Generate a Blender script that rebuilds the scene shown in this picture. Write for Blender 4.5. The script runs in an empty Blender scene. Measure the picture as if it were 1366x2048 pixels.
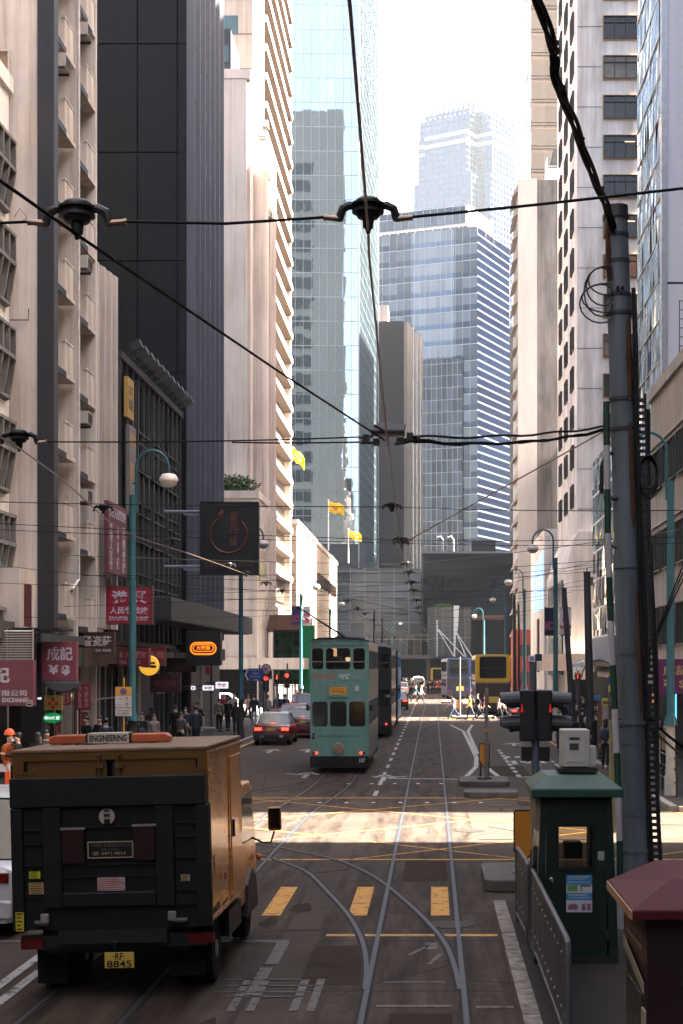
import bpy, bmesh, math, random
from mathutils import Vector, Matrix, noise as mnoise
random.seed(7)
S = bpy.context.scene
COL = S.collection
R = math.radians
# ---------------------------------------------------------------- camera
F, CX, CY, CH = 3200.0, 866.0, 1330.0, 3.6      # focal length and optical axis in photo pixels, eye height
cam = bpy.data.objects.new('camera', bpy.data.cameras.new('camera'))
COL.objects.link(cam)
cam.location = (0, 0, CH); cam.rotation_euler = (R(90), 0, 0)
cam.data.sensor_fit = 'HORIZONTAL'; cam.data.sensor_width = 36
cam.data.lens = 36 * F / 1366
cam.data.shift_x = (683 - CX) / 1366; cam.data.shift_y = (CY - 1024) / 1366
cam.data.clip_start = 0.5; cam.data.clip_end = 6000
S.camera = cam
# ---------------------------------------------------------------- light
SUN_EL = R(43)
W = bpy.data.worlds.new('World'); S.world = W; W.use_nodes = True
nt = W.node_tree; bg = nt.nodes['Background']
sky = nt.nodes.new('ShaderNodeTexSky'); sky.sky_type = 'NISHITA'; sky.sun_disc = False
sky.sun_elevation = SUN_EL; sky.sun_rotation = R(90); sky.air_density = 0.7; sky.dust_density = 5.0; sky.ozone_density = 0.0
wb = nt.nodes.new('ShaderNodeMix'); wb.data_type = 'RGBA'; wb.blend_type = 'MULTIPLY'; wb.inputs[0].default_value = 1; wb.inputs[7].default_value = (1.07, 1.0, 0.93, 1)   # warm white-balance tint over the whole sky
nt.links.new(sky.outputs[0], wb.inputs[6]); nt.links.new(wb.outputs[2], bg.inputs[0]); bg.inputs[1].default_value = 0.057
sun = bpy.data.objects.new('sun', bpy.data.lights.new('sun', 'SUN')); COL.objects.link(sun)
sun.data.energy = 5.0; sun.data.angle = R(0.55); sun.data.color = (1, 0.93, 0.82)
sun.rotation_euler = Vector((-math.cos(SUN_EL), 0, -math.sin(SUN_EL))).to_track_quat('-Z', 'Y').to_euler()
S.view_settings.view_transform = 'Standard'; S.view_settings.look = 'None'
S.view_settings.exposure = 4.38; S.view_settings.gamma = 1
S.cycles.max_bounces = 8; S.cycles.diffuse_bounces = 3; S.cycles.glossy_bounces = 3; S.cycles.transparent_max_bounces = 8
S.cycles.volume_bounces = 0
S.cycles.use_denoising = True
S.cycles.sample_clamp_indirect = 4.0
def X(px, z): return (px - CX) * z / F
def Z(py, z): return CH + (CY - py) * z / F
def P(px, py, z): return Vector((X(px, z), z, Z(py, z)))
def G(px, py):                                   # the ground point seen at a pixel
    z = F * CH / (py - CY); return (X(px, z), z)
# ---------------------------------------------------------------- materials
MATS = {}
def nodes(name):
    m = bpy.data.materials.new(name); m.use_nodes = True
    t = m.node_tree; return m, t, t.nodes['Principled BSDF']
def mat(name, col, rough=0.6, metal=0.0, var=0.18, scale=3.0, stretch=(1, 1, 1), bump=0.0, spec=0.5, fine=0.5, dirt=None, coat=0, grime=0, blinds=False, chip=False):
    if name in MATS: return MATS[name]
    m, t, b = nodes(name); N, L = t.nodes.new, t.links.new
    b.inputs['Roughness'].default_value = rough; b.inputs['Metallic'].default_value = metal
    b.inputs['Specular IOR Level'].default_value = spec * (.4 if rough >= .6 and not metal else 1)
    if coat: b.inputs['Coat Weight'].default_value = coat; b.inputs['Coat Roughness'].default_value = 0.06
    tc = N('ShaderNodeTexCoord'); mp = N('ShaderNodeMapping'); mp.inputs['Scale'].default_value = stretch
    L(tc.outputs['Object'], mp.inputs[0])
    n = N('ShaderNodeTexNoise'); n.inputs['Scale'].default_value = scale; n.inputs['Detail'].default_value = 7; n.inputs['Roughness'].default_value = 0.62
    L(mp.outputs[0], n.inputs['Vector'])
    rp = N('ShaderNodeValToRGB'); c = Vector(col)
    rp.color_ramp.elements[0].position = 0.3; rp.color_ramp.elements[1].position = 0.7
    lo = c * (1 - var); hi = c * (1 + var * 0.7)
    if dirt: lo = Vector(dirt)
    if chip: rp.color_ramp.elements[0].position = .4; rp.color_ramp.elements[1].position = .47
    rp.color_ramp.elements[0].color = (*lo, 1); rp.color_ramp.elements[1].color = (*[min(x, .95) for x in hi], 1)
    L(n.outputs['Fac'], rp.inputs[0]); src = rp.outputs[0]
    def mul(src, fac_out, amt, lo_, hi_, tone):
        r2 = N('ShaderNodeMapRange'); r2.inputs[1].default_value = lo_; r2.inputs[2].default_value = hi_; r2.inputs[3].default_value = amt; r2.inputs[4].default_value = 0; L(fac_out, r2.inputs[0])
        mx = N('ShaderNodeMix'); mx.data_type = 'RGBA'; mx.blend_type = 'MULTIPLY'; mx.inputs[7].default_value = (*tone, 1); L(r2.outputs[0], mx.inputs[0]); L(src, mx.inputs[6]); return mx.outputs[2]
    if grime:                                     # rain streaks and blotches with a shape of their own
        for st, sc, lo_, hi_, tone in (((2.6, 2.6, .07), 1.0, .36, .52, (.5, .44, .4)), ((1, 1, .6), .22, .4, .55, (.68, .62, .58)), ((7, 7, .2), 1.0, .3, .42, (.42, .36, .33))):
            m2 = N('ShaderNodeMapping'); m2.inputs['Scale'].default_value = st; L(tc.outputs['Object'], m2.inputs[0])
            n2 = N('ShaderNodeTexNoise'); n2.inputs['Scale'].default_value = sc; n2.inputs['Detail'].default_value = 6; n2.inputs['Roughness'].default_value = .65; L(m2.outputs[0], n2.inputs['Vector'])
            src = mul(src, n2.outputs['Fac'], grime, lo_, hi_, tone)
    if blinds:                                    # each window its own blind, curtain or bare glass
        oi = N('ShaderNodeObjectInfo'); r3 = N('ShaderNodeValToRGB'); r3.color_ramp.interpolation = 'CONSTANT'
        for k, (ps, cc) in enumerate(((0, (1, 1, 1)), (.5, (2.2, 2, 1.8)), (.66, (5, 4.2, 3.4)), (.8, (.5, .5, .5)), (.93, (8, 7.5, 7)))):
            e_ = r3.color_ramp.elements[k] if k < 2 else r3.color_ramp.elements.new(ps); e_.position = ps; e_.color = (*cc, 1)
        L(oi.outputs['Random'], r3.inputs[0]); mx = N('ShaderNodeMix'); mx.data_type = 'RGBA'; mx.blend_type = 'MULTIPLY'; mx.inputs[0].default_value = 1; L(src, mx.inputs[6]); L(r3.outputs[0], mx.inputs[7]); src = mx.outputs[2]
    L(src, b.inputs['Base Color'])
    if fine > 0:
        mr = N('ShaderNodeMapRange'); mr.inputs[3].default_value = max(0.02, rough - 0.12 * fine); mr.inputs[4].default_value = min(1, rough + 0.15 * fine)
        L(n.outputs['Fac'], mr.inputs[0]); L(mr.outputs[0], b.inputs['Roughness'])
    if bump > 0:
        bm = N('ShaderNodeBump'); bm.inputs['Strength'].default_value = bump; bm.inputs['Distance'].default_value = 0.02
        L(n.outputs['Fac'], bm.inputs['Height']); L(bm.outputs[0], b.inputs['Normal'])
    MATS[name] = m; return m
def emit(name, col, st):
    if name in MATS: return MATS[name]
    m, t, b = nodes(name)
    b.inputs['Base Color'].default_value = (*col, 1); b.inputs['Emission Color'].default_value = (*col, 1); b.inputs['Emission Strength'].default_value = st / 15
    MATS[name] = m; return m
def facade(name, glass, line, sx, sz, lx=0.08, lz=0.1, rough=0.06, metal=0.75, wob=0.0, tint=None, band=None, var=0.12, edge=None):
    """curtain wall: a grid of panes with mullion lines, panes vary a little in tone and tilt"""
    if name in MATS: return MATS[name]
    m, t, b = nodes(name); N, L = t.nodes.new, t.links.new
    def M(op, a, c=None):
        q = N('ShaderNodeMath'); q.operation = op
        for i, v in enumerate((a, c)):
            if v is None: continue
            if isinstance(v, (int, float)): q.inputs[i].default_value = v
            else: L(v, q.inputs[i])
        return q.outputs[0]
    tc = N('ShaderNodeTexCoord'); sp = N('ShaderNodeSeparateXYZ'); L(tc.outputs['Object'], sp.inputs[0])
    u = M('DIVIDE', M('ADD', sp.outputs[0], sp.outputs[1]), sx); w = M('DIVIDE', sp.outputs[2], sz)
    msk = M('MAXIMUM', M('LESS_THAN', M('FRACT', u), lx), M('LESS_THAN', M('FRACT', w), lz))
    cb = N('ShaderNodeCombineXYZ'); L(M('FLOOR', u), cb.inputs[0]); L(M('FLOOR', w), cb.inputs[1])
    wn = N('ShaderNodeTexWhiteNoise'); L(cb.outputs[0], wn.inputs['Vector'])
    g1 = N('ShaderNodeMix'); g1.data_type = 'RGBA'; g = Vector(glass)
    g1.inputs[6].default_value = (*(g * (1 - var * 2.2)), 1); g1.inputs[7].default_value = (*[min(1, x) for x in g * (1 + var)], 1)
    L(wn.outputs['Value'], g1.inputs[0]); src = g1.outputs[2]
    if band:                                     # spandrel band of another tone at each storey
        fr, col = band; g3 = N('ShaderNodeMix'); g3.data_type = 'RGBA'; g3.inputs[7].default_value = (*col, 1)
        L(src, g3.inputs[6]); L(M('LESS_THAN', M('FRACT', w), fr), g3.inputs[0]); src = g3.outputs[2]
    g2 = N('ShaderNodeMix'); g2.data_type = 'RGBA'; g2.inputs[7].default_value = (*line, 1)
    L(src, g2.inputs[6]); L(msk, g2.inputs[0]); L(g2.outputs[2], b.inputs['Base Color'])
    L(M('ADD', M('MULTIPLY', msk, 0.4), rough), b.inputs['Roughness']); L(M('MULTIPLY', M('SUBTRACT', 1.0, msk), metal), b.inputs['Metallic'])
    if edge: b.inputs['Specular Tint'].default_value = (*edge, 1)
    if wob > 0:
        nz = N('ShaderNodeTexNoise'); nz.inputs['Scale'].default_value = 0.55; nz.inputs['Detail'].default_value = 1.5; L(tc.outputs['Object'], nz.inputs['Vector'])
        ad = N('ShaderNodeVectorMath'); ad.operation = 'ADD'; L(nz.outputs['Color'], ad.inputs[0]); L(wn.outputs['Color'], ad.inputs[1])
        su = N('ShaderNodeVectorMath'); su.operation = 'SUBTRACT'; L(ad.outputs[0], su.inputs[0]); su.inputs[1].default_value = (1, 1, 1)
        sc = N('ShaderNodeVectorMath'); sc.operation = 'SCALE'; L(su.outputs[0], sc.inputs[0]); sc.inputs['Scale'].default_value = wob
        ge = N('ShaderNodeNewGeometry'); a2 = N('ShaderNodeVectorMath'); a2.operation = 'ADD'; L(ge.outputs['Normal'], a2.inputs[0]); L(sc.outputs[0], a2.inputs[1])
        nm = N('ShaderNodeVectorMath'); nm.operation = 'NORMALIZE'; L(a2.outputs[0], nm.inputs[0]); L(nm.outputs[0], b.inputs['Normal'])
    MATS[name] = m; return m
def clear_glass(name, tint, see=0.55):
    if name in MATS: return MATS[name]
    m, t, b = nodes(name); N, L = t.nodes.new, t.links.new
    b.inputs['Base Color'].default_value = (*[c * .06 for c in tint], 1); b.inputs['Roughness'].default_value = 0.04; b.inputs['Specular IOR Level'].default_value = 0.9
    tr = N('ShaderNodeBsdfTransparent'); tr.inputs[0].default_value = (*tint, 1); mx = N('ShaderNodeMixShader'); mx.inputs[0].default_value = see
    L(b.outputs[0], mx.inputs[1]); L(tr.outputs[0], mx.inputs[2]); L(mx.outputs[0], t.nodes['Material Output'].inputs[0])
    MATS[name] = m; return m
# ---------------------------------------------------------------- mesh helper
class MB:
    def __init__(s): s.v = []; s.f = []; s.m = []; s.k = 0
    def face(s, pts, m=None):
        i = len(s.v); s.v += [tuple(p) for p in pts]; s.f.append(tuple(range(i, i + len(pts)))); s.m.append(s.k if m is None else m)
    def box(s, x0, x1, y0, y1, z0, z1, m=None):
        i = len(s.v); s.v += [(x, y, z) for z in (z0, z1) for x, y in ((x0, y0), (x1, y0), (x1, y1), (x0, y1))]
        for q in ((3, 2, 1, 0), (4, 5, 6, 7), (0, 1, 5, 4), (1, 2, 6, 5), (2, 3, 7, 6), (3, 0, 4, 7)):
            s.f.append(tuple(i + k for k in q)); s.m.append(s.k if m is None else m)
        return s
    def hexa(s, p, m=None):                       # eight corners, bottom ring then top ring
        i = len(s.v); s.v += [tuple(q) for q in p]
        for q in ((3, 2, 1, 0), (4, 5, 6, 7), (0, 1, 5, 4), (1, 2, 6, 5), (2, 3, 7, 6), (3, 0, 4, 7)):
            s.f.append(tuple(i + k for k in q)); s.m.append(s.k if m is None else m)
        return s
    def prism(s, pts, a, b, ax='x', m=None):      # outline extruded along an axis
        n = len(pts); i = len(s.v); mm = s.k if m is None else m
        for t in (a, b):
            for p, q in pts: s.v.append({'x': (t, p, q), 'y': (p, t, q), 'z': (p, q, t)}[ax])
        s.f.append(tuple(range(i, i + n))[::-1] if ax != 'y' else tuple(range(i, i + n)))
        s.f.append(tuple(range(i + n, i + 2 * n)) if ax != 'y' else tuple(range(i + n, i + 2 * n))[::-1])
        s.m += [mm, mm]
        for k in range(n):
            q = (i + k, i + (k + 1) % n, i + n + (k + 1) % n, i + n + k)
            s.f.append(q if ax != 'y' else q[::-1]); s.m.append(mm)
        return s
    def tube(s, pts, r, n=8, m=None, cap=True):   # r a number or a list
        pts = [Vector(p) for p in pts]; rs = r if isinstance(r, (list, tuple)) else [r] * len(pts)
        i = len(s.v); mm = s.k if m is None else m; ref = None
        for k, p in enumerate(pts):
            d = (pts[min(k + 1, len(pts) - 1)] - pts[max(k - 1, 0)]).normalized()
            if ref is None: ref = Vector((0, 0, 1)) if abs(d.z) < .9 else Vector((1, 0, 0))
            a = (ref - d * ref.dot(d)).normalized(); b = d.cross(a); ref = a
            for j in range(n):
                t = 2 * math.pi * j / n; s.v.append(tuple(p + (a * math.cos(t) + b * math.sin(t)) * rs[k]))
        for k in range(len(pts) - 1):
            for j in range(n):
                s.f.append((i + k * n + j, i + k * n + (j + 1) % n, i + (k + 1) * n + (j + 1) % n, i + (k + 1) * n + j)); s.m.append(mm)
        if cap:
            s.f.append(tuple(range(i, i + n))[::-1]); s.f.append(tuple(range(i + (len(pts) - 1) * n, i + len(pts) * n))); s.m += [mm, mm]
        return s
    def lathe(s, prof, c=(0, 0, 0), n=16, ax='z', m=None):
        i = len(s.v); mm = s.k if m is None else m
        for r, h in prof:
            for j in range(n):
                t = 2 * math.pi * j / n; a, b = r * math.cos(t), r * math.sin(t)
                d = {'z': (a, b, h), 'y': (a, h, b), 'x': (h, a, b)}[ax]; s.v.append((c[0] + d[0], c[1] + d[1], c[2] + d[2]))
        K = len(prof)
        for k in range(K - 1):
            for j in range(n):
                q = (i + k * n + j, i + k * n + (j + 1) % n, i + (k + 1) * n + (j + 1) % n, i + (k + 1) * n + j)
                s.f.append(q if ax != 'y' else q[::-1]); s.m.append(mm)
        s.f.append(tuple(range(i, i + n))[::-1]); s.f.append(tuple(range(i + (K - 1) * n, i + K * n))); s.m += [mm, mm]
        return s
    def ball(s, c, r, n=10, m=None):
        rx, ry, rz = r if isinstance(r, (tuple, list)) else (r, r, r); i0 = len(s.v)
        s.lathe([(max(1e-3, math.sin(math.pi * k / n)), -math.cos(math.pi * k / n)) for k in range(n + 1)], n=n + 2, m=m)
        for k in range(i0, len(s.v)):
            x, y, z = s.v[k]; s.v[k] = (c[0] + x * rx, c[1] + y * ry, c[2] + z * rz)
        return s
    def mesh(s, name, mats=None, smooth=False):
        me = bpy.data.meshes.new(name); me.from_pydata(s.v, [], s.f)
        if mats is not None:
            for q in (mats if isinstance(mats, (list, tuple)) else [mats]): me.materials.append(q)
            me.polygons.foreach_set('material_index', s.m)
        bm = bmesh.new(); bm.from_mesh(me); bmesh.ops.recalc_face_normals(bm, faces=bm.faces); bm.to_mesh(me); bm.free()
        if smooth:
            me.polygons.foreach_set('use_smooth', [True] * len(me.polygons)); me.set_sharp_from_angle(angle=R(40))
        return me
    def build(s, name, mats, parent=None, smooth=False, bevel=0, loc=None, rz=0):
        o = bpy.data.objects.new(name, s.mesh(name, mats, smooth)); COL.objects.link(o)
        if parent: o.parent = parent
        if loc: o.location = loc
        if rz: o.rotation_euler.z = rz
        if bevel:
            b = o.modifiers.new('bevel', 'BEVEL'); b.width = bevel; b.segments = 2; b.limit_method = 'ANGLE'; b.angle_limit = R(40)
        return o
def tag(o, label=None, cat=None, group=None, kind=None):
    if label: o['label'] = label
    if cat: o['category'] = cat
    if group: o['group'] = group
    if kind: o['kind'] = kind
    return o
def thing(name, label, cat, loc=(0, 0, 0), rz=0, group=None):
    o = bpy.data.objects.new(name, None); COL.objects.link(o); o.empty_display_size = .3
    o.location = loc; o.rotation_euler = (0, 0, rz); return tag(o, label, cat, group)
def struct(name, mb, m, smooth=False): return tag(mb.build(name, m, None, smooth), kind='structure')
def inst(o_mesh, name, parent, loc, rz=0, scale=None):
    o = bpy.data.objects.new(name, o_mesh); COL.objects.link(o); o.parent = parent; o.location = loc
    if rz: o.rotation_euler.z = rz
    if scale: o.scale = scale
    return o
def kids(o): return [c for c in ALLKIDS.get(o.name, [])]
def dup(root, loc, rz=0, label=None, group=None):
    r = root.copy(); COL.objects.link(r); r.location = loc; r.rotation_euler.z = rz
    if label: r['label'] = label
    if group: r['group'] = group
    for ch in list(root.children):
        c = ch.copy(); COL.objects.link(c); c.parent = r
        for g in list(ch.children):
            d = g.copy(); COL.objects.link(d); d.parent = c
    return r
TXT = {}
def text_mesh(body, bold=0.0, ext=0.0):
    k = (body, bold, ext)
    if k in TXT: return TXT[k]
    cu = bpy.data.curves.new('lettering', 'FONT'); cu.body = body; cu.align_x = 'CENTER'; cu.resolution_u = 3; cu.offset = bold; cu.extrude = ext
    o = bpy.data.objects.new('lettering', cu); COL.objects.link(o)
    dg = bpy.context.evaluated_depsgraph_get(); dg.update()
    me = bpy.data.meshes.new_from_object(o.evaluated_get(dg)); bpy.data.objects.remove(o)
    xs = [v.co.x for v in me.vertices]; ys = [v.co.y for v in me.vertices]
    cx, cy = (min(xs) + max(xs)) / 2, (min(ys) + max(ys)) / 2; w, h = max(xs) - min(xs), max(ys) - min(ys)
    for v in me.vertices: v.co.x -= cx; v.co.y -= cy
    TXT[k] = (me, w, h); return TXT[k]
def letter(parent, body, c, w, h, m, rz=0, bold=0.0, flat=False, name='lettering', ext=0.0):
    """lettering centred at c, fitted to w x h metres, standing and facing -Y (rz turns it), or flat on the ground"""
    me, mw, mh = text_mesh(body, bold, ext); me = me.copy(); me.name = name; me.materials.clear(); me.materials.append(m)
    w = w or h * mw / mh; h = h or w * mh / mw
    me.transform(Matrix.Diagonal((w / mw, h / mh, 1, 1)))
    if not flat: me.transform(Matrix.Rotation(R(90), 4, 'X'))
    o = bpy.data.objects.new(name, me); COL.objects.link(o); o.location = c; o.rotation_euler.z = rz
    if parent: o.parent = parent
    return o
def sag(a, b, s, n=10):
    a, b = Vector(a), Vector(b)
    return [a.lerp(b, k / n) - Vector((0, 0, s * 4 * (k / n) * (1 - k / n))) for k in range(n + 1)]
# ================================================================ the ground
asph = mat('asphalt', (.055, .042, .034), .82, spec=.25, var=.26, scale=.6, grime=.22, bump=.15)
bedm = mat('track_concrete', (.064, .048, .038), .8, spec=.25, var=.28, scale=1.3, stretch=(3, .3, 1), bump=.15, dirt=(.014, .0095, .0075), grime=.4)
pave = mat('paving', (.034, .03, .027), .85, var=.25, scale=1.2)
kerbm = mat('kerb_stone', (.22, .2, .18), .85, var=.35, scale=2.5)
white_p = mat('white_paint', (.28, .265, .25), .7, var=.25, scale=5, chip=True, dirt=(.05, .042, .036))
faint_p = mat('worn_white_paint', (.08, .07, .063), .7, var=.35, scale=7, chip=True, dirt=(.034, .025, .02))
yel_p = mat('yellow_paint', (.4, .2, .035), .7, var=.15, scale=5, chip=True, dirt=(.17, .09, .025))
steel = mat('rail_steel', (.03, .031, .036), .55, .0, spec=.25, var=.25, scale=2)
groove = mat('rail_groove', (.02, .018, .017), .9)
def ribbon(mb, pts, w, z0, z1, m=0):
    pts = [Vector((p[0], p[1], 0)) for p in pts]; L_, R_ = [], []
    for k, p in enumerate(pts):
        d = (pts[min(k + 1, len(pts) - 1)] - pts[max(k - 1, 0)]).normalized(); n = Vector((-d.y, d.x, 0)) * w / 2
        L_.append(p + n); R_.append(p - n)
    for k in range(len(pts) - 1):
        u = Vector((0, 0, z0)); t = Vector((0, 0, z1))
        mb.hexa([R_[k] + u, R_[k + 1] + u, L_[k + 1] + u, L_[k] + u, R_[k] + t, R_[k + 1] + t, L_[k + 1] + t, L_[k] + t], m)
struct('ground', MB().box(-2500, 2500, -300, 4000, -1, -.03), asph)
rd = MB()
rd.box(-8.7, 5.8, -10, 330, -.02, 0); rd.box(-75, -8.7, 32.5, 39, -.02, 0); rd.box(5.8, 75, 32.5, 39, -.02, 0)
rd.box(-60, -8.7, 104, 111.5, -.02, 0); rd.box(5.8, 60, 104, 111.5, -.02, 0)
struct('road', rd, asph)
pv = MB()
for x0, x1 in ((-40, -8.9), (6, 60)):
    for y0, y1 in ((-10, 32.3), (39.2, 103.8), (111.7, 330)): pv.box(x0, x1, y0, y1, 0, .14)
struct('pavement', pv, pave)
kb = MB()
for x0, x1 in ((-8.9, -8.7), (5.8, 6)):
    for y0, y1 in ((39.2, 103.8), (111.7, 330)): kb.box(x0, x1, y0, y1, 0, .145)
kb.box(-60, -8.9, 39.0, 39.2, 0, .145); kb.box(6, 60, 39.0, 39.2, 0, .145)
struct('kerb', kb, kerbm)
struct('tram_platform', MB().box(1.06, 4.2, 4, 23.4, 0, .15), mat('platform_paving', (.024, .02, .018), .85, var=.3, scale=1.5))
pk = MB()
y = 5.0
while y < 23.4:                                   # kerb stones, one after another, their joints a little open
    pk.box(.88, 1.06 - .003, y, min(y + 1.18, 23.42), 0, .16 + random.uniform(-.006, .006)); y += 1.2
struct('platform_kerb', pk, mat('worn_kerb_stone', (.2, .18, .155), .85, var=.5, scale=6, dirt=(.055, .046, .04)))
bd = MB()
bd.box(-1.55, .86, -8, 300, 0, .004); bd.box(-4.5, -2.0, 4, 40, 0, .004); bd.box(-4.1, -1.8, 40.001, 300, 0, .004)
struct('track_bed', bd, bedm)
jt = MB()                                         # joints and cuts in the concrete
for k in range(60):
    yy = 9 + k * 2.9 + random.uniform(-.3, .3); jt.box(-1.5, .8, yy, yy + .025, .004, .0055)
for x in (-5.9, -8.2, 2.6, 4.3): jt.box(x, x + .03, 41, 200, 0, .002)
for a, b in (((-4.6, 43), (-6.4, 62)), ((-7.9, 50), (-7.2, 63)), ((3.4, 48), (5.2, 55))):
    d = (Vector((*b, 0)) - Vector((*a, 0))).normalized(); n = Vector((-d.y, d.x, 0)) * .02
    jt.face([Vector((*a, .003)) - n, Vector((*b, .003)) - n, Vector((*b, .003)) + n, Vector((*a, .003)) + n])
struct('road_joint', jt, groove)
pt = MB()                                         # darker repair patches
for x0, x1, y0, y1 in ((-.5, .25, 26.6, 29.4), (-1.5, -.75, 18, 20.5), (2.2, 3.6, 41, 42.2), (-7.9, -6.6, 47, 52), (1.9, 3.2, 52, 57), (-.45, .2, 13, 16.5)):
    pt.box(x0, x1, y0, y1, .0, .0065)
struct('road_patch', pt, mat('tar_patch', (.036, .027, .0215), .9, spec=.1, var=.35, scale=2))
rs_ = random.Random(5)
sn = MB()
for k in range(30):                               # oil and tar stains of irregular outline
    cx_, cy_ = rs_.uniform(-6.5, 4.5), 14 + 60 * rs_.random() ** 1.6; a0, b0 = rs_.uniform(.06, .2), rs_.uniform(.2, .9)
    if 32 < cy_ < 39.5: continue
    sn.face([(cx_ + a0 * math.cos(t) * rs_.uniform(.55, 1.1), cy_ + b0 * math.sin(t) * rs_.uniform(.55, 1.1), .0058 + k * .00002) for t in [2 * math.pi * j / 14 for j in range(14)]])
struct('oil_stain', sn, mat('oil_stain', (.034, .0255, .0205), .9, spec=.1, var=.4, scale=6))
ck = MB()
for k in range(26):
    p_ = Vector((rs_.uniform(-7.5, 5), 15 + 45 * rs_.random(), 0)); a0 = rs_.uniform(0, 3.1); pts_ = [p_]
    for j in range(7): a0 += rs_.uniform(-.5, .5); p_ = p_ + Vector((math.cos(a0), math.sin(a0), 0)) * rs_.uniform(.15, .5); pts_.append(p_)
    ribbon(ck, [(q.x, q.y) for q in pts_], rs_.uniform(.012, .03), .0, .0062)
struct('road_crack', ck, mat('crack_tar', (.02, .015, .012), .8))
mh = MB()
for px, py in ((940, 1662), (900, 1850), (1000, 1612)):
    x, yy = G(px, py); mh.lathe([(.33, .006), (.33, .012)], (x, yy, 0), 20)
struct('manhole', mh, mat('cast_iron', (.03, .025, .021), .7))
def smooth_pts(pts, n=6):
    out = []
    for i in range(len(pts) - 1):
        p0, p1, p2, p3 = [Vector(pts[max(0, min(len(pts) - 1, i + k))]) for k in (-1, 0, 1, 2)]
        for k in range(n):
            t = k / n; out.append(.5 * ((2 * p1) + (p2 - p0) * t + (2 * p0 - 5 * p1 + 4 * p2 - p3) * t * t + (3 * p1 - p0 - 3 * p2 + p3) * t ** 3))
    out.append(Vector(pts[-1])); return out
def rail(pts, lift=0.0):
    mb = MB(); pts = smooth_pts(pts)
    off = [(p[0], p[1]) for p in pts]
    ribbon(mb, off, .13, .003, .0075 + lift, 1); ribbon(mb, off, .058, .0078 + lift, .013 + lift, 0)
    return struct('tram_rail', mb, [steel, groove])
rail([(-.73, -8), (-.73, 30), (-.73, 120), (-.6, 300)]); rail([(.34, -8), (.34, 30), (.34, 120), (.47, 300)])
rail([(-4.22, 10), (-4.1, 25), (-4.05, 35), (-3.9, 40), (-3.62, 46), (-3.56, 52), (-3.55, 70), (-3.5, 150), (-3.4, 300)])
rail([(-3.15, 10), (-3.1, 25), (-3.05, 32), (-2.95, 38.7), (-2.56, 46), (-2.48, 52), (-2.48, 70), (-2.43, 150), (-2.33, 300)])
rail([(-8, 36), (-3.66, 32.2), (-2.5, 30.7), (-1.65, 29.2), (-1.12, 27.6), (-.76, 26.1), (-.28, 23.6), (.01, 21.8), (.17, 20.5), (.26, 19), (.3, 17.7)], .002)
rail([(-8, 34.6), (-3.45, 30.35), (-2.89, 29.5), (-2.2, 27.8), (-1.7, 25.5), (-1.26, 23.25), (-1.0, 21.5), (-.87, 20.25), (-.79, 19), (-.75, 17.7)], .002)
rail([(-9, 39.5), (-5.4, 45.7), (-4.4, 48.2), (-3.66, 51.2)], .002); rail([(-8.6, 38), (-5.26, 44.6), (-3.6, 47.8), (-2.55, 51.7)], .002)
def marking(name, quads, m, z=.0085):
    mb = MB()
    for q in quads:
        if len(q) == 4 and not isinstance(q[0], (tuple, list, Vector)): mb.box(q[0], q[1], q[2], q[3], z - .003, z)
        else: ribbon(mb, q[:-1], q[-1], z - .003, z)
    return struct(name, mb, m)
marking('crossing_bar', [(x, x + .27, 22.95, 25.9) for x in (-3.7, -2.46, -1.22, -.03)], yel_p)
bj = [(-14, 9, 29.5, 29.63), (-14, 9, 43.2, 43.33)]
for c in (16, 21, 26, 31.1, 36.2, 41.3, 46.4, 51.5):
    a = max(29.6, c - 13); b = min(43.2, c + 8); bj.append([(a - c, a), (b - c, b), .06])
for c in (17.7, 24.5, 31.3, 38.1, 44.9, 51.7):
    a = max(29.6, c - 8); b = min(43.2, c + 13); bj.append([(c - a, a), (c - b, b), .06])
marking('box_junction', bj, yel_p)
marking('yellow_stop_line', [(-1.42, .86, 21.2, 21.36)], mat('worn_yellow_paint', (.42, .22, .06), .7, var=.3, scale=6, dirt=(.16, .095, .05)))
marking('white_stop_line', [(-6.6, -1.87, 20.72, 20.9), (-2.02, -1.86, 19.2, 20.72), (-2.05, -1.9, 17.4, 19.0)], faint_p, .0095)
marking('double_white_line', [(-4.92, -4.8, 8, 20.3), (-4.68, -4.56, 8, 20.3)], white_p, .0095)
fd = []
for a in (17.3, 17.55, 17.9, 18.25): fd.append((-2.4 + random.uniform(0, .3), -1.2 - random.uniform(0, .3), a, a + .05))
for x in (-2.15, -1.95, -1.5, -1.32): fd.append((x, x + .09, 16.6, 18.3))
fd += [(-.6, .2, 16.8, 16.9), (-.55, .15, 18.1, 18.16), (-.1, .05, 20.2, 20.7), [(-.05, 19.2), (.1, 19.9), .06], [(-.3, 19.8), (-.05, 20.5), .06]]
fd += [(.95 - .5, .85, 16.75, 16.85)]
marking('worn_lettering', fd, faint_p, .0098)
dl = [(-1.66, -1.54, a, a + 1.7) for a in range(44, 150, 4)]
dl += [(-4.66, -4.54, a, a + 1.7) for a in range(95, 200, 5)]
marking('lane_dashes', dl, white_p)
marking('centre_line', [[G(901, 1450), G(927, 1463), G(953, 1516), G(952, 1534), G(930, 1556), .16], [G(944.5, 1450), G(936, 1463), G(955, 1508), .16], [G(976, 1537), G(1006, 1561), .16],
    [G(835, 1442), G(1110, 1444), .25], [G(775, 1557), G(940, 1559), .2]], white_p)
def arrow(px, py, s=1.0, turn=0):
    x, y0 = G(px, py); return [[(x, y0), (x, y0 + 1.9 * s), .16], [(x - .35, y0 + 1.5 * s), (x, y0 + 2.7 * s), .17], [(x + .35, y0 + 1.5 * s), (x, y0 + 2.7 * s), .17]] + ([[(x, y0 + 1.2), (x + turn * .7, y0 + 2), .15]] if turn else [])
ar = []
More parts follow.
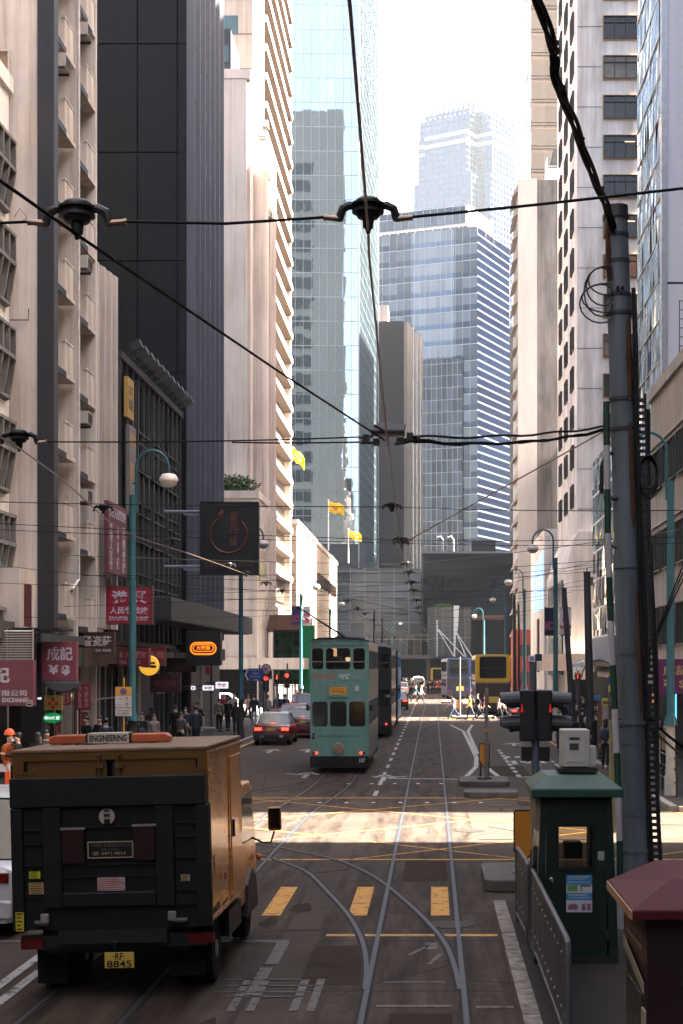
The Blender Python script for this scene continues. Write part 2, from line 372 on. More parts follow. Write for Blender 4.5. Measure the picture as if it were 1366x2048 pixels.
for a in ((535, 1506, 1, 0), (607, 1556, 1, -1), (765, 1562, 1, 1), (1030, 1492, 1, 0), (1078, 1532, 1, 0), (612, 1505, 1, 0)): ar += arrow(*a)
marking('lane_arrow', ar, white_p)
bx = []
for k in range(9): a = 51.5 + k * 1.9; bx.append((2.7, 2.85, a, a + 1.0)); bx.append((4.4, 4.52, a, a + .9))
for k in range(4): bx.append((2.9 + k * .35, 3.1 + k * .35, 58 + (k % 2), 60)); bx.append((2.8 + k * .4, 3.0 + k * .4, 62, 63))
bx.append((2.7, 4.6, 51.2, 51.4))
marking('bus_stop_lettering', bx, white_p)
marking('yellow_kerb_line', [(5.45, 5.57, 41, 103), (-8.5, -8.38, 41, 103)], yel_p)
st = [(x, x + .1, 41.6 + .0, 41.75) for x in (-3, -2.3, -1.6, -.9, -.2, .5, 1.2)] + [(x, x + .1, 48.2, 48.4) for x in (-2.6, -1.9, -1.2, -.5, .2, .9)]
marking('road_stud', st, mat('stud', (.6, .6, .6), .3, .6), .02)
marking('far_crossing_bar', [(x, x + .4, 105, 108.5) for x in (-6.5, -5.3, -4.1, -1.4, -.2, 1.1, 2.3, 3.5, 4.7)], yel_p)
# ================================================================ buildings, left side of the street
cream = mat('cream_render', (.64, .575, .51), .85, var=.1, scale=.5, grime=.55, stretch=(1, 1, .25), bump=.05)
creamw = mat('pale_render', (.6, .53, .47), .85, grime=.4, var=.1, scale=.5, stretch=(1, 1, .25))
whitew = mat('white_render', (.76, .72, .68), .8, grime=.3, var=.08, scale=.6, stretch=(1, 1, .3))
pink = mat('pinkish_tile', (.58, .49, .44), .75, grime=.5, var=.12, scale=.9, stretch=(1, 1, .2))
slate = mat('dark_slate', (.014, .0145, .019), .45, var=.18, scale=.6)
slate2 = mat('dark_hood', (.012, .014, .018), .5, var=.2)
dgrey = mat('dark_grey_metal', (.022, .0215, .023), .5, var=.25, scale=1.2, stretch=(1, 1, .3))
mgrey = mat('grey_concrete', (.075, .07, .068), .8, var=.2, scale=1)
brown = mat('brown_soffit', (.075, .052, .04), .8, var=.12)
wing = mat('window_glass', (.02, .019, .018), .12, 0, var=.3, scale=.3, spec=.35, blinds=True)
wteal = mat('green_window_glass', (.05, .085, .085), .06, .3, var=.25, scale=.3)
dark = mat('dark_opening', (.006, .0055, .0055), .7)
alu = mat('aluminium', (.35, .35, .36), .4, .7)
rust = mat('rusty_frame', (.5, .33, .18), .7)
pipe_w = mat('white_pipe', (.6, .56, .52), .6)
def win_mesh(w, h, d=.12, panes=2, tr=.28, fm=None, gm=None, sill=False):
    """a framed window in the XZ plane, looking to -Y, origin at its centre"""
    mb = MB(); t = .05
    mb.box(-w / 2, w / 2, d * .6, d, -h / 2, h / 2, 1)
    mb.box(-w / 2, -w / 2 + t, 0, d * .6, -h / 2, h / 2, 0); mb.box(w / 2 - t, w / 2, 0, d * .6, -h / 2, h / 2, 0)
    mb.box(-w / 2 + t, w / 2 - t, 0, d * .6, h / 2 - t, h / 2, 0); mb.box(-w / 2 + t, w / 2 - t, 0, d * .6, -h / 2, -h / 2 + t, 0)
    for k in range(1, panes): x = -w / 2 + w * k / panes; mb.box(x - t / 2, x + t / 2, .01, d * .6, -h / 2 + t, h / 2 - t, 0)
    if tr: mb.box(-w / 2 + t, w / 2 - t, .016, d * .6, h / 2 - h * tr, h / 2 - h * tr + t, 0)
    if sill: mb.box(-w / 2 - .06, w / 2 + .06, -.12, 0, -h / 2 - .1, -h / 2 - .005, 0)
    return mb.mesh('window', [fm or dgrey, gm or wing])
def ac_mesh():
    mb = MB(); mb.box(-.38, .38, -.55, 0, -.22, .22, 0)
    for k in range(6): mb.box(-.34, .34, -.565, -.55, -.17 + k * .06, -.14 + k * .06, 1)
    mb.box(-.36, -.33, -.5, 0, -.3, -.22, 1); mb.box(.33, .36, -.5, 0, -.3, -.22, 1)
    return mb.mesh('air_conditioner', [mat('ac_casing', (.42, .38, .33), .6), dgrey])
AC = ac_mesh()
# --- white building with boxed bays, nearest on the left
b = thing('white_building', 'white corner building with grey concrete boxed window bays at left edge', 'building', (-13.2, 41, 0))
MB().box(-12, 0, 0, 8.8, 0, 21.4).build('wall', whitew, b)
MB().box(-12.1, .12, -.1, 8.9, 21.4, 21.9).build('parapet', whitew, b)
for k in range(6):
    zt = Z(258 + 189 * k, 48.5) ; zt = 19.85 - 2.88 * k
    mb = MB(); y0, y1 = .6, 8.35
    mb.prism([(0, zt), (.36, zt - .12), (.36, zt - .22), (0, zt - .2)], y0, y1, 'y'); mb.prism([(0, zt - 2.35), (.17, zt - 2.3), (.17, zt - 2.2), (0, zt - 2.2)], y0, y1, 'y')
    mb.prism([(0.05, zt - 1.12), (.36, zt - 1.1), (.36, zt - .98), (0.05, zt - .98)], y0, y1, 'y')
    n = 11
    for j in range(n + 1):
        yy = y0 + (y1 - y0 - .1) * j / n; mb.prism([(.0, zt - .2), (.35, zt - .21), (.35, zt - 1.1), (.165, zt - 2.2), (0, zt - 2.2)], yy, yy + .1, 'y')
    fr = mb.build('window_bay', mat('bay_concrete', (.2, .19, .185), .8, var=.2, grime=.5), b)
    g = MB(); g.box(.03, .06, y0 + .05, y1 - .05, zt - 2.15, zt - .25); g.build('pane', wing, fr)
MB().box(0, .6, .5, 8.4, 4.4, 4.9).build('canopy', mgrey, b)
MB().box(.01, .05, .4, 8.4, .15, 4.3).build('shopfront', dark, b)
# --- cream building with stacked balconies
b = thing('balcony_building', 'cream apartment building with dark corner pier and stacked recessed balconies', 'building', (-12.5, 50, 0))
MB().box(-13, -1.1, 0, 9.2, 0, 44).build('wall', cream, b)
MB().box(-1.1, .14, 0, .5, 4.6, 44).build('flank_wall', cream, b)
MB().box(.14, .66, -.02, .55, 4.6, 44).build('corner_pier', mat('pier_slate', (.022, .022, .026), .5, var=.12), b)
MB().box(-1.1, .05, 5.9, 6.15, 0, 44).build('dividing_wall', cream, b)
MB().box(-1.1, .05, 9.05, 9.3, 0, 44).build('end_wall', cream, b)
wm = win_mesh(1.15, 1.5, .14, 2); hood = MB(); hood.hexa([(0, 0, 0), (.75, 0, -.35), (.75, .1, -.35), (0, .1, 0), (0, 0, .5), (.75, 0, -.27), (.75, .1, -.27), (0, .1, .5)])
fl = 2.74; nf = 15
hm_ = MB().prism([(0, 0), (.78, -.32), (.78, -.24), (0, .62)], 0, 1.15, 'y').mesh('sun_hood', slate2)
sb = MB(); sb.box(-.95, .04, 0, 3.0, -.14, 0, 0); sb.box(.041, .075, 0, 1.5, -.2, .02, 1); slabm = sb.mesh('floor_slab', [cream, slate2])
bal = MB(); bal.box(-.9, .5, 0, 1.25, -.1, 0); bal.box(.42, .5, 0, 1.25, 0, .95); bal.box(-.9, .42, 0, .08, 0, .95); bal.box(-.9, .42, 1.17, 1.25, 0, .95); bal.box(.44, .52, -.05, 1.3, .95, 1.02)
balm = bal.mesh('balcony', cream)
for k in range(nf):
    for j, (y0, dz) in enumerate(((2.75, 0), (6.15, -.35))):
        z0 = 5.3 + k * fl + dz
        inst(slabm, 'floor_slab', b, (0, y0, z0))
        inst(wm, 'window', b, (-.95, y0 + .75, z0 + 1.5), R(90)); inst(wm, 'window', b, (-.95, y0 + 2.1, z0 + 1.5), R(90))
        inst(hm_, 'sun_hood', b, (-1.0, y0 + .12, z0 + 2.15)); inst(hm_, 'sun_hood', b, (-1.0, y0 + .12, z0 + .95))
        inst(balm, 'balcony', b, (-.47, y0 + 1.45, z0 + .1))
        if (k * 2 + j) in (3, 5, 9, 12, 14, 15, 20): inst(AC, 'air_conditioner', b, (-.2, y0 + .55, z0 + 1.9), R(90))
MB().tube([(.1, 6.0, 44), (.1, 6.0, 6.6), (.1, 5.0, 6.2)], .05).build('drain_pipe', pipe_w, b)
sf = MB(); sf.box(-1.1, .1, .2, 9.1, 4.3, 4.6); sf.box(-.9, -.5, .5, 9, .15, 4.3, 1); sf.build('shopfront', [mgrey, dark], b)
# --- cream finned block
b = thing('finned_building', 'narrow cream building with tall vertical fins between balconies and dark ribbed block', 'building', (-12.6, 59.4, 0))
MB().box(-12, -.45, 0, 4, 0, 18.3).build('wall', cream, b)
for j, yy in enumerate((.05, 1.3, 2.5, 3.6)):
    MB().prism([(-.45, 5), (.14, 5), (.14, 18.6 + .1 * j), (-.45, 18.9 + .1 * j)], yy, yy + .3, 'y').build('fin', cream, b)
fm_ = MB(); [fm_.box(-.45, -.05, .35, 3.6, z, z + .35) for z in (7.5, 10.6, 13.2, 15.9)]; fm_.build('spandrel', cream, b)
wm2 = win_mesh(.85, 1.5, .1, 1)
for z in (9.2, 12, 14.6, 17.2):
    for yy in (.82, 1.92, 3.02): inst(wm2, 'window', b, (-.34, yy, z), R(90))
t_ = MB(); t_.tube([(-2, 1, 18.3), (-2, 1, 21)], .03, 6)
for k in range(5): t_.tube([(-2.3, 1, 19.2 + k * .4), (-1.2 + .1 * k, 1.6, 19.6 + k * .42)], .012, 5)
t_.tube([(-1.6, .5, 18.3), (-1.5, .4, 20.2)], .02, 6); t_.build('roof_aerial', dgrey, b)
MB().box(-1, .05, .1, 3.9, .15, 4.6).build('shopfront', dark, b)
# --- dark ribbed low block
b = thing('ribbed_building', 'low dark building clad in vertical ribs with floodlights along its roof edge', 'building', (-12.5, 63.5, 0))
MB().box(-14, -.2, 0, 15.7, 4.4, 15.7).build('wall', mat('dark_cladding', (.025, .024, .025), .55, var=.3, scale=.8, stretch=(1, 1, .2)), b)
rb = MB(); k = 0; yy = .05
while yy < 15.6: rb.box(-.2, -.02 if k % 3 else .1, yy, yy + .12, 4.6, 15.8); yy += .42; k += 1
rb.build('cladding_ribs', mat('rib_metal', (.045, .043, .042), .5, .2, var=.3, scale=1.5, stretch=(1, 1, .15)), b)
MB().box(-.6, .14, -.02, 15.75, 15.8, 16.1).build('parapet', dgrey, b)
wmr = win_mesh(3.3, 1.7, .2, 3, .3, dgrey, wing)
for z0 in (12.6, 9.6, 6.6):
    for yy in (5.2, 9.0, 12.8): inst(wmr, 'window', b, (.13, yy, z0), R(90))
wmn = win_mesh(.45, 1.9, .2, 1, 0, dgrey, dark)
for yy in (1.2, 2.9): inst(wmn, 'window', b, (.12, yy, 12.2), R(90))
for yy in (1.4, 3.2, 5.1, 7.0, 9.2, 11.4): inst(wmn, 'window', b, (.12, yy, 14.6), R(90), (.6, 1, .9))
fl_ = MB(); fl_.tube([(0, 0, 0), (.5, 0, .25)], .035, 6); fl_.prism([(.35, .12), (.75, .3), (.62, .62), (.25, .42)], -.26, .26, 'y'); flm = fl_.mesh('floodlight', slate2)
for k in range(11): inst(flm, 'floodlight', b, (.1, .8 + k * 1.35, 16.05))
t_ = MB(); t_.tube([(-3, 7, 16), (-3, 7, 19)], .03, 6); t_.tube([(-3, 6.6, 17.5), (-3, 7.6, 19.2)], .02, 5); t_.build('roof_aerial', dgrey, b)
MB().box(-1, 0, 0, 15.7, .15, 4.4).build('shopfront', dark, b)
# --- dark slate tower
b = thing('slate_tower', 'tall dark slate tower with jointed blank panels and a ribbed street face', 'building', (-12.2, 79.6, 0))
MB().box(-14, -.08, .08, 11.8, 0, 56).build('core', dark, b)
pn = MB(); xs = [-14, -9.6, -4.55, -2.05, -.45, 0]; xs = [-14, -8.2, -2.45, -.5, 0]
xs = [X(p, 79.6) + 12.2 for p in (60, 165, 275, 355, 374)]; zs = [0, 5.2, Z(1180, 79.6), Z(962, 79.6), Z(745, 79.6), Z(522, 79.6), Z(305, 79.6), Z(88, 79.6), 42, 50, 56]
for i in range(4):
    for j in range(len(zs) - 1): pn.box(xs[i] + .03, xs[i + 1] - .03, -.02, .08, zs[j] + .03, zs[j + 1] - .03)
pn.build('cladding', mat('slate_panel', (.0062, .0068, .0092), .62, var=.16, scale=.45), b)
ribm = mat('blue_grey_rib', (.066, .07, .09), .5, .1, var=.25, scale=1, stretch=(1, 1, .15))
for j in range(7):
    yy = .1 + j * 1.85; MB().prism([(-.1, yy), (.3, yy + .2), (.3, yy + .35), (-.1, yy + .65)], 5, 56, 'z').build('rib', ribm, b)
wmt = win_mesh(1.1, 1.5, .16, 2, 0, ribm, wing); spm = MB().box(-.08, .12, 0, 1.2, 0, .75).mesh('spandrel', slate)
for j in range(6):
    for k in range(16):
        inst(wmt, 'window', b, (.04, 1.35 + j * 1.85, 6.6 + k * 2.74), R(90)); inst(spm, 'spandrel', b, (0, .76 + j * 1.85, 7.6 + k * 2.74))
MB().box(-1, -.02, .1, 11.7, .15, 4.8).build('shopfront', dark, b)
cn = thing('canopy', 'long dark grey canopy hung over the pavement below the slate tower', 'canopy', (-12.2, 64.5, 5.4))
MB().box(-.05, 1.65, 0, 29, 0, .95).build('fascia', dgrey, cn, bevel=.03)
MB().box(.2, 1.5, .3, 28.6, -.04, -.005).build('soffit', mgrey, cn)
# --- buildings beyond the left side street
b = thing('podium_building', 'small pale podium with triangular fins and planted roof beyond the side street', 'building', (-12.3, 112, 0))
MB().box(-5, 0, 0, 7.5, 4, 15.3).build('wall', creamw, b)
MB().box(-5.1, .15, -.1, 7.6, 15.3, 15.8).build('parapet', creamw, b)
for lvl in (6.3, 11.3):
    for k in range(4):
        y0 = .3 + k * 1.8; MB().hexa([(0, y0, lvl), (.05, y0, lvl), (.05, y0 + 1.5, lvl), (0, y0 + 1.5, lvl), (0, y0 + .6, lvl + 3.4), (.75, y0 + .6, lvl + 3.4), (.75, y0 + .9, lvl + 3.4), (0, y0 + .9, lvl + 3.4)]).build('triangular_fin', creamw, b)
MB().box(-5, 3.2, -.3, 7, 3.3, 4.1).build('canopy', creamw, b)
MB().box(-4.9, -.1, .2, 7.4, .15, 3.3).build('shopfront', dark, b)
MB().box(.02, .12, .8, 5.6, 8.2, 11).build('billboard', mat('old_banner', (.36, .34, .2), .7, var=.4, scale=2), b)
# flat-fronted pink block
b = thing('pink_tower', 'pinkish slab tower with rounded pilaster and rows of small windows', 'building', (-13.7, 120, 0))
MB().box(-10, 0, 0, 16.6, 0, 47.5).build('wall', pink, b)
MB().box(-2.9, -.25, -.25, 0, 10, 47.8).build('front_panel', creamw, b)
MB().box(-10, .05, -.3, 3, 47.5, 48.2).build('parapet', creamw, b)
MB().lathe([(.95, 10), (.95, 43.2)], (.1, 3, 0), 20).build('pilaster', creamw, b, True)
rbm = MB()
for k in range(10): rbm.box(0, .35, 5 + k * 1.2, 5.25 + k * 1.2, 8, 46)
rbm.build('facade_ribs', pink, b)
wms = win_mesh(.75, 1.5, .12, 1, 0, mgrey, dark)
for k in range(14):
    for j in (0, 3, 5, 7, 8): inst(wms, 'window', b, (.13, 5.73 + j * 1.2, 9.5 + k * 2.7), R(90))
for yy, zz in ((4, 44.7), (5, 43.6), (6.4, 42.2), (8, 39.6), (5.6, 46)): inst(AC, 'air_conditioner', b, (.2, yy, zz), R(90), (1.1, 1.1, 1.1))
rh = MB().box(-3.6, -1.5, .2, 6, 48.2, 51.4).build('roof_house', slate, b)
MB().box(-3.2, -1.7, .1, .2, 48.9, 50.1).build('window', wteal, rh)
# finned tower
b = thing('louvred_tower', 'very tall cream tower with deep horizontal louvres along its street face', 'building', (-14.7, 138, 0))
MB().box(-24, -.9, 0, 28, 0, 133).build('wall', mat('louvred_tower_wall', (.33, .29, .25), .85, var=.1, scale=.5, grime=.4), b)
for k in range(9): MB().box(-4.2, -.92, -.03, -.003, 40 + k * 3, 40.06 + k * 3).build('panel_joint', mgrey, b)
MB().box(-.9, .02, 0, 1.1, 0, 133).build('corner_strip', whitew, b)
MB().box(-.9, .02, 26.6, 28, 0, 133).build('end_strip', creamw, b)
lv = MB().box(-.9, .28, 1.1, 26.6, 0, .55).mesh('louvre', [brown]); lvw = MB(); lvw.box(-.88, .26, 1.1, 26.6, 0, .06, 1); lvw.box(-.88, .28, 1.1, 26.6, .06, .62, 0); lvm = lvw.mesh('louvre', [creamw, brown])
for k in range(24): inst(lvm, 'louvre', b, (0, 0, 12 + k * 2.5))
MB().box(-.88, -.6, 1.1, 26.6, 10, 133).build('window_band', mat('brown_glass', (.07, .055, .045), .3, var=.2), b)
for k in range(8):
    MB().box(-4.1, -2.1, -.04, .1, 49 + k * 3, 50.6 + k * 3).build('window', wteal, b)
rearw = win_mesh(2.2, 2.7, .2, 2, 0, mgrey, mat('rear_window_glass', (.012, .022, .03), .1))
MB().box(-24, 0, 28.0, 28.1, 14, 133).build('rear_cladding', mat('rear_grey', (.22, .215, .2), .8), b)
for k in range(24):                              # far side, mirrored in the glass tower
    for j in range(3): inst(rearw, 'window', b, (-8.7 - j * 2.35, 28.31, 16 + k * 4.5), R(180))
MB().box(-1, .3, .2, 27.8, .15, 9).build('shopfront', mgrey, b)
# dark projecting shop box with roof plants
b = thing('rooftop_shrub', 'green shrubs growing on the pale podium roof', 'plant', (-12.3, 112, 15.8))
leafm = mat('leaf', (.05, .085, .03), .6, var=.5, scale=6)
def foliage(n, rad, leaf, c=(0, 0, 0), seed=1):
    rr = random.Random(seed); mb = MB()
    for k in range(n):
        d = Vector((rr.gauss(0, 1), rr.gauss(0, 1), rr.gauss(0, 1))).normalized() * (rr.random() ** .4)
        lump = .75 + .45 * mnoise.noise(d * 2.3 + Vector((seed, 0, 0)))
        p = Vector(c) + Vector((d.x * rad[0], d.y * rad[1], d.z * rad[2])) * lump
        a = Vector((rr.gauss(0, 1), rr.gauss(0, 1), rr.gauss(0, .6))).normalized() * leaf; q = a.cross(Vector((rr.gauss(0, 1), rr.gauss(0, 1), rr.gauss(0, 1)))).normalized() * leaf * .5
        mb.face([p - a, p - q, p + a, p + q])
    return mb
foliage(1500, (2.3, 2, .95), .16, (-2.2, 3, .7), 3).build('crown', leafm, b)
MB().tube([(-3, 3, 0), (-2.8, 3, 1)], .05, 5).tube([(-1.4, 2.6, 0), (-1.5, 2.6, .9)], .05, 5).build('trunk', mat('bark', (.1, .07, .05), .9), b)
# sunlit low block
b = thing('low_block', 'low cream corner block under the yellow flags, side wall partly in sun', 'building', (-14.3, 168, 0))
MB().box(-10, 0, 0, 70, 0, 18.4).build('wall', mat('low_block_render', (.4, .32, .25), .85, var=.12, scale=.5, grime=.4), b)
MB().box(-10.1, .15, -.1, 70, 18.4, 18.9).build('parapet', cream, b)
rb = MB()
for k in range(11): rb.box(.0, .12, 12 + k * 1.4, 12.3 + k * 1.4, 5, 15.5)
rb.build('facade_ribs', cream, b)
wml = win_mesh(3.5, 1.6, .2, 2, 0, brown, dark)
for k in range(6): inst(wml, 'window', b, (.22, 31 + k * 6.5, 14.2), R(90))
MB().box(0, 2.2, 0, 69, 4.1, 4.7).build('canopy', creamw, b)
MB().box(.01, .08, .5, 69, .15, 4.1).build('shopfront', dark, b)
bc = thing('brown_canopy', 'brown slab canopy behind the green scaffold netting', 'canopy', (-11.6, 118, 6.2))
MB().box(-1.6, 2, 0, 9, 0, 1.1).build('fascia', mat('brown_metal', (.16, .09, .06), .6), bc)
# --- mirror glass tower
gy = R(1.63)
b = thing('glass_tower', 'sky blue mirror glass tower mirroring a windowed building', 'building', (-12.5, 270, 0), gy)
gl = facade('mirror_glass', (.36, .44, .49), (.14, .18, .21), 1.35, 4.1, .045, .03, .02, .97, wob=.0032, var=.03)
gl2 = facade('mirror_glass_side', (.1, .14, .16), (.16, .19, .2), .85, 2.05, .16, .1, .06, .9, wob=.03, var=.12, edge=(.25, .33, .38))
def panes(mb, o, du, nu, nz, wu, hz_, tilt, rr):
    """glass panes on a vertical face starting at o, along du, each a little out of true"""
    n = Vector((du.y, -du.x, 0))
    for i in range(nu):
        for k in range(nz):
            p = o + du * (i * wu) + Vector((0, 0, k * hz_)); e = [n * rr.gauss(0, tilt) for _ in range(4)]
            mb.face([p + e[0], p + du * wu + e[1], p + du * wu + Vector((0, 0, hz_)) + e[2], p + Vector((0, 0, hz_)) + e[3]])
rr = random.Random(4)
MB().box(-30, -.05, .05, 40, 0, 150).build('core', slate, b)
pm = MB(); panes(pm, Vector((-20.25, -.06, 24)), Vector((1, 0, 0)), 15, 31, 1.35, 4.1, .0012, rr); pm.build('curtain_wall', gl, b)
pm = MB(); panes(pm, Vector((0.02, 0, 24)), Vector((.075, 1, 0)).normalized(), 16, 62, 2.5, 2.05, .012, rr); pm.build('side_curtain_wall', gl2, b)
fnm = MB().hexa([(0, 0, 20), (.09, 0, 20), (.09, .1, 20), (0, .1, 20), (0, 0, 151), (.09, 0, 151), (.09, .1, 151), (0, .1, 151)]).mesh('side_fin', mat('fin_blue', (.09, .125, .145), .5))
for k in range(32): inst(fnm, 'side_fin', b, (.02 + .0925 * k, .2 + 1.24 * k, 0))
MB().tube([(0, -.05, 20), (0, -.05, 150)], .12, 6).tube([(3, 40, 20), (3, 40, 150)], .15, 6).build('corner_mullion', alu, b)
po = thing('glass_podium', 'patterned grey glass podium at the foot of the mirror tower', 'building', (-16, 262, 0))
MB().box(0, 14, 0, 30, 5.5, 19.4).build('wall', facade('patterned_glass', (.075, .085, .095), (.16, .16, .16), 2.4, 2.1, .05, .04, .2, .4, wob=.03, var=.3), po)
pt_ = MB()
for i in range(3):
    for k in range(6):
        c = Vector((1.6 + i * 4.4, -.06, 6.3 + k * 2.1))
        for a in range(-3, 4): pt_.tube([c, c + Vector((math.sin(a * .42) * 1.5, 0, math.cos(a * .42) * 1.1))], .025, 4)
pt_.build('fan_pattern', mat('etched_glass', (.2, .2, .19), .5), po)
MB().box(-1, 15, -1.6, 0, 4.6, 5.5).build('canopy', mgrey, po)
MB().box(0, 14, .3, 30, .15, 4.6).build('shopfront', dark, po)
lp = MB().tube([(15.6, 2, 0), (15.6, 2, 20)], .3, 8)
# --- grey tower with slit windows
b = thing('grey_tower', 'slim grey tower with a blank face and columns of slit windows', 'building', (X(808, 330), 330, 0))
MB().box(-8, 0, 0, 19, 0, 74.5).build('wall', mat('grey_granite', (.055, .05, .049), .7, var=.06, scale=.4), b)
sw = mat('pale_stone', (.3, .255, .21), .7, var=.1)
v = Vector((.165, 1, 0)).normalized()
f = MB()
for k in range(9):
    a = v * (k * 2.2); f.hexa([a + Vector(q) for q in ((0, 0, 0), (.7, 0, 0), (.9, 1.2, 0), (.2, 1.2, 0), (0, 0, 74.4), (.7, 0, 74.4), (.9, 1.2, 74.4), (.2, 1.2, 74.4))])
f.build('facade_fins', sw, b)
sl = MB().hexa([(0, 0, 0), (.5, 0, 0), (.72, 1.6, 0), (.2, 1.6, 0), (0, 0, 2.2), (.5, 0, 2.2), (.72, 1.6, 2.2), (.2, 1.6, 2.2)]).mesh('window', wing)
for k in range(30):
    for j in (3, 5, 7): inst(sl, 'window', b, tuple(v * (j * 2.2 - .6) + Vector((.25, 0, 6 + k * 2.3))))
MB().box(-8, -3.4, 3, 14, 74.5, 78.5).build('roof_house', creamw, b)
MB().box(-8, 5, -.2, 0, .2, 5).build('entrance', dark, b)
# ---- street level of the left buildings: piers, fascias, shutters, doors and lit shop interiors
shop_fas = [mat('fascia_wine', (.06, .012, .016), .5), mat('fascia_brown', (.07, .045, .03), .6), mat('fascia_grey', (.06, .06, .062), .5), mat('fascia_green', (.012, .05, .03), .5)]
warm = emit('shop_warm_light', (1, .62, .3), .9); cool = emit('shop_cool_light', (.8, .9, 1), .7)
shut = mat('roller_shutter', (.13, .125, .12), .5, .3, var=.3, scale=2); goods = mat('stacked_goods', (.16, .09, .06), .7, var=.9, scale=7)
shop_i = 0
def shop_row(name, x, y0, y1, h, n, rr):
    """shop units in the ground floor of a street wall that faces +X"""
    global shop_i
    w = (y1 - y0) / n
    for k in range(n):
        shop_i += 1
        a = y0 + k * w; t = [o for o in COL.objects if o.name == name][0]; lx, ly = x - t.location.x, a - t.location.y
        un = MB().box(lx, lx + .12, ly, ly + .22, .15, h).build('shop_pier', (mgrey, cream, brown)[rr.randrange(3)], t)
        MB().box(lx, lx + .35, ly + .23, ly + w, h - .75, h - .1).build('shop_fascia', shop_fas[rr.randrange(4)], t)
        q = rr.random(); z1 = h - .8
        if q < .3:
            s = MB(); [s.box(lx - .02, lx + .03 + .015 * (j % 2), ly + .24, ly + w, .15 + j * .12, .262 + j * .12) for j in range(int((z1 - .15) / .12))]; s.build('shutter', shut, t)
        else:
            s = MB(); [s.box(lx + .02, lx + .06, ly + .24 + (w - .24) * j / 3 - .02, ly + .24 + (w - .24) * j / 3 + .02, .15, z1) for j in (0, 1, 2, 3)]; s.box(lx + .02, lx + .06, ly + .26, ly + w, 2.3, 2.36); s.build('shop_window_frame', alu, t)
            for j in range(3):
                hh = rr.uniform(.5, 1.3); MB().box(lx - .3, lx - .02, ly + .4 + j * (w - .5) / 3, ly + .3 + (j + .8) * (w - .5) / 3, .15, .15 + hh).build('goods', goods, t)
            MB().box(lx - .25, lx - .18, ly + .5, ly + w - .4, 2.5, 2.56).build('ceiling_lamp', warm if rr.random() < .6 else cool, t)
rrs = random.Random(21)
shop_row('balcony_building', -12.38, 50.6, 59.2, 4.3, 2, rrs); shop_row('finned_building', -12.52, 59.5, 63.4, 4.4, 1, rrs); shop_row('ribbed_building', -12.48, 63.6, 79.0, 4.3, 4, rrs); shop_row('slate_tower', -12.2, 79.8, 91.2, 4.6, 3, rrs); shop_row('podium_building', -12.35, 112.2, 119.3, 3.3, 2, rrs)
# ================================================================ buildings closing the street, and the right side
cz = 420.0
b = thing('banded_tower', 'blue glass office tower with dark window bands and a bright white right face', 'building', (X(955, cz), cz, 0), R(-22))
# local frame: -x runs along the front face, +y along the right face
bandm = facade('banded_glass', (.095, .1, .1), (.4, .41, .41), 2.1, 4.4, .03, .035, .05, .7, wob=.03, band=(.38, (.03, .039, .05)), var=.2)
midm = facade('pale_glass', (.19, .195, .19), (.38, .38, .37), 1.5, 4.4, .04, .035, .08, .5, wob=.03, band=(.34, (.07, .1, .14)), var=.12)
sidem = facade('bright_glass', (.018, .026, .035), (.045, .05, .055), 40, 2.2, .0, .2, .05, .93, wob=.02, var=.12, edge=(.32, .4, .47))
ZT = Z(465, cz)
MB().box(-36, -.1, .1, 25.5, 0, ZT).build('core', slate, b)
pm = MB(); rr = random.Random(9); panes(pm, Vector((-36, 0, 0)), Vector((1, 0, 0)), 17, 27, 36 / 17, 4.4, .02, rr); pm.build('curtain_wall', bandm, b)
pm = MB(); panes(pm, Vector((-18.5, -.12, 44)), Vector((1, 0, 0)), 9, 17, 12 / 9, 4.4, .02, rr); pm.build('centre_bay', midm, b)
pm = MB(); panes(pm, Vector((.02, 0, 0)), Vector((0, 1, 0)), 8, 27, 25.4 / 8, 4.4, .012, rr); pm.build('side_curtain_wall', sidem, b)
cr = MB().box(-36, -1.6, 1.5, 22, ZT, ZT + 3.2).build('crown_base', whitew, b)
pm = MB(); panes(pm, Vector((-34, 1.3, ZT + 3.3)), Vector((1, 0, 0)), 14, 1, 30 / 14, 4.6, .02, rr); pm.build('crown_glass', bandm, b)
MB().box(-36, -3.2, 1.5, 21, ZT + 3.2, ZT + 8).build('crown', whitew, b)
gw = win_mesh(2.2, 2.0, .2, 2, 0, whitew, mgrey)
for k in range(12): inst(gw, 'window', b, (-32 + k * 2.5, 1.32, ZT + 1.5))
lowm = facade('dark_grid_glass', (.03, .036, .045), (.26, .26, .26), 1.5, 3.2, .1, .05, .1, .3, wob=.03, var=.5)
pm = MB(); panes(pm, Vector((-30, -.55, 0)), Vector((1, 0, 0)), 18, 24, 26 / 18, Z(715, cz) / 24, .02, rr); pm.build('lower_curtain_wall', lowm, b)
MB().box(-30, -4.02, -.5, -.02, 0, Z(712, cz)).build('lower_core', slate, b)
# --- podium across the end of the street
b = thing('dark_podium', 'broad dark grey podium closing the far end of the street', 'building', (X(845, 300), 300, 0))
pz = Z(1103, 300); pw = X(1036, 300) - X(845, 300)
MB().box(0, pw, 0, 40, 0, pz).build('wall', mat('dark_stone', (.03, .028, .028), .7, var=.08, scale=.3), b)
MB().box(-.1, pw + .1, -.12, 3, pz - .35, pz).build('parapet', mat('lit_cap', (.4, .37, .34), .7), b)  # cap paler than the podium wall
MB().box(.1, pw - .2, -.06, 0, Z(1152, 300), Z(1128, 300)).build('window_band', wing, b)
wmp = win_mesh(1.4, 2.1, .15, 1, 0, mgrey, wing)
for k in range(7): inst(wmp, 'window', b, (1.6 + k * 1.75 + (k > 3) * 1.2, -.1, Z(1168, 300)))
wmq = win_mesh(2.0, 3.0, .2, 2, .3, mgrey, wteal)
for k in range(3): inst(wmq, 'window', b, (10.6 + k * 2.1, -.17, Z(1213, 300)))
